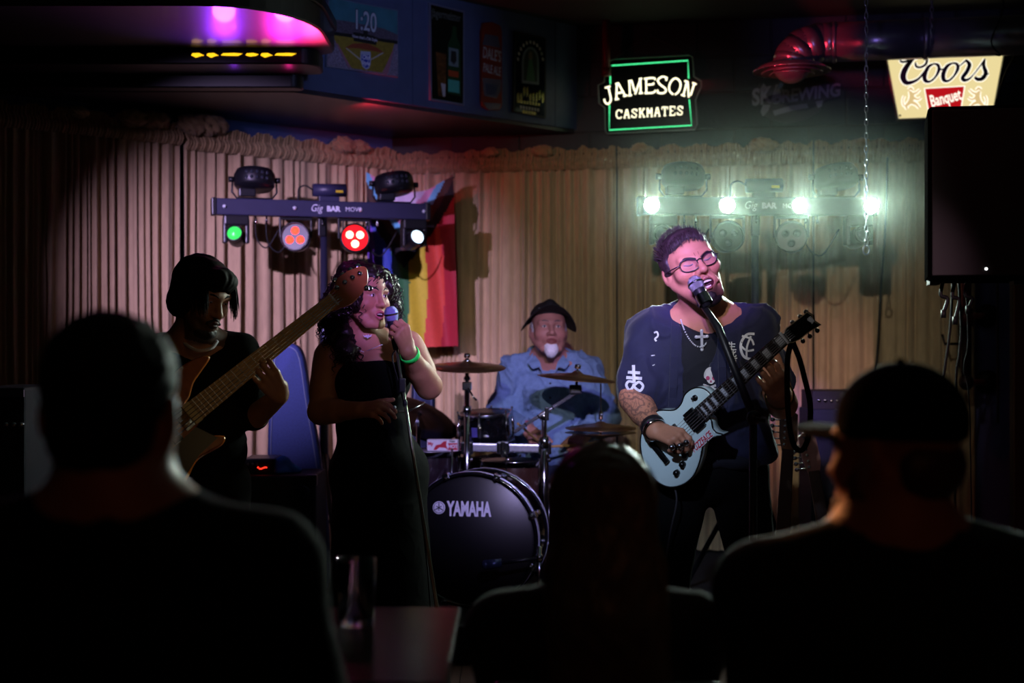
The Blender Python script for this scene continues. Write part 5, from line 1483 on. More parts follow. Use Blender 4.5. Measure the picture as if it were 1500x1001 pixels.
q = strands(150, fr_, lambda p, t, rng: (gh.R @ Vector((rng.uniform(-.3, .3) - 0.2, -0.75 + t * 0.85, -0.35 - t * 0.9))).normalized(), 0.040, 5, 0.0014, 8)
q.build('fringe', m_ghair, G)
q = strands(420, lambda rng: (lambda a, b: gh.q((0.082 * math.cos(a) * math.cos(b), 0.022 + 0.100 * math.sin(a) * math.cos(b), 0.045 + 0.084 * math.sin(b))))(rng.uniform(-0.5, PI + 0.5), rng.uniform(0.0, 1.5)),
            lambda p, t, rng: ((Vector(p) - gh.C).normalized() + gh.R @ Vector((rng.uniform(-.6, .6), -0.5, 0.2))).normalized(), 0.016, 2, 0.0015, 9)
q.build('hair_ends', m_ghair, G)
# glasses
gl = MB(); m_gls = mat('glasses_frame', '#1c1420', 0.25)
for x in (-1, 1):
    ring = [gh.q((x * 0.034 + 0.0265 * math.copysign(abs(math.cos(t)) ** 0.75, math.cos(t)), -0.1025 + 0.006 * abs(x * 0.034 + 0.0265 * math.cos(t)) / 0.06 * 3, -0.004 + 0.0205 * math.copysign(abs(math.sin(t)) ** 0.8, math.sin(t)) + 0.003 * math.cos(t) * x)) for t in [2 * PI * k / 28 for k in range(28)]]
    gl.tube(ring, 0.0021, 6, closed=True)
    gl.tube([gh.q((x * 0.060, -0.085, 0.004)), gh.q((x * 0.079, -0.060, 0.003)), gh.q((x * 0.084, 0.005, 0.002)), gh.q((x * 0.082, 0.022, -0.012))], 0.0022, 6)
gl.tube([gh.q((-0.009, -0.1025, 0.002)), gh.q((0, -0.1045, 0.005)), gh.q((0.009, -0.1025, 0.002))], 0.002, 6)
gobj = gl.build('glasses', m_gls, G)
for x in (-1, 1):
    q = MB(frame(gh.q((x * 0.034, -0.0985, -0.004)), gh.R @ Vector((1, 0.18 * x, 0)), yaxis=gh.R @ Vector((0, 0, 1)))); q.prism([(0.025 * math.cos(t), 0.0190 * math.sin(t)) for t in [2 * PI * k / 20 for k in range(20)]], -0.0006, 0.0006)
    q.build('spectacle_lens', mat('lens_glass', '#6a6088', 0.02, alpha=0.06), gobj)
# clothes
m_navy_c = mat('haori_navy', '#1a1b3c', 0.8, noise_amt=0.08, noise_scale=60, bump=0.2, bump_scale=500, sheen=0.15)
m_tee = mat('tee_black', '#131320', 0.85, bump=0.15, bump_scale=400)
T = Sculpt(); T.ell(P(1033, 530, 4.87), (0.193, 0.140, 0.205), None, 0.04); T.ell(P(1036, 610, 4.87), (0.190, 0.158, 0.15), None, 0.04)
T.cone(nb - Vector((0, -0.03, 0.02)), sR, 0.066, 0.066, 0.04); T.cone(nb - Vector((0, -0.03, 0.02)), sL, 0.066, 0.066, 0.04)
T.cone(P(1028, 452, 4.78), P(1031, 462, 4.80), 0.073, 0.075, 0.01, sub=True)
T.box(P(1036, 662, 4.87), (0.17, 0.135, 0.05), None, 0.03, 0.03)
tee = cloth('t_shirt', T, 0.006, m_tee, G, 0.010, 26, 3)
H = Sculpt(); H.ell(P(1033, 528, 4.88), (0.210, 0.155, 0.215), None, 0.05); H.ell(P(1037, 605, 4.88), (0.212, 0.170, 0.17), None, 0.05)
H.cone(nb + Vector((0, 0.05, -0.02)), sR, 0.066, 0.070, 0.05); H.cone(nb + Vector((0, 0.05, -0.02)), sL, 0.066, 0.070, 0.05)
H.cone(sR, P(938, 574, 4.82), 0.074, 0.078, 0.05); H.cone(sL, P(1130, 560, 4.88), 0.074, 0.076, 0.05)
H.box(P(1040, 645, 4.88), (0.195, 0.150, 0.07), None, 0.04, 0.04)
H.cone(P(937, 614, 4.80), P(935, 628, 4.79), 0.070, 0.09, 0.01, sub=True); H.cone(P(1142, 580, 4.82), P(1140, 574, 4.76), 0.055, 0.06, 0.01, sub=True)
H.cone(P(1026, 452, 4.76), P(1031, 470, 4.86), 0.088, 0.088, 0.01, sub=True)
for i in range(8):                                                              # open front between the lapels
    y0 = 455 + i * 26; wd = 0.058 - 0.0015 * i
    H.box(P(1030, y0 + 12, 4.66), (wd, 0.10, 0.038), None, 0.008, 0.004, sub=True)
haori = cloth('open_shirt', H, 0.0055, m_navy_c, G, 0.034, 19, 12, axis=(1, 1, .55))
hb = bvh_of(haori); tb = bvh_of(tee)
for nm, px0, px1 in (('lapel', 1000, 994), ('lapel', 1046, 1050)):
    pts = []
    for i in range(13):
        y = 448 + i * 15; x = px0 + (px1 - px0) * i / 12 + (-10 if nm == 'lapel' and px0 < 1030 else 10)
        p = ray_at(hb, x, y, 0.004)
        if p is not None and p.y < 4.95: pts.append(p)
    if len(pts) > 3: q = MB(); q.ribbon(pts, 0.026, (0, -1, 0.1), 0.004); q.build(nm, m_navy_c, haori)
m_wp = mat('print_white', '#e8e8f0', 0.6)
cz = lambda x, y: (900 + x / 3.45, 430 + y / 3.45)
Yg = 4.72
def bar_px(x0, y0, x1, y1, w):
    dx, dy = x1 - x0, y1 - y0; l = math.hypot(dx, dy); nx, ny = -dy / l * w / 2, dx / l * w / 2
    return [cz(x0 + nx, y0 + ny), cz(x1 + nx, y1 + ny), cz(x1 - nx, y1 - ny), cz(x0 - nx, y0 - ny)]
def loop_px(pts, w):
    sp = spline([(x, y, 0) for x, y in pts], 5); L_, R__ = [], []
    for i, p in enumerate(sp):
        t = (sp[min(i + 1, len(sp) - 1)] - sp[max(i - 1, 0)]); n_ = Vector((-t.y, t.x, 0)).normalized() * w / 2
        L_.append(cz(p.x + n_.x, p.y + n_.y)); R__.append(cz(p.x - n_.x, p.y - n_.y))
    return L_ + R__[::-1]
for pol in (bar_px(96, 362, 100, 455, 16), bar_px(68, 398, 130, 402, 15), bar_px(60, 425, 140, 430, 16), loop_px([(100, 450), (72, 445), (60, 465), (78, 490), (100, 465), (125, 448), (145, 468), (130, 492), (105, 478), (95, 458)], 13)):
    print_on('sleeve_print', pol, hb, 0.003, m_wp, haori, Yg)
for pol in (loop_px([(708, 205), (670, 208), (642, 245), (640, 290), (660, 325), (700, 335)], 13), loop_px([(645, 215), (690, 230), (706, 262)], 10), loop_px([(668, 330), (670, 270), (690, 215)], 10), loop_px([(636, 262), (670, 290), (706, 285)], 10)):
    print_on('chest_emblem', pol, hb, 0.003, m_wp, haori, Yg)
for ch, y in zip('生死有命', (270, 305, 345, 385)):
    x = 592 + (y - 270) * 0.10; p = P(*cz(x, y), Yg)
    o = text('lettering', ch, 0.030, frame(p, (1, 0, 0), yaxis=(0, 0, 1)), m_wp, haori, 0.0, 0.0006); drape(o, hb, p - Vector((0, 0, CZ)), 0.005, 1.2, 1)
for pol in (loop_px([(200, 200), (215, 195), (220, 215), (205, 230), (212, 242)], 9), bar_px(186, 315, 205, 312, 6), bar_px(192, 365, 204, 360, 5)):
    print_on('side_print', pol, hb, 0.003, m_wp, haori, Yg)
# skull and crossed bones on the shirt front
m_sk = mat('skull_white', '#d8d4d8', 0.7); m_skp = mat('skull_pink', '#c04a78', 0.7)
sk = [(488 + 36 * math.cos(t) * (1 if math.sin(t) < 0.3 else 0.72), 415 + 43 * math.sin(t)) for t in [2 * PI * k / 24 for k in range(24)]]
tgt = lambda pol, m, nm, off: print_on(nm, [cz(x, y) for x, y in pol], tb, off, m, tee, Yg)
tgt(sk, m_sk, 'skull_patch', 0.012)
for ex in (472, 503): tgt([(ex + 10 * math.cos(t), 428 + 11 * math.sin(t)) for t in [2 * PI * k / 12 for k in range(12)]], m_skp, 'skull_eye', 0.0135)
tgt([(488, 436), (494, 450), (482, 450)], m_skp, 'skull_nose', 0.0135)
for a, b in (((448, 462), (520, 490)), ((448, 488), (522, 462))): print_on('crossed_bone', bar_px(*a, *b, 12), tb, 0.0125, m_sk, tee, Yg)
# necklaces
m_silv = mat('silver_bright', '#d8d8e4', 0.3, 0.25)
def neck_chain(pxs, nm, r, gap, m, Yc):
    pts = []
    for x, y in pxs:
        d = Vector(((x - 750) / F, 1, -(y - 500.5) / F)).normalized(); o = Vector((0, 0, CZ)); best = None
        for bv in (hb, tb):
            h = bv.ray_cast(o, d, 12)
            if h[0] is not None and (best is None or h[3] < best): best = h[3]
        p = o + d * (min(best, 4.86) - 0.008 if best else 4.75); pts.append(p)
    q = MB(); beads(q, pts, r, gap); return q.build(nm, m, G)
neck_chain([(997, 440), (996, 462), (1003, 485), (1012, 500), (1022, 508), (1033, 505), (1039, 485), (1041, 465)], 'necklace', 0.0030, 0.0056, m_silv, 4.75)
neck_chain([(1000, 443), (1006, 460), (1014, 473), (1024, 476), (1036, 474), (1044, 458), (1051, 442), (1052, 430)], 'bead_necklace', 0.0045, 0.0125, mat('bead_grey', '#b9b9c6', 0.3), 4.75)
neck_chain([(1001, 446), (1012, 466), (1024, 482), (1028, 486), (1033, 476)], 'fine_chain', 0.0017, 0.0034, m_silv, 4.75)
cp = None
d = Vector(((1028 - 750) / F, 1, -(497 - 500.5) / F)).normalized(); h = tb.ray_cast(Vector((0, 0, CZ)), d, 12); cp = (h[0] if h[0] is not None else P(1028, 497, 4.74)) - d * 0.012
q = MB(frame(cp, (1, 0, 0.05), zaxis=(0, -0.2, 1))); q.box((0, 0, -0.004), (0.0045, 0.003, 0.030), bev=0.0015); q.box((0, 0, 0.008), (0.017, 0.003, 0.0045), bev=0.0015)
for c in ((0, 0.028), (0.018, 0.008), (-0.018, 0.008), (0, -0.036)): q.ell((c[0], 0, c[1]), (0.006, 0.0035, 0.006), None, 10, 6)
q.build('cross_pendant', m_silv, G)
# wrist wear and rings
def cuff(c, d, r, w, m, nm, n=22):
    q = MB(); Rm = Vector(d).normalized().to_track_quat('Z', 'Y').to_matrix(); q.lathe([(r, -w), (r + 0.006, -w), (r + 0.007, 0), (r + 0.006, w), (r, w)], n, c, Rm); return q.build(nm, m, G)
cuff(eR.lerp(wR, 0.90), wR - eR, 0.036, 0.012, mat('leather_black', '#18181c', 0.5), 'watch_strap'); cuff(eR.lerp(wR, 0.985), wR - eR, 0.036, 0.006, m_chrome, 'bracelet')
cuff(eL.lerp(wL, 0.70), wL - eL, 0.042, 0.004, mat('brass', '#8a7340', 0.3, 0.9), 'bracelet')
for i, t in enumerate((0.30, 0.55, 0.8)):
    q = MB(); q.ell(gpip[i + 1] + Vector((-0.004, -0.008, 0.004)), (0.011, 0.009, 0.011), None, 10, 7); q.build('finger_ring', m_chrome, G)
L = Sculpt(); L.ell(P(1040, 690, 4.90), (0.185, 0.15, 0.12), None, 0.04)
fx = P(1040, 690, 4.90).x
leg_set(L, [(fx - 0.095, 4.90, 0.86), (fx + 0.095, 4.90, 0.86)], [(fx - 0.16, 4.84, 0.48), (fx + 0.15, 4.90, 0.48)], [(fx - 0.20, 4.92, 0.09), (fx + 0.20, 5.0, 0.09)], (0.105, 0.08, 0.07))
cloth('trousers', L, 0.009, m_cloth_k, G, 0.005, 22, 5)
shoe(G, (fx - 0.20, 4.92, 0), (-0.3, -1), m_shoe, 0.0); shoe(G, (fx + 0.20, 5.0, 0), (0.4, -1), m_shoe, 0.0)
# ---------------------------------------------------------------- guitars
def plane_map(M):
    Mi_ = M.inverted(); n = M.to_3x3() @ Vector((0, 0, 1)); p0 = M.translation; o = Vector((0, 0, CZ))
    def f(px, py):
        d = Vector(((px - 750) / F, 1, -(py - 500.5) / F)); v = Mi_ @ (o + d * ((p0 - o).dot(n) / d.dot(n))); return (v.x, v.y)
    return f


m_fb = mat('fretboard_dark', '#1a120e', 0.4); m_fret = mat('fret_nickel', '#a8a8b0', 0.25, 0.9); m_str = mat('string_steel', '#c8c8d0', 0.25, 0.8); m_pearl = mat('pearl', '#c9ccd6', 0.3)


def neck_parts(root, M, L, w0, w1, scale, nfr, nstr, m_neck, m_board, inlays=None, zt=0.006, bridge_x=-0.17, string_r=0.0007):
    """fretboard from x=0 (body) to x=L (nut), strings to the bridge"""
    q = MB(M); q.prism([(0, -w0 / 2), (L, -w1 / 2), (L, w1 / 2), (0, w0 / 2)], zt, zt + 0.005, 0.0015); fb = q.build('fretboard', m_board, root)
    S_ = [(-0.5, 0), (-0.42, -0.55), (-0.2, -0.9), (0.2, -0.9), (0.42, -0.55), (0.5, 0)]
    q = MB(M); vs = []; fs = []
    for x, w_ in ((-0.06, w0), (L, w1)): vs += [(x, a * w_, zt + b * 0.022) for a, b in S_]
    for i in range(5): fs.append((i, i + 1, 7 + i, 6 + i))
    fs += [(0, 6, 11, 5), tuple(range(6)), tuple(range(11, 5, -1))]; q._add(vs, fs, True); q.build('neck', m_neck, root)
    q = MB(M)
    for i in range(1, nfr + 1):
        x = L - scale * (1 - 2 ** (-i / 12))
        if x < 0.002: break
        w_ = w1 + (w0 - w1) * (1 - x / L); q.box((x, 0, zt + 0.0058), (0.0011, w_ / 2 - 0.001, 0.0009))
    q.build('frets', m_fret, fb)
    if inlays:
        for i in inlays:
            a = L - scale * (1 - 2 ** (-i / 12)); b = L - scale * (1 - 2 ** (-(i - 1) / 12)); x = (a + b) / 2; w_ = w1 + (w0 - w1) * (1 - x / L)
            if x < 0: continue
            q = MB(M); q.box((x, 0, zt + 0.0052), ((b - a) * 0.36, w_ * 0.30, 0.0004)); q.build('inlay', m_pearl, fb)
    q = MB(M); q.box((L + 0.002, 0, zt + 0.005), (0.003, w1 / 2, 0.004)); q.build('nut', m_pearl, root)
    for k in range(nstr):
        t = (k + 0.5) / nstr - 0.5
        q = MB(M); q.tube([(bridge_x, t * w0 * 1.02, zt + 0.013), (L, t * w1 * 0.9, zt + 0.0085), (L + 0.03, t * w1 * 0.95, zt + 0.001)], string_r * (1.6 - k / nstr), 5); q.build('string', m_str, root)
    return fb


# pale electric guitar in the guitarist's hands
O = P(1027.5, 607, 4.585); Nt = P(1150, 495, 4.385); Lg = (Nt - O).length
M = frame(O, Nt - O, zaxis=(-0.25, -0.95, 0.12)); f = plane_map(M)
EG = thing('electric_guitar', 'pale white electric guitar with black pickups held by the shouting guitarist', 'guitar', f and (M @ Vector((-0.3, 0, -0.03))))
zz = lambda x, y: f(900 + x / 3.45, 430 + y / 3.45)
out = [(225, 592), (300, 590), (335, 560), (355, 512), (395, 481), (440, 478), (478, 502), (500, 545), (488, 590), (470, 622), (488, 640), (496, 680), (515, 704), (548, 715), (500, 730), (458, 748), (442, 790), (430, 850), (400, 920), (350, 965), (280, 981), (220, 956), (170, 900), (140, 830), (130, 752), (145, 682), (185, 622)]
op = [tuple(v.xy) for v in spline([(*zz(*p), 0) for p in out], 4, True)]
m_gw = mat('guitar_white', '#cfe6e6', 0.15, coat=0.8)
q = MB(M); q.prism(op, -0.048, 0.0, 0.004, True); q.build('body', [m_gw], EG)
q = MB(M); q.tube([(x, y, -0.0015) for x, y in op], 0.0024, 6, closed=True); q.build('binding', mat('binding_black', '#121214', 0.3), EG)
bx = -0.155
neck_parts(EG, M, Lg, 0.056, 0.044, 0.565, 22, 6, mat('neck_black', '#141012', 0.3), m_fb, (1, 3, 5, 7, 9, 12, 15, 17, 19), 0.006, bx, 0.0007)
m_pk = mat('pickup_black', '#0c0c0e', 0.3)
for x in (-0.030, -0.118):
    q = MB(M); q.box((x, 0, 0.005), (0.021, 0.037, 0.007), bev=0.002); q.build('pickup', m_pk, EG)
q = MB(M); q.box((bx, 0, 0.010), (0.008, 0.040, 0.005), bev=0.002); q.tube([(bx, -0.034, 0), (bx, -0.034, 0.012)], 0.004, 8); q.tube([(bx, 0.034, 0), (bx, 0.034, 0.012)], 0.004, 8); q.build('bridge', m_pk, EG)
q = MB(M); q.box((bx - 0.05, 0, 0.010), (0.009, 0.044, 0.006), bev=0.003); q.build('tailpiece', m_pk, EG)
for p in ((362, 817), (348, 863), (318, 905)):
    x, y = zz(*p); q = MB(M); q.lathe([(0.0105, 0), (0.0105, 0.004), (0.0088, 0.016), (0, 0.017)], 16, (x, y, 0)); q.build('knob', m_pk, EG)
x, y = zz(408, 528); q = MB(M); q.lathe([(0.010, 0), (0.010, 0.003), (0, 0.003)], 16, (x, y, 0)); q.tube([(x, y, 0.002), (x - 0.004, y + 0.003, 0.016)], [0.0025, 0.004], 8); q.build('toggle_switch', m_pk, EG)
a, b = Vector((*zz(400, 790), 0)), Vector((*zz(485, 712), 0)); m_st = mat('sticker_red', '#c01a30', 0.5)
Mt = M @ frame((a + b) / 2 + Vector((0, 0, 0.001)), b - a, zaxis=(0, 0, 1))
text('sticker', 'FUZZFACE', 0.030, Mt, m_wp, EG, 0.0002, 0.0030, 0.2, width=0.098); text('sticker', 'FUZZFACE', 0.030, Mt @ Matrix.Translation((0, 0, 0.0006)), m_st, EG, 0.0002, 0.0006, 0.2, width=0.094)
hz_ = lambda x, y: f(1080 + x / 7.15, 440 + y / 7.15)
hs = [hz_(*p) for p in [(470, 380), (520, 290), (600, 230), (735, 125), (790, 160), (800, 215), (870, 262), (735, 345), (660, 405), (590, 440), (520, 450)]]
q = MB(M); q.prism(hs, -0.012, 0.003, 0.002); hd_ = q.build('headstock', mat('headstock_black', '#0e0e10', 0.15, coat=0.8), EG)
q = MB(M); q.tube([(x, y, 0.002) for x, y in hs], 0.0012, 5, closed=True, smooth=False); q.build('headstock_binding', mat('cream_binding', '#8a7a60', 0.4), hd_)
x, y = hz_(775, 208); q = MB(M); q.box((x, y, 0.0036), (0.006, 0.010, 0.0004), Matrix.Rotation(0.3, 3, 'Z')); q.tube([(x - .006, y - .010, .004), (x + .007, y - .008, .004), (x + .007, y + .009, .004), (x - .006, y + .010, .004)], 0.0012, 5); q.build('emblem', m_pearl, hd_)
for p, e in (((700, 160), (715, 125)), ((640, 210), (655, 175)), ((560, 265), (575, 235)), ((800, 285), (832, 320)), ((730, 335), (755, 380)), ((650, 390), (683, 430))):
    x0, y0 = hz_(*p); x1, y1 = hz_(*e); q = MB(M); q.tube([(x0, y0, -0.004), (x1, y1, -0.004)], 0.0022, 6); q.ell((x1, y1, -0.004), (0.008, 0.008, 0.006), None, 10, 7); q.build('tuning_peg', m_pk, hd_)
q = MB(); m_strap = mat('strap_black', '#0c0a14', 0.9, spec=0.1)
q.ribbon(spline([P(1164, 494, 4.39), P(1158, 506, 4.40), P(1154, 525, 4.405), P(1153, 560, 4.41), P(1155, 610, 4.415), P(1162, 650, 4.42), P(1174, 660, 4.42), P(1184, 640, 4.42), P(1187, 595, 4.415), P(1178, 552, 4.41), P(1171, 526, 4.40), P(1164, 508, 4.395), P(1160, 496, 4.39)], 5), 0.017, (0, -1, 0), 0.003); q.build('strap', m_strap, EG)
x, y = zz(285, 975); q = MB(M); a = M @ Vector((x, y, -0.02)); q.M = None; q.tube(spline([a, a + Vector((0.01, 0, -0.06)), a + Vector((-0.015, 0.02, -0.2)), Vector((a.x - 0.05, a.y + 0.05, 0.3)), Vector((a.x + 0.1, a.y + 0.1, 0.01))], 6), 0.0035, 8)
tag(q.build('guitar_cable', mat('cable_grey', '#3a3a40', 0.5)), 'guitar cable hanging from the pale electric guitar', 'cable')

# five string bass in the bassist's hands
O = P(285, 603, 4.47); Nt = P(487, 441, 4.74); Lb_ = (Nt - O).length
M = frame(O, Nt - O, zaxis=(0.10, -1, 0.05)); f = plane_map(M)
BG = thing('bass_guitar', 'wooden bass guitar with pale maple neck held by the bassist', 'guitar', M @ Vector((-0.3, 0, -0.03)))
bo = [(.157, .105), (.12, .13), (.06, .137), (.0, .127), (-.07, .115), (-.13, .125), (-.22, .165), (-.31, .165), (-.37, .12), (-.395, .04), (-.385, -.05), (-.33, -.13), (-.25, -.165), (-.17, -.155), (-.10, -.125), (-.05, -.128), (.0, -.136), (.022, -.118), (-.02, -.080), (-.035, -.045), (-.01, -.036), (0, 0), (-.005, .036), (.02, .045), (.06, .072), (.11, .088)]
op = [tuple(v.xy) for v in spline([(*p, 0) for p in bo], 3, True)]
q = MB(M); q.prism(op, -0.042, 0.0, 0.006, True); q.build('body', mat('bass_sunburst', '#a5561e', 0.2, coat=0.8, noise_amt=0.3, noise_scale=12, stretch=(1, 6, 1)), BG)
q = MB(M); q.prism([(-.03, -.04), (.0, -.11), (-.08, -.115), (-.16, -.14), (-.22, -.12), (-.17, -.05), (-.09, -.045)], 0.0, 0.0025); q.build('pickguard', m_pk, BG)
m_maple = mat('maple', '#a8834e', 0.35, coat=0.3, noise_amt=0.15, noise_scale=10, stretch=(1, 8, 1))
neck_parts(BG, M, Lb_, 0.070, 0.047, Lb_ / (1 - 2 ** (-21 / 12)), 21, 5, m_maple, m_maple, None, 0.006, -0.25, 0.0012)
q = MB(M); q.box((-0.012, 0, 0.007), (0.014, 0.037, 0.006), bev=0.002); q.build('neck_plate', mat('plate_cream', '#c9b47a', 0.35), BG)
for x in (-0.10, -0.18): q = MB(M); q.box((x, 0, 0.005), (0.016, 0.045, 0.007), bev=0.003); q.build('pickup', m_pk, BG)
q = MB(M); q.box((-0.262, 0, 0.007), (0.025, 0.042, 0.007), bev=0.002); q.build('bridge', m_chrome, BG)
for i in range(3): q = MB(M); q.lathe([(0.010, 0), (0.010, 0.014), (0, 0.015)], 14, (-0.26 - i * 0.035, -0.10 + i * 0.012, 0)); q.build('knob', m_chrome, BG)
zz = lambda x, y: f(200 + x / 3.125, 360 + y / 3.125)
hs = [tuple(v.xy) for v in spline([(*zz(*p), 0) for p in [(885, 297), (880, 222), (905, 192), (920, 150), (965, 118), (1020, 96), (1052, 102), (1060, 150), (1045, 200), (990, 262), (935, 285)]], 3, True)]
q = MB(M); q.prism(hs, -0.012, 0.002, 0.002); hd_ = q.build('headstock', mat('headstock_wood', '#9a5a26', 0.3, coat=0.4, noise_amt=0.2, noise_scale=10), BG)
for i, (x, y) in enumerate(((915, 175), (950, 150), (985, 128), (1018, 110), (1048, 175))):
    x0, y0 = zz(x, y + 22); x1, y1 = zz(x - 3, y - 18); q = MB(M)
    if i == 4: x1, y1 = zz(x + 22, y + 18)
    q.lathe([(0.009, 0), (0.009, 0.010), (0.005, 0.014), (0, 0.014)], 12, (x0, y0, 0.002)); q.tube([(x0, y0, -0.006), (x1, y1, -0.006)], 0.0035, 7); q.ell((x1, y1, -0.006), (0.011, 0.011, 0.004), None, 10, 6); q.build('tuning_peg', m_chrome, hd_)

# ---------------------------------------------------------------- vocal microphones
m_mesh = mat('mic_grille', '#b8b8c4', 0.35, 0.7, bump=0.6, bump_scale=900); m_mic = mat('mic_body', '#1c1c24', 0.4)


def vocal_mic(root, ball, tail, m_grille=m_mesh):
    ball, tail = Vector(ball), Vector(tail); d = (tail - ball).normalized(); R = d.to_track_quat('Z', 'Y').to_matrix()
    q = MB(); q.lathe([(0, -0.027), (0.014, -0.024), (0.023, -0.013), (0.026, 0.0), (0.024, 0.014), (0.020, 0.024)], 22, ball, R); q.build('grille', m_grille, root)
    q = MB(); q.lathe([(0.0265, -0.002), (0.0275, -0.002), (0.0275, 0.004), (0.0265, 0.004)], 22, ball, R); q.build('band', m_chrome, root)
    L = (tail - ball).length
    q = MB(); q.lathe([(0.020, 0.022), (0.021, 0.030), (0.0185, 0.045), (0.013, L), (0, L)], 20, ball, R); q.build('handle', m_mic, root)
    return d


ba = P(1019, 416, 4.565); ta = P(1052, 480, 4.50)
MS = thing('microphone_stand', 'vocal microphone on a slanted boom stand before the shouting guitarist', 'microphone', (P(1105, 620, 4.36).x, 4.36, 0))
vocal_mic(MS, ba, ba.lerp(ta, 0.52))
q = MB(); q.lathe([(0.022, -0.018), (0.024, 0.018)], 16, ba.lerp(ta, 0.36), (ta - ba).normalized().to_track_quat('Z', 'Y').to_matrix()); q.build('clip', m_chrome, MS)
je = P(1104, 612, 4.37)
q = MB(); q.tube([ba.lerp(ta, 0.34) + Vector((0, 0.012, -0.02)), ta, je], [0.010, 0.0125, 0.0125], 12); q.build('boom', m_mic, MS)
q = MB(); q.ell(je, (0.022, 0.018, 0.024)); q.tube([je + Vector((0, -0.02, 0)), je + Vector((0.03, -0.03, -0.01))], 0.006, 8); q.build('boom_clutch', m_fix, MS)
q = MB(); q.tube([(je.x, je.y + 0.01, 0.02), (je.x, je.y + 0.01, je.z)], 0.0125, 12); q.build('pole', m_fix, MS)
q = MB(); q.lathe([(0, 0), (0.125, 0), (0.13, 0.008), (0.11, 0.018), (0.02, 0.028), (0, 0.028)], 32, (je.x, je.y + 0.01, 0.0)); q.build('round_base', m_fix, MS)

sb = P(573, 459.5, 5.12); st = P(580, 505, 5.14)
WS = thing('microphone_stand', 'thin slanted microphone stand gripped by the singer in black', 'microphone', (P(655, 1020, 5.12).x, 5.12, 0))
vocal_mic(WS, sb, sb.lerp(st, 1.15), mat('mic_grille_blue', '#8a90c8', 0.4, 0.4, bump=0.6, bump_scale=900))
pe = P(606, 672, 5.09); dn = (pe - st); k_ = (st.z - 0.02) / (st.z - pe.z); ft_ = st + dn * k_
q = MB(); q.tube([st - dn * 0.04, pe, ft_], [0.006, 0.0065, 0.008], 10); q.build('pole', mat('stand_chrome', '#b4b8a8', 0.2, 0.9), WS)
q = MB(); q.box(st.lerp(pe, 0.36), (0.012, 0.012, 0.026), bev=0.005); q.build('clutch', m_mic, WS); q = MB(); q.ell(st.lerp(pe, 0.52), (0.009, 0.009, 0.016)); q.build('height_knob', m_mic, WS)
q = MB(); q.lathe([(0, 0), (0.115, 0), (0.12, 0.008), (0.10, 0.018), (0.015, 0.026), (0, 0.026)], 32, (ft_.x, ft_.y, 0.0)); q.build('round_base', m_fix, WS)
q = MB(); q.tube(spline([sb.lerp(st, 1.15), st + Vector((-0.014, 0.012, -0.05)), st.lerp(pe, 0.4) + Vector((-0.010, 0.012, 0)), pe + Vector((-0.01, 0.03, 0.05)), ft_.lerp(pe, .3) + Vector((-0.04, 0.05, 0)), Vector((ft_.x - 0.22, ft_.y + 0.12, 0.008))], 6), 0.003, 7); q.build('cable', m_cable, WS)

# ---------------------------------------------------------------- equipment at the back
m_tolex = mat('tolex', '#101a2a', 0.7, bump=0.3, bump_scale=500); m_gcl = mat('grille_cloth', '#0e1522', 0.9, noise_amt=0.3, noise_scale=300)
a = P(353, 700, 6.05); b = P(463, 700, 6.05); x0, x1 = a.x, b.x; zt_ = P(400, 697, 6.05).z
AM = thing('bass_amplifier', 'dark blue amplifier cabinet behind the bassist', 'amplifier', ((x0 + x1) / 2, 6.2, ZST))
q = MB(); q.box(((x0 + x1) / 2, 6.22, (ZST + zt_) / 2), ((x1 - x0) / 2, 0.17, (zt_ - ZST) / 2), bev=0.012); q.build('cabinet', m_tolex, AM)
q = MB(); q.box(((x0 + x1) / 2, 6.048, (ZST + zt_) / 2 - 0.01), ((x1 - x0) / 2 - 0.025, 0.004, (zt_ - ZST) / 2 - 0.05)); q.build('grille_cloth', m_gcl, AM)
q = MB(frame((x1 - 0.055, 6.044, zt_ - 0.07), (1, 0, 0), zaxis=(0, -1, 0))); q.lathe([(0.028, 0), (0.03, 0.004), (0.022, 0.006), (0, 0.004)], 20); q.build('badge', mat('badge_dark', '#2a3448', 0.3, 0.7), AM)
for sx in (x0 + 0.02, x1 - 0.02):
    for sz in (ZST + 0.02, zt_ - 0.02): q = MB(); q.box((sx, 6.06, sz), (0.024, 0.022, 0.024), bev=0.008); q.build('corner_guard', m_fix, AM)
HD = thing('display_amplifier', 'small black amplifier with glowing red display on the cabinet', 'amplifier', (x0 + 0.09, 6.2, zt_))
q = MB(); q.box((x0 + 0.066, 6.2, zt_ + 0.035), (0.066, 0.10, 0.034), bev=0.005); q.build('case', m_fix, HD)
m_led = glow('led_red_display', '#ff2a1a', 6.0)
for i in range(6):
    q = MB(); q.ell(P(378 + i * 2.4, 686 - (1 if i in (0, 4, 5) else 0) + (1.0 if i in (1, 2) else 0), 6.094), (0.0028, 0.002, 0.0028), None, 8, 5); q.build('display_dot', m_led, HD)
for i in range(3): q = MB(frame((x0 + 0.02 + 0.02 * i, 6.099, zt_ + 0.045), (1, 0, 0), zaxis=(0, -1, 0))); q.lathe([(0.006, 0), (0.005, 0.010), (0, 0.010)], 12); q.build('knob', m_steel, HD)
S = Sculpt(); cc = P(416, 690, 6.15); cc.z = zt_ + 0.022
for i in range(9): S.cone(cc + Vector((-0.03 + 0.008 * i, 0.0, 0.018 + 0.018 * math.sin(i * 0.5))), cc + Vector((-0.02 + 0.010 * i, -0.05 + 0.01 * i, -0.010)), 0.016, 0.013, 0.012)
V, Q = S.mesh(0.005); V[:, 2] = np.maximum(V[:, 2], zt_ + 0.001)
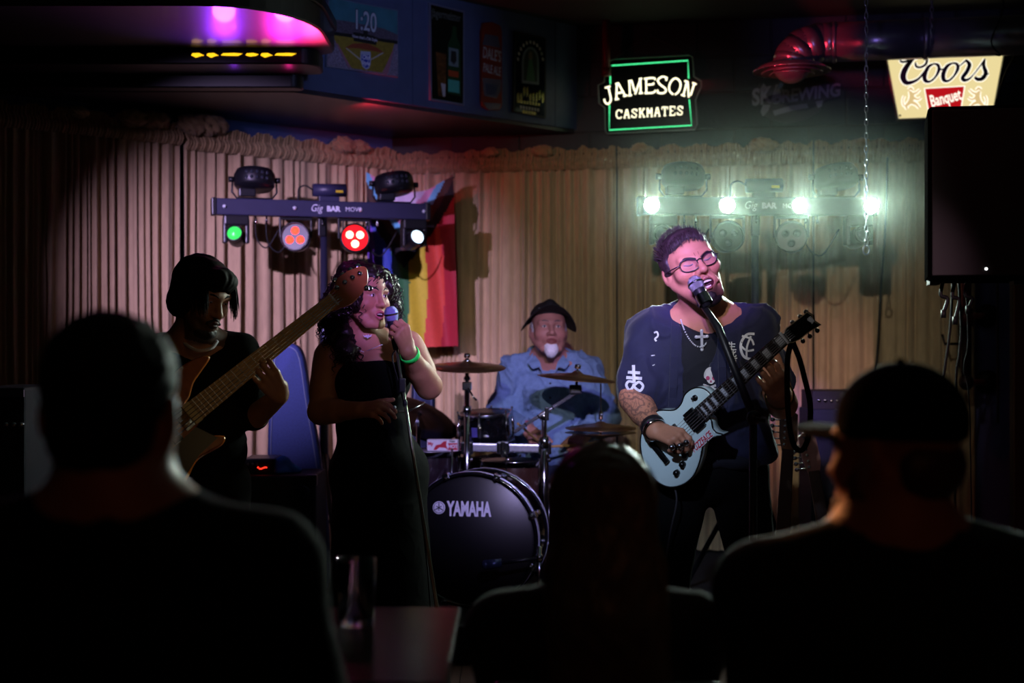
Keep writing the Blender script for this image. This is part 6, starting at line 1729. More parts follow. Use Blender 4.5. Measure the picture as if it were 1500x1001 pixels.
tag(sculpt_obj('blue_cloth', V + vnormals(V, Q) * (wave_noise(V, 90, 2) * 0.004)[:, None], Q, mat('cloth_blue', '#2a62c8', 0.7, bump=0.2)), 'crumpled bright blue cloth on the dark amplifier cabinet', 'cloth')


def case(label, pts, Y, m, th, tilt=0.0):
    c0 = P(*pts[0], Y); zb = ZST
    rt = thing('guitar_case', label, 'guitar case', (P(sum(p[0] for p in pts) / len(pts), 600, Y).x, Y, ZST))
    poly = [P(x, y, Y) for x, y in pts]; q = MB(frame((0, Y, 0), (1, 0, 0), yaxis=(0, 0, 1)))
    pl_ = [(v.x, max(v.z, zb + 0.001)) for v in poly]; pl_ = [tuple(v.xy) for v in spline([(*p, 0) for p in pl_], 3, True)]; pl_ = [(x, max(y, zb + 0.001)) for x, y in pl_]
    q.prism(pl_, -th / 2, th / 2, 0.012, True); q.build('shell', m, rt)
    q = MB(frame((0, Y, 0), (1, 0, 0), yaxis=(0, 0, 1))); ip = inset(pl_, 0.016) if sum(pl_[i][0] * pl_[(i + 1) % len(pl_)][1] - pl_[(i + 1) % len(pl_)][0] * pl_[i][1] for i in range(len(pl_))) > 0 else inset(pl_[::-1], 0.016)
    q.tube([(x, y, th / 2) for x, y in ip], 0.004, 6, closed=True); q.build('piping', mat('piping_grey', '#55607c', 0.5), rt)
    return rt


m_bag = mat('bag_blue', '#2a3a6c', 0.75, noise_amt=0.15, noise_scale=120, bump=0.2, bump_scale=400)
case('tall blue guitar case standing between bassist and singer', [(398, 560), (402, 520), (415, 504), (434, 506), (446, 525), (456, 590), (468, 660), (478, 740), (482, 830), (470, 880), (410, 880), (398, 800), (394, 680)], 6.45, m_bag, 0.10)
case('dark blue guitar case standing behind the ride cymbal', [(604, 560), (612, 548), (628, 548), (636, 562), (638, 640), (640, 720), (640, 800), (628, 870), (606, 870), (600, 800)], 7.35, mat('bag_navy', '#1c2748', 0.75), 0.10)


def stand_guitar(label, hx, hy, Y, cbody, chead, lean, six_side, back, zf=0.0):
    """guitar upright on a floor stand, headstock towards the ceiling"""
    top = P(hx, hy, Y); M = frame(top, (lean, -back, -1.0), zaxis=(-0.15, -1, 0.1))       # local x runs down the neck
    rt = thing('electric_guitar', label, 'guitar', (top.x, Y, zf))
    hs = [(0.0, -0.012), (0.02, -0.040), (0.12, -0.036), (0.175, -0.022), (0.175, 0.022), (0.13, 0.034), (0.03, 0.030)] if six_side else [(0.0, -0.03), (0.0, 0.03), (0.10, 0.042), (0.165, 0.022), (0.165, -0.022), (0.10, -0.042)]
    q = MB(M); q.prism(hs, -0.006, 0.008, 0.002); h_ = q.build('headstock', chead, rt)
    for k in range(6):
        if six_side: x, y, e = 0.03 + 0.024 * k, -0.036, -0.064
        else: x, s = 0.03 + 0.035 * (k % 3), (1 if k < 3 else -1); y, e = s * 0.036, s * 0.066
        q = MB(M); q.tube([(x, y * 0.6, -0.004), (x, e, -0.004)], 0.003, 6); q.ell((x, e, -0.004), (0.009, 0.010, 0.007), None, 8, 6); q.lathe([(0.006, 0.008), (0.006, 0.014), (0, 0.014)], 10, (x, y * 0.45, 0)); q.build('tuning_peg', m_chrome, h_)
    q = MB(M); q.prism([(0.165, -0.022), (0.60, -0.028), (0.60, 0.028), (0.165, 0.022)], -0.012, 0.010, 0.003); q.build('neck', m_dwood, rt)
    bo_ = [(0.52, 0.10), (0.56, 0.135), (0.64, 0.12), (0.70, 0.115), (0.80, 0.155), (0.88, 0.15), (0.935, 0.08), (0.945, 0), (0.935, -0.08), (0.88, -0.15), (0.80, -0.155), (0.70, -0.115), (0.64, -0.12), (0.56, -0.115), (0.55, -0.08), (0.60, -0.03), (0.60, 0.03), (0.55, 0.07)]
    q = MB(M); q.prism([tuple(v.xy) for v in spline([(*p, 0) for p in bo_], 3, True)], -0.035, 0.006, 0.006, True); q.build('body', cbody, rt)
    for x in (0.67, 0.78): q = MB(M); q.box((x, 0, 0.010), (0.016, 0.04, 0.006), bev=0.002); q.build('pickup', m_pk, rt)
    e = M @ Vector((0.93, 0, -0.02)); 
    q = MB()
    for s in (-1, 1): q.tube([Vector((e.x + s * 0.10, e.y - 0.05, e.z - 0.02)), Vector((e.x + s * 0.10, e.y + 0.09, e.z - 0.03)), Vector((e.x + s * 0.17, e.y + 0.02, zf + 0.010))], 0.009, 8)
    q.tube([Vector((e.x - 0.10, e.y + 0.09, e.z - 0.03)), Vector((e.x + 0.10, e.y + 0.09, e.z - 0.03))], 0.009, 8); q.tube([Vector((e.x, e.y + 0.09, e.z - 0.03)), Vector((e.x, e.y + 0.22, zf + 0.010))], 0.009, 8); q.build('stand', m_fix, rt)
    return rt


stand_guitar('dark guitar with chrome tuners standing behind the guitarist', 1158, 596, 5.45, mat('guitar_dark', '#1c1014', 0.2, coat=0.6), mat('headstock_brown', '#2a1a14', 0.25, coat=0.5), -0.10, True, 0.20)
stand_guitar('guitar with pale pink headstock on a stand beside the amplifier stack', 1182, 632, 5.68, mat('guitar_red', '#4a1418', 0.2, coat=0.6), mat('headstock_pink', '#b07a78', 0.3), 0.10, True, 0.38)
# amplifier stack
xa = P(1188, 600, 6.95).x; xb = P(1300, 600, 6.95).x
AS = thing('amplifier_stack', 'grey amplifier stack half hidden behind the man in the cap', 'amplifier', ((xa + xb) / 2, 7.1, ZST))
z1 = P(1200, 600, 6.95).z; z2 = P(1200, 574, 6.95).z
q = MB(); q.box(((xa + xb) / 2, 7.1, (ZST + z1) / 2), ((xb - xa) / 2, 0.15, (z1 - ZST) / 2), bev=0.010); q.build('cabinet', m_tolex, AS)
q = MB(); q.box(((xa + xb) / 2, 6.948, (ZST + z1) / 2 - 0.03), ((xb - xa) / 2 - 0.03, 0.004, (z1 - ZST) / 2 - 0.10)); q.build('grille_cloth', m_gcl, AS)
q = MB(); q.box(((xa + xb) / 2, 7.1, (z1 + z2) / 2), ((xb - xa) / 2 - 0.01, 0.14, (z2 - z1) / 2 + 0.003), bev=0.006); hd2 = q.build('amplifier_head', mat('amp_grey', '#28282c', 0.6, spec=0.2), AS)
for i in range(4): q = MB(frame((xa + 0.04 + 0.03 * i, 6.959, (z1 + z2) / 2), (1, 0, 0), zaxis=(0, -1, 0))); q.lathe([(0.009, 0), (0.008, 0.012), (0, 0.012)], 12); q.build('knob', m_chrome, hd2)
q = MB(); q.tube([(xa + 0.08, 6.945, z1 - 0.14), (xa + 0.10, 6.93, z1 - 0.135), (xa + 0.18, 6.93, z1 - 0.135), (xa + 0.20, 6.945, z1 - 0.14)], 0.006, 8); q.build('handle', m_chrome, AS)
# low floor stand with a blue padded cradle in front of the singer
fs_ = P(553, 870, 5.95); LS = thing('floor_stand', 'low metal floor stand with bright blue padding near the bass drum', 'stand', (fs_.x, 5.95, ZST))
q = MB(); q.tube([P(540, 806, 5.95), Vector((P(564, 872, 5.95).x, 5.95, ZST + 0.01))], 0.006, 8); q.tube([P(548, 806, 5.97), Vector((P(570, 872, 6.02).x, 6.05, ZST + 0.01))], 0.006, 8); q.tube([P(548, 806, 5.97), Vector((P(530, 872, 6.02).x, 6.08, ZST + 0.01))], 0.006, 8); q.build('legs', m_chrome, LS)
q = MB(); q.tube(spline([P(540, 796, 5.95), P(546, 790, 5.95), P(552, 800, 5.95), P(550, 812, 5.95), P(553, 826, 5.95)], 5), [0.012] * 10 + [0.018] * 11, 10); q.build('padding', mat('cloth_blue'), LS)
# ---------------------------------------------------------------- singer in black
W = thing('person', 'singer with curly dark hair in a black dress holding a microphone', 'person', (P(555, 700, 5.42).x, 5.42, 0))
wh = Head(P(535, 434, 5.30), rot(46, -2, 3), 0.95, 0.98)
S = Sculpt(); wh.sculpt(S, jaw=0.010, mouth=(0.019, 0.0085), cheek=0.005, nose=0.985, fat=0.004, lips=1.25)
nb = P(531, 502, 5.36)
S.cone(wh.q((0, 0.025, -0.055)), nb, 0.052, 0.060, 0.025)
sR, sL = P(484, 523, 5.34), P(597, 508, 5.42)
eR, wR = P(470, 603, 5.30), P(528, 601, 5.13)
eL, wL = P(628, 566, 5.30), P(597, 514, 5.125)
S.ell(P(540, 545, 5.40), (0.150, 0.108, 0.16), None, 0.05); S.cone(nb, sR, 0.054, 0.056, 0.05); S.cone(nb, sL, 0.054, 0.056, 0.05)
S.ell(P(545, 625, 5.42), (0.13, 0.10, 0.14), None, 0.05)
for a, b, c in ((sR, eR, wR), (sL, eL, wL)):
    S.cone(a, b, 0.058, 0.047, 0.025); S.cone(b, c, 0.047, 0.030, 0.018); S.cone(b.lerp(c, 0.12), b.lerp(c, 0.42), 0.047, 0.043, 0.015); S.cone(a.lerp(b, 0.2), a.lerp(b, 0.6), 0.058, 0.055, 0.02)
hand(S, wR, P(575, 598, 5.03) - wR, Vector((-0.1, -0.75, 0.65)), -1, ((30, 40, 25), (35, 42, 25), (40, 45, 25), (45, 45, 25)), 0.3, 0.98, (20, 10))
hd_v = (P(584, 474, 5.070) - wL)
hand(S, wL, hd_v, Vector((0.60, -0.78, 0.10)), 1, ((58, 72, 40), (60, 74, 42), (62, 76, 44), (64, 78, 46)), 0.5, 0.98, (30, 10), tdir=Vector((-0.75, 0.15, 0.60)))
V, Q = S.mesh(0.0034)
col = wh.tint(V, hexc('#a8735a'), hexc('#a8505a'), 0.010, (0.019, 0.0085), seed=6)
sculpt_obj('body', V, Q, m_skin, W, col)
wh.eyes(W, '#1c100c', 1.25, mat('hair_black', '#120b0a', 0.5), 0.002)
q = MB()
for i in range(6): x = -0.0125 + i * 0.005; q.box(wh.q((x, -0.0890 + abs(x) * 0.2, -0.0705)), (0.0024, 0.002, 0.0034), wh.R, bev=0.0008)
q.build('teeth', mat('teeth'), W)
m_curl = mat('hair_curly', '#1a0d0c', 0.4, noise_amt=0.3, noise_scale=80)
S = Sculpt(); wh.E(S, (0, 0.040, 0.042), (0.094, 0.100, 0.092), 0.02); wh.E(S, (0.01, -0.024, 0.086), (0.080, 0.052, 0.042), 0.02); wh.E(S, (0.072, -0.035, 0.030), (0.026, 0.040, 0.060), 0.02); wh.E(S, (-0.078, -0.025, 0.0), (0.028, 0.045, 0.07), 0.02)
for c, r in ((P(503, 440, 5.36), 0.075), (P(492, 465, 5.36), 0.065), (P(500, 492, 5.32), 0.058), (P(508, 515, 5.27), 0.042), (P(520, 412, 5.36), 0.075), (P(562, 420, 5.42), 0.060), (P(570, 450, 5.44), 0.050), (P(560, 490, 5.46), 0.06)):
    S.ell(c, (r, r, r), None, 0.03)
wh.E(S, (0.0, -0.102, -0.022), (0.068, 0.074, 0.094), 0.006, True); wh.E(S, (0.03, -0.07, -0.09), (0.06, 0.09, 0.07), 0.006, True)
V, Q = S.mesh(0.005); N = vnormals(V, Q); V = V + N * (wave_noise(V, 110, 3) * 0.010 + wave_noise(V, 260, 4) * 0.004)[:, None]
ho = sculpt_obj('hair', V, Q, m_curl, W)
rs = np.random.RandomState(3); pick = rs.choice(len(V), 620); hv = V[pick]; hn = N[pick]; it = iter(range(620)); cur = [0]
def cs(rng):
    cur[0] = next(it); return Vector(hv[cur[0]])
def cdir(p, t, rng):
    n_ = Vector(hn[cur[0]]); return (n_ * (0.35 - 0.3 * t) + Vector((rng.uniform(-.3, .3), rng.uniform(-.3, .3), -0.85))).normalized()
q = strands(620, cs, cdir, 0.060, 11, 0.0021, 5, curl=(0.0065, 2.2)); q.build('curls', m_curl, W)
# dress
D = Sculpt(); D.ell(P(540, 556, 5.40), (0.160, 0.122, 0.135), None, 0.05); D.ell(P(546, 625, 5.42), (0.140, 0.112, 0.14), None, 0.05); D.ell(P(555, 690, 5.43), (0.185, 0.145, 0.15), None, 0.06)
for px, dy in ((516, 5.305), (562, 5.315)): D.ell(P(px, 562, dy), (0.070, 0.060, 0.070), None, 0.03)
D.cone(P(555, 700, 5.43), P(560, 900, 5.43), 0.175, 0.20, 0.05); D.cone(P(520, 934, 5.43), P(600, 934, 5.43), 0.15, 0.15, 0.08)
for sh, dx in ((sR, 8), (sL, -4)): D.cone(sh + Vector((0.012 if dx > 0 else -0.015, 0.0, 0.050)), P(512 if dx > 0 else 585, 548, 5.32), 0.016, 0.022, 0.01)
D.ell(P(540, 505, 5.25), (0.085, 0.10, 0.042), None, 0.01, True)
dress = cloth('dress', D, 0.006, m_cloth_k, W, 0.005, 24, 4)
q = MB(); q.tube(spline([P(533, 573 + 20, 5.20), P(560, 598, 5.22), P(590, 603, 5.25), P(612, 596, 5.32), P(622, 590, 5.40)], 5), 0.004, 6); q.build('belt_chain', m_chrome, W)
def wband(c, d, r, w_, m, nm, root):
    Rm = Vector(d).normalized().to_track_quat('Z', 'Y').to_matrix(); q = MB(); q.lathe([(r, -w_), (r + 0.002, -w_), (r + 0.003, 0), (r + 0.002, w_), (r, w_)], 24, c, Rm); return q.build(nm, m, root)
wband(eL.lerp(wL, 0.90), wL - eL, 0.0345, 0.010, mat('neon_green_band', '#30ff68', 0.5), 'wristband', W)
q = MB()
for a, b in (((505, 505), (533, 516)), ((533, 516), (560, 505))): q.tube([P(*a, 5.295), P(*b, 5.255)], 0.0012, 5)
q.build('necklace', m_silv, W)
q = MB(frame(P(538, 493, 5.262), (1, 0, 0), yaxis=(0, 0, 1))); q.prism([(-.016, .006), (-.008, .002), (-.003, .007), (0, .003), (.004, .008), (.008, .003), (.018, .009), (.013, -.002), (.006, -.003), (.002, -.009), (-.003, -.003), (-.010, -.003)], -0.001, 0.001); q.build('bat_pendant', m_silv, W)
q = MB(); q.tube([wh.q((-0.086, 0.004, -0.042 + 0.014 * math.cos(t) - 0.012)) + Vector((0.012 * math.sin(t), 0, 0)) for t in [2 * PI * k / 16 for k in range(16)]], 0.0012, 5, closed=True); q.build('earring', m_silv, W)
q = MB(); q.ell(P(578, 597, 5.00), (0.006, 0.005, 0.006), None, 8, 6); q.build('finger_ring', m_silv, W)
shoe(W, (P(535, 900, 5.42).x, 5.42, 0), (0.2, -1), m_shoe, 0.0); shoe(W, (P(585, 900, 5.46).x, 5.46, 0), (0.5, -1), m_shoe, 0.0)
L = Sculpt(); fx = P(560, 900, 5.43).x; leg_set(L, [(fx - .07, 5.43, .6), (fx + .07, 5.45, .6)], [(fx - .07, 5.42, .4), (fx + .07, 5.45, .4)], [(fx - .065, 5.42, .09), (fx + .065, 5.46, .09)], (.07, .05, .04)); cloth('tights', L, 0.008, m_cloth_k, W, 0.0)

# ---------------------------------------------------------------- bassist
B = thing('person', 'bassist with dark bobbed hair in a black shirt looking down', 'person', (P(290, 700, 4.85).x, 4.85, 0))
bh = Head(P(297, 432, 4.68), rot(52, 16, 6), 0.99, 1.0)
S = Sculpt(); bh.sculpt(S)
nb = P(284, 494, 4.78); S.cone(bh.q((0, 0.025, -0.055)), nb, 0.056, 0.064, 0.025)
sR, sL = P(232, 522, 4.80), P(350, 520, 4.84)
eR, wR = P(215, 622, 4.82), P(240, 668, 4.56)
eL, wL = P(372, 612, 4.84), P(410, 580, 4.64)
S.ell(P(291, 570, 4.84), (0.155, 0.11, 0.19), None, 0.05); S.ell(P(291, 650, 4.85), (0.145, 0.11, 0.15), None, 0.05); S.cone(nb, sR, 0.058, 0.055, 0.04); S.cone(nb, sL, 0.058, 0.055, 0.04)
for a, b, c in ((sR, eR, wR), (sL, eL, wL)): S.cone(a, b, 0.052, 0.042, 0.02); S.cone(b, c, 0.043, 0.029, 0.015)
hand(S, wR, P(262, 655, 4.47) - wR, Vector((0.2, -0.8, 0.5)), -1, ((35, 45, 30),) * 4, 0.3, 1.05)
hand(S, wL, Vector((-0.25, -0.62, 0.55)), Vector((0.62, -0.20, -0.70)), 1, ((45, 55, 38), (42, 55, 38), (40, 55, 38), (40, 55, 38)), 1.0, 1.08, (5, 5), tdir=Vector((-0.7, 0.15, 0.65)))
V, Q = S.mesh(0.0038)
bb = lambda L_: (1 / (1 + np.exp((L_[:, 2] + 0.055) * 180))) * (L_[:, 1] < 0.01) * 0.8
sculpt_obj('body', V, Q, m_skin, B, bh.tint(V, hexc('#a87a60'), hexc('#8a5048'), beard=hexc('#1c1210'), beard_fn=bb, seed=9))
bh.eyes(B, '#20140f', 0.6, m_hair_d)
S = Sculpt(); bh.E(S, (0, -0.066, -0.110), (0.032, 0.028, 0.024), 0.02)
for x in (-1, 1): bh.K(S, (x * 0.028, -0.062, -0.106), (x * 0.064, 0.0, -0.050), 0.017, 0.010, 0.02); bh.K(S, (x * 0.026, -0.090, -0.070), (x * 0.004, -0.098, -0.054), 0.006, 0.005, 0.006)
V, Q = S.mesh(0.004); sculpt_obj('beard', V + vnormals(V, Q) * (wave_noise(V, 260, 3) * 0.003)[:, None], Q, mat('beard_dark'), B)
S = Sculpt(); bh.E(S, (0, 0.025, 0.042), (0.090, 0.106, 0.088), 0.02)
for x in (-1, 1): bh.E(S, (x * 0.068, 0.02, -0.015), (0.026, 0.065, 0.075), 0.02)
bh.E(S, (0, 0.075, -0.05), (0.07, 0.045, 0.06), 0.02); bh.E(S, (0, -0.062, 0.070), (0.068, 0.040, 0.045), 0.02)
bh.E(S, (0, -0.105, -0.030), (0.062, 0.060, 0.075), 0.008, True)
V, Q = S.mesh(0.0045); N = vnormals(V, Q); V = V + N * (wave_noise(V, 150, 4, axis=(1.5, 1.2, .3)) * 0.004)[:, None]; sculpt_obj('hair', V, Q, m_hair_d, B)
for sg_ in (-1, 1):
    q = strands(85, lambda rng: (lambda a: bh.q((0.078 * math.sin(a), -0.005 - 0.085 * math.cos(a), 0.062 + rng.uniform(-.01, .02))))(sg_ * rng.uniform(0.75, 1.6)), lambda p, t, rng: ((Vector(p) - bh.C) * (1.6 * (1 - t)) + Vector((rng.uniform(-.12, .12), rng.uniform(-.12, .12), -0.9))).normalized(), 0.105, 7, 0.0022, 12); q.build('loose_hair', m_hair_d, B)
T = Sculpt(); T.ell(P(291, 570, 4.85), (0.170, 0.128, 0.195), None, 0.05); T.ell(P(291, 655, 4.86), (0.165, 0.130, 0.16), None, 0.05); T.cone(nb + Vector((0, .02, -.02)), sR, 0.058, 0.066, 0.05); T.cone(nb + Vector((0, .02, -.02)), sL, 0.058, 0.066, 0.05)
T.cone(sR, eR, 0.066, 0.058, 0.03); T.cone(sL, sL.lerp(eL, 0.95), 0.066, 0.058, 0.03); T.cone(P(288, 478, 4.72), P(289, 500, 4.74), 0.062, 0.066, 0.01, sub=True)
cloth('shirt', T, 0.0065, m_cloth_k, B, 0.016, 20, 21)
q = MB(); q.tube(spline([P(262, 492, 4.74), P(275, 507, 4.70), P(292, 514, 4.68), P(310, 510, 4.70), P(318, 500, 4.73)], 5), 0.006, 8); q.build('collar', mat('collar_white', '#b8b4b8', 0.7), B)
L = Sculpt(); L.ell(P(291, 715, 4.87), (0.165, 0.13, 0.12), None, 0.04); fx = P(291, 700, 4.87).x
leg_set(L, [(fx - .085, 4.87, .82), (fx + .085, 4.87, .82)], [(fx - .11, 4.84, .46), (fx + .11, 4.86, .46)], [(fx - .12, 4.9, .09), (fx + .13, 4.94, .09)], (.092, .07, .06)); cloth('trousers', L, 0.009, m_cloth_k, B, 0.005, 22, 6)
shoe(B, (fx - .12, 4.9, 0), (-.2, -1), m_shoe, 0.0); shoe(B, (fx + .13, 4.94, 0), (.4, -1), m_shoe, 0.0)

# ---------------------------------------------------------------- drummer
Dm = thing('person', 'drummer with white goatee, black hat and blue denim shirt', 'person', (P(805, 700, 7.1).x, 7.1, ZST))
dh = Head(P(804, 484, 6.93), rot(6, -12, 1), 1.04, 1.03)
S = Sculpt(); dh.sculpt(S, cheek=0.002, nose=1.02, fat=0.004)
nb = P(804, 524, 7.02); S.cone(dh.q((0, 0.02, -0.06)), nb, 0.064, 0.072, 0.025)
sR, sL = P(752, 545, 7.03), P(856, 545, 7.03)
eR, wR = P(735, 612, 7.02), P(772, 628, 6.80)
eL, wL = P(890, 610, 7.02), P(858, 636, 6.82)
S.ell(P(804, 580, 7.05), (0.18, 0.12, 0.20), None, 0.05); S.ell(P(805, 640, 7.05), (0.18, 0.14, 0.15), None, 0.05); S.cone(nb, sR, 0.064, 0.06, 0.04); S.cone(nb, sL, 0.064, 0.06, 0.04)
for a, b, c in ((sR, eR, wR), (sL, eL, wL)): S.cone(a, b, 0.056, 0.045, 0.02); S.cone(b, c, 0.046, 0.032, 0.015)
hand(S, wR, P(788, 646, 6.74) - wR, Vector((0.1, -0.7, 0.7)), -1, ((60, 70, 40),) * 4, 0.3, 1.08, (30, 10)); hand(S, wL, P(845, 650, 6.76) - wL, Vector((-0.1, -0.7, 0.7)), 1, ((60, 70, 40),) * 4, 0.3, 1.08, (30, 10))
V, Q = S.mesh(0.0038); sculpt_obj('body', V, Q, m_skin, Dm, dh.tint(V, hexc('#a8746a'), hexc('#7c423e'), seed=14))
dh.eyes(Dm, '#2a2e36', 1.05, mat('brow_grey', '#5c4e50', 0.6), 0.0)
S = Sculpt(); dh.E(S, (0, -0.074, -0.100), (0.033, 0.026, 0.034), 0.015); dh.E(S, (0, -0.070, -0.120), (0.026, 0.024, 0.026), 0.015); dh.E(S, (0, -0.104, -0.074), (0.026, 0.024, 0.0145), 0.004, True)
V, Q = S.mesh(0.004); N = vnormals(V, Q); sculpt_obj('goatee', V + N * (wave_noise(V, 260, 3, axis=(1.5, 1, .3)) * 0.003)[:, None], Q, mat('hair_white', '#dcd8e0', 0.6, noise_amt=0.15, noise_scale=150), Dm)
S = Sculpt()
for x in (-1, 1): dh.E(S, (x * 0.070, 0.03, 0.010), (0.014, 0.045, 0.045), 0.01)
V, Q = S.mesh(0.005); sculpt_obj('side_hair', V + vnormals(V, Q) * (wave_noise(V, 220, 3) * 0.003)[:, None], Q, mat('hair_grey', '#a8a2aa', 0.6), Dm)
m_hat = mat('hat_black', '#0e0e12', 0.8, bump=0.2, bump_scale=300)
def brim(u, v, under=0.0):
    a = 2 * PI * u; r0, r1 = 0.080, 0.128; r = r0 + (r1 - r0) * v; x, y = r * 0.97 * math.sin(a), 0.012 - r * 1.10 * math.cos(a)
    side = abs(math.sin(a)) ** 2; front = max(0, math.cos(a))
    z = 0.072 - 0.115 * v * side * 0.62 + 0.022 * v * front + 0.02 * v * max(0, -math.cos(a)) - under
    return dh.q((x, y, z))
q = MB(); q.grid(lambda u, v: brim(u, v), 48, 7, closed_u=True); q.grid(lambda u, v: brim(1 - u, v, 0.004), 48, 7, closed_u=True); q.tube([brim(k / 48, 1.0, 0.002) for k in range(48)], 0.003, 6, closed=True)
hat = q.build('hat_brim', m_hat, Dm)
S = Sculpt(); dh.E(S, (0, 0.012, 0.076), (0.083, 0.094, 0.048), 0.02); dh.K(S, (-0.03, 0.035, 0.105), (0.0, -0.050, 0.112), 0.030, 0.018, 0.03); dh.K(S, (0.03, 0.035, 0.105), (0.0, -0.050, 0.112), 0.030, 0.018, 0.03)
dh.E(S, (0, 0.05, 0.150), (0.014, 0.06, 0.022), 0.012, True); dh.E(S, (0, 0.0, 0.02), (0.2, 0.2, 0.044), 0.004, True)
V, Q = S.mesh(0.004); sculpt_obj('hat_crown', V, Q, m_hat, Dm)
q = MB()
for i in range(15):
    a = R_(-36 + i * 72 / 14); q.ell(dh.q((0.0855 * math.sin(a) , 0.012 - 0.097 * math.cos(a), 0.096 - 0.012 * abs(math.sin(a)))), (0.0028,) * 3, None, 7, 5)
q.build('hat_beads', m_silv, Dm)
m_den = mat('denim', '#6f8ab0', 0.85, noise_amt=0.14, noise_scale=45, bump=0.25, bump_scale=600)
T = Sculpt(); T.ell(P(804, 580, 7.06), (0.198, 0.142, 0.205), None, 0.05); T.ell(P(806, 645, 7.06), (0.205, 0.165, 0.16), None, 0.05); T.cone(nb + Vector((0, .02, -.01)), sR, 0.066, 0.074, 0.05); T.cone(nb + Vector((0, .02, -.01)), sL, 0.066, 0.074, 0.05)
for a, b, c in ((sR, eR, wR), (sL, eL, wL)): T.cone(a, b, 0.074, 0.064, 0.03); T.cone(b, b.lerp(c, 0.9), 0.064, 0.048, 0.02)
T.cone(P(804, 515, 6.90), P(805, 535, 6.88), 0.060, 0.045, 0.01, sub=True); T.cone(P(805, 535, 6.88), P(805, 552, 6.88), 0.045, 0.015, 0.01, sub=True)
den = cloth('denim_shirt', T, 0.006, m_den, Dm, 0.045, 22, 31)
db = bvh_of(den)
T2 = Sculpt(); T2.ell(P(804, 575, 7.055), (0.175, 0.122, 0.19), None, 0.05); T2.cone(nb + Vector((0, .01, -.02)), sR, 0.06, 0.06, 0.05); T2.cone(nb + Vector((0, .01, -.02)), sL, 0.06, 0.06, 0.05); T2.cone(P(804, 505, 6.93), P(804, 522, 6.95), 0.066, 0.068, 0.008, sub=True); cloth('tee', T2, 0.007, mat('tee_teal', '#1f7f8c', 0.85), Dm, 0.002)
for s in (-1, 1):                                                               # collar leaves
    a = [P(804 + s * 21, 520, 6.94), P(804 + s * 31, 532, 6.91), P(804 + s * 24, 541, 6.885), P(804 + s * 14, 538, 6.885), P(804 + s * 8, 549, 6.88), P(804 + s * 13, 530, 6.89)]
    q = MB(); k = len(a); q._add([p for p in a] + [p + Vector((0, 0.010, 0)) for p in a], [tuple(range(k)), tuple(range(2 * k - 1, k - 1, -1))] + [(i, (i + 1) % k, k + (i + 1) % k, k + i) for i in range(k)], False); q.build('collar_leaf', m_den, den)
for x0 in (766, 822):
    pol = [(x0, 575), (x0 + 24, 573), (x0 + 25, 600), (x0 + 12, 606), (x0 + 1, 601)]; print_on('pocket', pol, db, 0.005, m_den, den, 6.9); print_on('pocket_flap', [(x0 - 1, 572), (x0 + 25, 570), (x0 + 25, 578), (x0 + 12, 583), (x0 - 1, 580)], db, 0.009, m_den, den, 6.9)
for y in (562, 583, 604): p = ray_at(db, 806, y, 0.004); q = MB(); (q.ell(p, (0.005, 0.003, 0.005), None, 8, 6), q.build('button', mat('button_dark', '#2a3038', 0.4), den)) if p is not None else None
wband(eR.lerp(wR, 0.97), wR - eR, 0.036, 0.012, mat('wrist_red', '#a82a3a', 0.7), 'wristband', Dm)
L = Sculpt(); px_ = P(805, 700, 7.12).x; L.ell((px_, 7.10, 0.70), (0.18, 0.15, 0.11), None, 0.04)
leg_set(L, [(px_ - .09, 7.08, .68), (px_ + .09, 7.08, .68)], [(px_ - .43, 6.93, .66), (px_ + .34, 6.84, .66)], [(px_ - .44, 6.99, .24), (px_ + .38, 6.86, .24)], (.09, .07, .06)); cloth('jeans', L, 0.009, mat('jeans_dark', '#1c2436', 0.85), Dm, 0.005, 22, 7)
shoe(Dm, (px_ - .44, 6.99, 0), (0.0, -1), m_shoe, ZST); shoe(Dm, (px_ + .38, 6.86, 0), (.2, -1), m_shoe, ZST)
for a, b, l in ((P(790, 648, 6.73), P(760, 622, 6.52), 'wooden drumstick held beside the rack bar clamp'), (P(846, 652, 6.75), P(782, 656, 6.66), 'wooden drumstick in the drummer hand nearer the hi hat')):
    q = MB(); d = (b - a).normalized(); q.tube([a - d * 0.10, a, b, b + d * 0.01], [0.0075, 0.0075, 0.0045, 0.006], 10); tag(q.build('drumstick', mat('stick_wood', '#b08a58', 0.5)), l, 'drumstick')
# ---------------------------------------------------------------- audience seen from behind, and their table
m_dsh = mat('shirt_dark', '#0e0b0a', 0.95, spec=0.12, bump=0.15, bump_scale=300)
def chair(label, x, y, yaw, m_up, cat='chair', group=None, zback=0.86):
    rt = thing('bar_chair', label, cat, (x, y, 0), group); M = Matrix.Translation((x, y, 0)) @ Matrix.Rotation(yaw, 4, 'Z')
    q = MB(M); q.box((0, 0, 0.43), (0.20, 0.20, 0.028), bev=0.015); q.build('seat', m_up, rt)
    q = MB(M); q.box((0, -0.205, (0.52 + zback) / 2), (0.19, 0.016, (zback - 0.52) / 2), bev=0.014); q.build('backrest', m_up, rt)
    for sx in (-1, 1):
        for sy in (-1, 1):
            q = MB(M); q.tube([(sx * 0.175, sy * 0.18, 0.41), (sx * 0.185, sy * 0.195, 0.0)], 0.013, 8); q.build('leg', m_steel, rt)
        q = MB(M); q.tube([(sx * 0.17, -0.19, 0.42), (sx * 0.17, -0.205, 0.54)], 0.011, 8); q.build('back_post', m_steel, rt)
    return rt


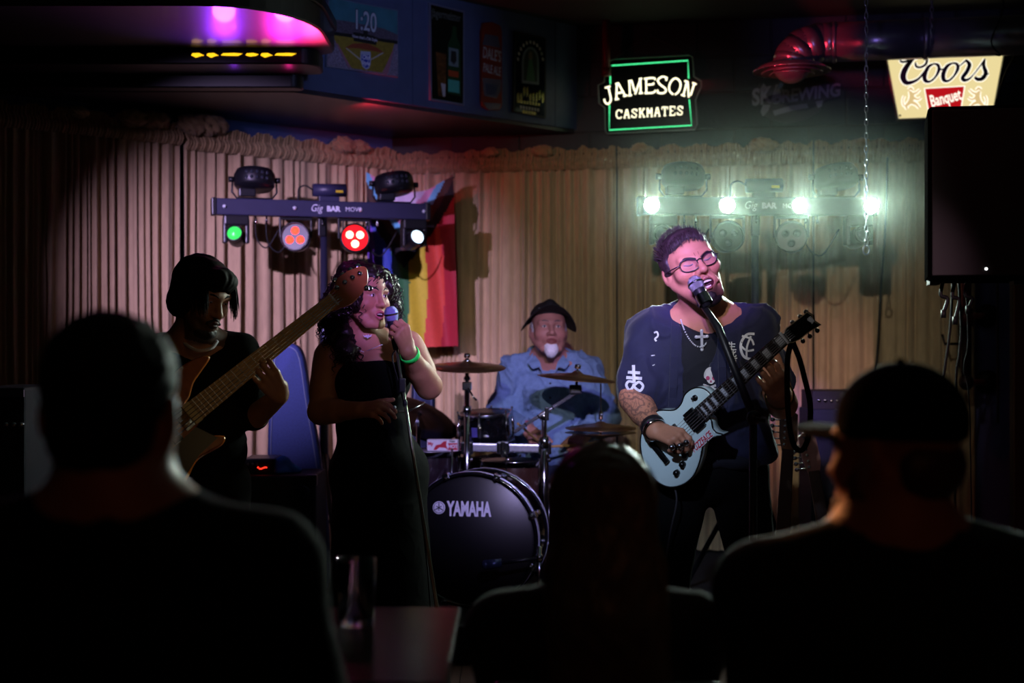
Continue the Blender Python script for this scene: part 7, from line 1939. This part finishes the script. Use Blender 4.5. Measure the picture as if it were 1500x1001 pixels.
def seated_legs(x, y, m, rt, zseat=0.46, ank=0.42, dx=0.0):
    L = Sculpt(); L.ell((x, y + 0.02, zseat + 0.09), (0.17, 0.15, 0.10), None, 0.04)
    leg_set(L, [(x - .09, y + .05, zseat + .08), (x + .09, y + .05, zseat + .08)], [(x - .12 + dx, y + .45, zseat + .06), (x + .12 + dx, y + .45, zseat + .06)], [(x - .12 + dx, y + ank, .09), (x + .12 + dx, y + ank, .09)], (.085, .065, .055)); cloth('trousers', L, 0.012, m, rt, 0.004)
    for s in (-1, 1): shoe(rt, (x + s * .12 + dx, y + ank, 0), (0, 1), m_shoe, 0.0)


def arms_down(S, T, sR, sL, x, y, out=0.05, fwd=0.10, down=0.27):
    for sh, s in ((sR, -1), (sL, 1)):
        e = sh + Vector((s * out, fwd, -down)); w_ = Vector((x + s * 0.10, y + 0.36, 0.64))
        S.cone(sh, e, 0.055, 0.045, 0.02); S.cone(e, w_, 0.045, 0.032, 0.015); hand(S, w_, Vector((-s * 0.3, 1, -0.1)), Vector((0, 0.1, 1)), -s if False else s, ((20, 30, 20),) * 4, 0.3, 1.0)
        T.cone(sh, e, 0.068, 0.058, 0.03); T.cone(e, e.lerp(w_, 0.85), 0.058, 0.045, 0.02)


# man with short dark hair
A1 = thing('person', 'short haired man in a dark shirt seated before the bassist', 'person', (P(175, 800, 1.85).x, 1.85, 0))
ah = Head(P(166, 600, 1.86), rot(178, 4, 0), 1.0, 1.02); S = Sculpt(); ah.sculpt(S); T = Sculpt()
nb = P(172, 742, 1.84); S.cone(ah.q((0, .02, -.05)), nb, 0.062, 0.070, 0.03); x, y = nb.x, nb.y
sR, sL = nb + Vector((-0.185, 0.01, -0.075)), nb + Vector((0.195, 0.01, -0.085))
for Z, g in ((S, 0.0), (T, 0.014)):
    Z.ell((x, y + .02, nb.z - 0.20), (0.185 + g, 0.115 + g, 0.20), None, 0.05); Z.ell((x, y + .02, nb.z - 0.40), (0.165 + g, 0.125 + g, 0.17), None, 0.05); Z.cone(nb - Vector((0, 0, .01 + g)), sR, 0.062 + g * .6, 0.058 + g, 0.05); Z.cone(nb - Vector((0, 0, .01 + g)), sL, 0.062 + g * .6, 0.058 + g, 0.05)
T.cone(nb + Vector((0, 0.02, 0.06)), nb + Vector((0, 0.01, 0.03)), 0.075, 0.072, 0.01, sub=True)
arms_down(S, T, sR, sL, x, y)
V, Q = S.mesh(0.006); sculpt_obj('body', V, Q, m_skin, A1, ah.tint(V, hexc('#a5684a'), hexc('#8a5048'), seed=2)); cloth('shirt', T, 0.007, m_dsh, A1, 0.006, 18, 41)
S = Sculpt(); ah.E(S, (0, .020, .042), (.084, .104, .086), .02); ah.E(S, (0, .055, -.035), (.066, .050, .055), .03); ah.E(S, (0, -.100, -.01), (.07, .07, .08), .01, True)
V, Q = S.mesh(.006); sculpt_obj('hair', V + vnormals(V, Q) * (wave_noise(V, 170, 4) * .004)[:, None], Q, m_hair_d, A1)
seated_legs(x, y, m_cloth_k, A1, 0.46, 0.28); chair('dark chair under the short haired man', x, y + 0.0, 0.0, m_fix, 'chair', zback=0.80)

# woman with long hair
A2 = thing('person', 'woman with long straight hair seated before the drum kit', 'person', (P(880, 800, 2.55).x, 2.55, 0))
ah = Head(P(880, 752, 2.55), rot(184, 2, 0), 0.95, 0.98); S = Sculpt(); ah.sculpt(S); T = Sculpt()
nb = P(878, 868, 2.54); S.cone(ah.q((0, .02, -.05)), nb, 0.050, 0.058, 0.03); x, y = nb.x, nb.y
sR, sL = nb + Vector((-0.165, 0.01, -0.075)), nb + Vector((0.165, 0.01, -0.075))
for Z, g in ((S, 0.0), (T, 0.016)):
    Z.ell((x, y + .02, nb.z - 0.16), (0.160 + g, 0.105 + g, 0.16), None, 0.05); Z.ell((x, y + .02, nb.z - 0.245), (0.150 + g, 0.12 + g, 0.13), None, 0.05); Z.cone(nb - Vector((0, 0, .01 + g)), sR, 0.055 + g * .6, 0.052 + g, 0.05); Z.cone(nb - Vector((0, 0, .01 + g)), sL, 0.055 + g * .6, 0.052 + g, 0.05)
arms_down(S, T, sR, sL, x, y, -0.01, 0.10, 0.21)
V, Q = S.mesh(0.007); sculpt_obj('body', V, Q, m_skin, A2, ah.tint(V, hexc('#b07a60'), hexc('#8a5048'), seed=5)); cloth('sweater', T, 0.007, mat('sweater_dark', '#1c100e', 0.95, bump=0.2, bump_scale=300), A2, 0.006, 18, 43)
m_lh = mat('hair_long', '#5c462c', 0.4, noise_amt=0.3, noise_scale=60, stretch=(4, 4, 0.5))
S = Sculpt(); ah.E(S, (0, .020, .045), (.094, .108, .088), .02)
c = ah.C; S.cone(c + Vector((0, -0.045, 0.02)), c + Vector((0, -0.075, -0.16)), .088, .098, .04); S.cone(c + Vector((-0.035, -0.07, -0.10)), c + Vector((-0.045, -0.095, -0.30)), .060, .050, .04); S.cone(c + Vector((0.045, -0.07, -0.10)), c + Vector((0.065, -0.095, -0.30)), .062, .052, .04); S.cone(c + Vector((0, -0.07, -0.10)), c + Vector((0, -0.10, -0.30)), .06, .05, .04)
V, Q = S.mesh(.006); sculpt_obj('hair', V + vnormals(V, Q) * (wave_noise(V, 150, 4, axis=(1.6, 1.6, .12)) * .007)[:, None], Q, m_lh, A2)
q = strands(260, lambda rng: (lambda a, z: c + Vector((0.092 * math.sin(a), -0.03 - 0.095 * math.cos(a), z)))(rng.uniform(-1.9, 1.9), rng.uniform(-0.12, 0.06)), lambda p, t, rng: Vector((rng.uniform(-.12, .12), rng.uniform(-.1, .04), -1)).normalized(), 0.20, 6, 0.0016, 13); q.build('loose_hair', m_lh, A2)
seated_legs(x, y, m_cloth_k, A2, 0.46, 0.36, -0.02); chair('dark chair under the long haired woman', x, y, 0.0, m_fix, 'chair', zback=0.74)

# man in a cap
A3p = thing('person', 'bearded man in a dark baseball cap turned towards the band', 'person', (P(1310, 800, 2.2).x, 2.2, 0))
ah = Head(P(1308, 660, 2.20), rot(222, 2, 0), 1.0, 1.0); S = Sculpt(); ah.sculpt(S); T = Sculpt()
nb = P(1318, 785, 2.19); S.cone(ah.q((0, .02, -.05)), nb, 0.064, 0.072, 0.03); x, y = nb.x, nb.y
sR, sL = nb + Vector((-0.21, 0.0, -0.085)), nb + Vector((0.21, 0.01, -0.085))
for Z, g in ((S, 0.0), (T, 0.016)):
    Z.ell((x, y + .02, nb.z - 0.20), (0.20 + g, 0.125 + g, 0.20), None, 0.05); Z.ell((x, y + .02, nb.z - 0.365), (0.185 + g, 0.14 + g, 0.15), None, 0.05); Z.cone(nb - Vector((0, 0, .01 + g)), sR, 0.066 + g * .6, 0.062 + g, 0.05); Z.cone(nb - Vector((0, 0, .01 + g)), sL, 0.066 + g * .6, 0.062 + g, 0.05)
arms_down(S, T, sR, sL, x, y, -0.01, 0.03, 0.26)
V, Q = S.mesh(0.006); sculpt_obj('body', V, Q, m_skin, A3p, ah.tint(V, hexc('#b06a48'), hexc('#8a5048'), seed=8)); cloth('jacket', T, 0.007, mat('jacket_black', '#0b0b0c', 0.9), A3p, 0.007, 18, 47)
m_cap = mat('cap_cloth', '#07090a', 0.95, spec=0.08, bump=0.2, bump_scale=300)
S = Sculpt(); ah.E(S, (0, .018, .045), (.088, .106, .092), .02); ah.E(S, (0, 0, -.055), (.2, .2, .085), .004, True); V, Q = S.mesh(.005); cap = sculpt_obj('cap', V, Q, m_cap, A3p)
def bill(u, v, dz=0):
    a = R_(-62 + 124 * u); return ah.q((0.082 * math.sin(a) * (1 + .12 * v), -0.078 * math.cos(a) - 0.01 - 0.075 * v * (math.cos(a * 0.9) ** .7), 0.038 + 0.004 * v - 0.022 * (math.sin(a)) ** 2 - dz))
q = MB(); q.grid(lambda u, v: bill(u, v), 24, 8); q.grid(lambda u, v: bill(1 - u, v, .004), 24, 8); q.tube([bill(k / 23, 1, .002) for k in range(24)], .003, 6); q.build('cap_bill', m_cap, cap)
q = MB(); q.ell(ah.q((0, .018, .138)), (.007, .007, .005)); q.build('cap_button', m_cap, cap)
S = Sculpt(); ah.E(S, (0, -.055, -.095), (.055, .050, .045), .02); ah.E(S, (0, -.065, -.13), (.038, .035, .035), .02)
for s in (-1, 1): ah.E(S, (s * .06, -.01, -.06), (.018, .035, .04), .02)
ah.E(S, (0, -.115, -.055), (.05, .05, .03), .008, True); V, Q = S.mesh(.006); sculpt_obj('beard', V + vnormals(V, Q) * (wave_noise(V, 200, 4) * .004)[:, None], Q, mat('beard_brown', '#6a3a1e', 0.6, noise_amt=.3, noise_scale=90), A3p)
S = Sculpt(); ah.E(S, (0, .07, -.025), (.07, .04, .05), .02); V, Q = S.mesh(.006); sculpt_obj('hair', V + vnormals(V, Q) * (wave_noise(V, 200, 4) * .004)[:, None], Q, mat('hair_auburn', '#4a2616', 0.5), A3p)
seated_legs(x, y, m_cloth_k, A3p, 0.46, 0.36, 0.07); chair('dark chair under the man in the cap', x, y, 0.0, m_fix, 'chair', zback=0.80)
# red chair at the side
cx_ = P(1500, 900, 2.35).x
chair('dark red vinyl chair standing beside the man in the cap', 1.13, 2.76, -0.2, mat('vinyl_red', '#7a2018', 0.35, coat=0.3), 'chair', zback=0.84)
# table with two glasses
m_tab = mat('table_gloss', '#120705', 0.2, spec=0.03, noise_amt=0.25, noise_scale=6, stretch=(1, 6, 1))
TB = thing('bar_table', 'glossy dark red brown table with a glass before the band', 'table', (-0.445, 2.62, 0))
q = MB(); q.box((-0.445, 2.62, 0.735), (0.34, 0.33, 0.015), bev=0.006); q.build('table_top', m_tab, TB)
q = MB(); q.tube([(-0.445, 2.62, 0.03), (-0.445, 2.62, 0.72)], 0.035, 16); q.build('column', m_fix, TB)
q = MB(); q.lathe([(0, 0), (0.24, 0), (0.245, 0.012), (0.06, 0.035), (0, 0.035)], 32, (-0.445, 2.62, 0)); q.build('foot', m_fix, TB)
m_gl2 = mat('clear_glass', '#ffffff', 0.02, trans=1.0, ior=1.45)
def glass(label, x, y, h, r, fill, mf):
    rt = thing('drinking_glass', label, 'glass', (x, y, 0.7505), 'glasses on the bar table'); z = 0.7505; q = MB()
    q.lathe([(0, 0), (r * .82, 0), (r * .86, .004), (r, h), (r - .0025, h), (r * .80, .014), (0, .012)], 32, (x, y, z)); q.build('tumbler', m_gl2, rt)
    q = MB(); q.lathe([(0, .0135), (r * .78, .0155), (r * .80 + (r - .0035 - r * .80) * fill, h * fill), (0, h * fill)], 32, (x, y, z)); q.build('drink', mf, rt)
    return rt
g_ = P(521, 911, 2.76); glass('tall clear glass of water with bright glints on the table', g_.x, 2.76, 0.130, 0.040, 0.62, mat('water', '#eef4f4', 0.0, trans=1.0, ior=1.33))
glass('low glass with a dark amber drink next to the short haired man', P(437, 900, 2.80).x, 2.80, 0.105, 0.040, 0.75, mat('amber_drink', '#5a2410', 0.1, trans=0.6, ior=1.34))
# dark equipment case at the far side wall
q = MB(); a = P(-40, 568, 4.9); b = P(36, 568, 4.9)
EC = thing('equipment_rack', 'dark equipment rack beside the outer curtain', 'rack', ((a.x + b.x) / 2, 5.1, 0))
q.box(((a.x + b.x) / 2, 5.1, a.z / 2), ((b.x - a.x) / 2, 0.20, a.z / 2), bev=0.012); q.build('case', m_tolex, EC)
q = MB(); q.box(((a.x + b.x) / 2, 4.895, a.z - 0.02), ((b.x - a.x) / 2, 0.006, 0.012)); q.build('edge_trim', m_steel, EC)
for i in range(3): q = MB(frame(P(10 + i * 11, 622, 4.893), (1, 0, 0), zaxis=(0, -1, 0))); q.lathe([(.009, 0), (.008, .014), (0, .014)], 12); q.build('knob', m_chrome, EC)
# ---------------------------------------------------------------- thin haze added around the right light bar to give its lamps their glow
hm = bpy.data.materials.new('glow_haze'); hm.use_nodes = True; nt = hm.node_tree; nt.nodes.clear()
vo = nt.nodes.new('ShaderNodeVolumeScatter'); vo.inputs['Color'].default_value = (0.80, 1.0, 0.86, 1); vo.inputs['Density'].default_value = 0.036; vo.inputs['Anisotropy'].default_value = 0.3
ou = nt.nodes.new('ShaderNodeOutputMaterial'); nt.links.new(vo.outputs[0], ou.inputs['Volume'])
q = MB(); q.ell(P(1110, 310, 6.45), (1.1, 0.42, 0.62), None, 32, 20); o = q.build('glow_haze', hm)
tag(o, 'thin greenish haze added for the glow around the four white lamps', 'haze', kind='stuff')
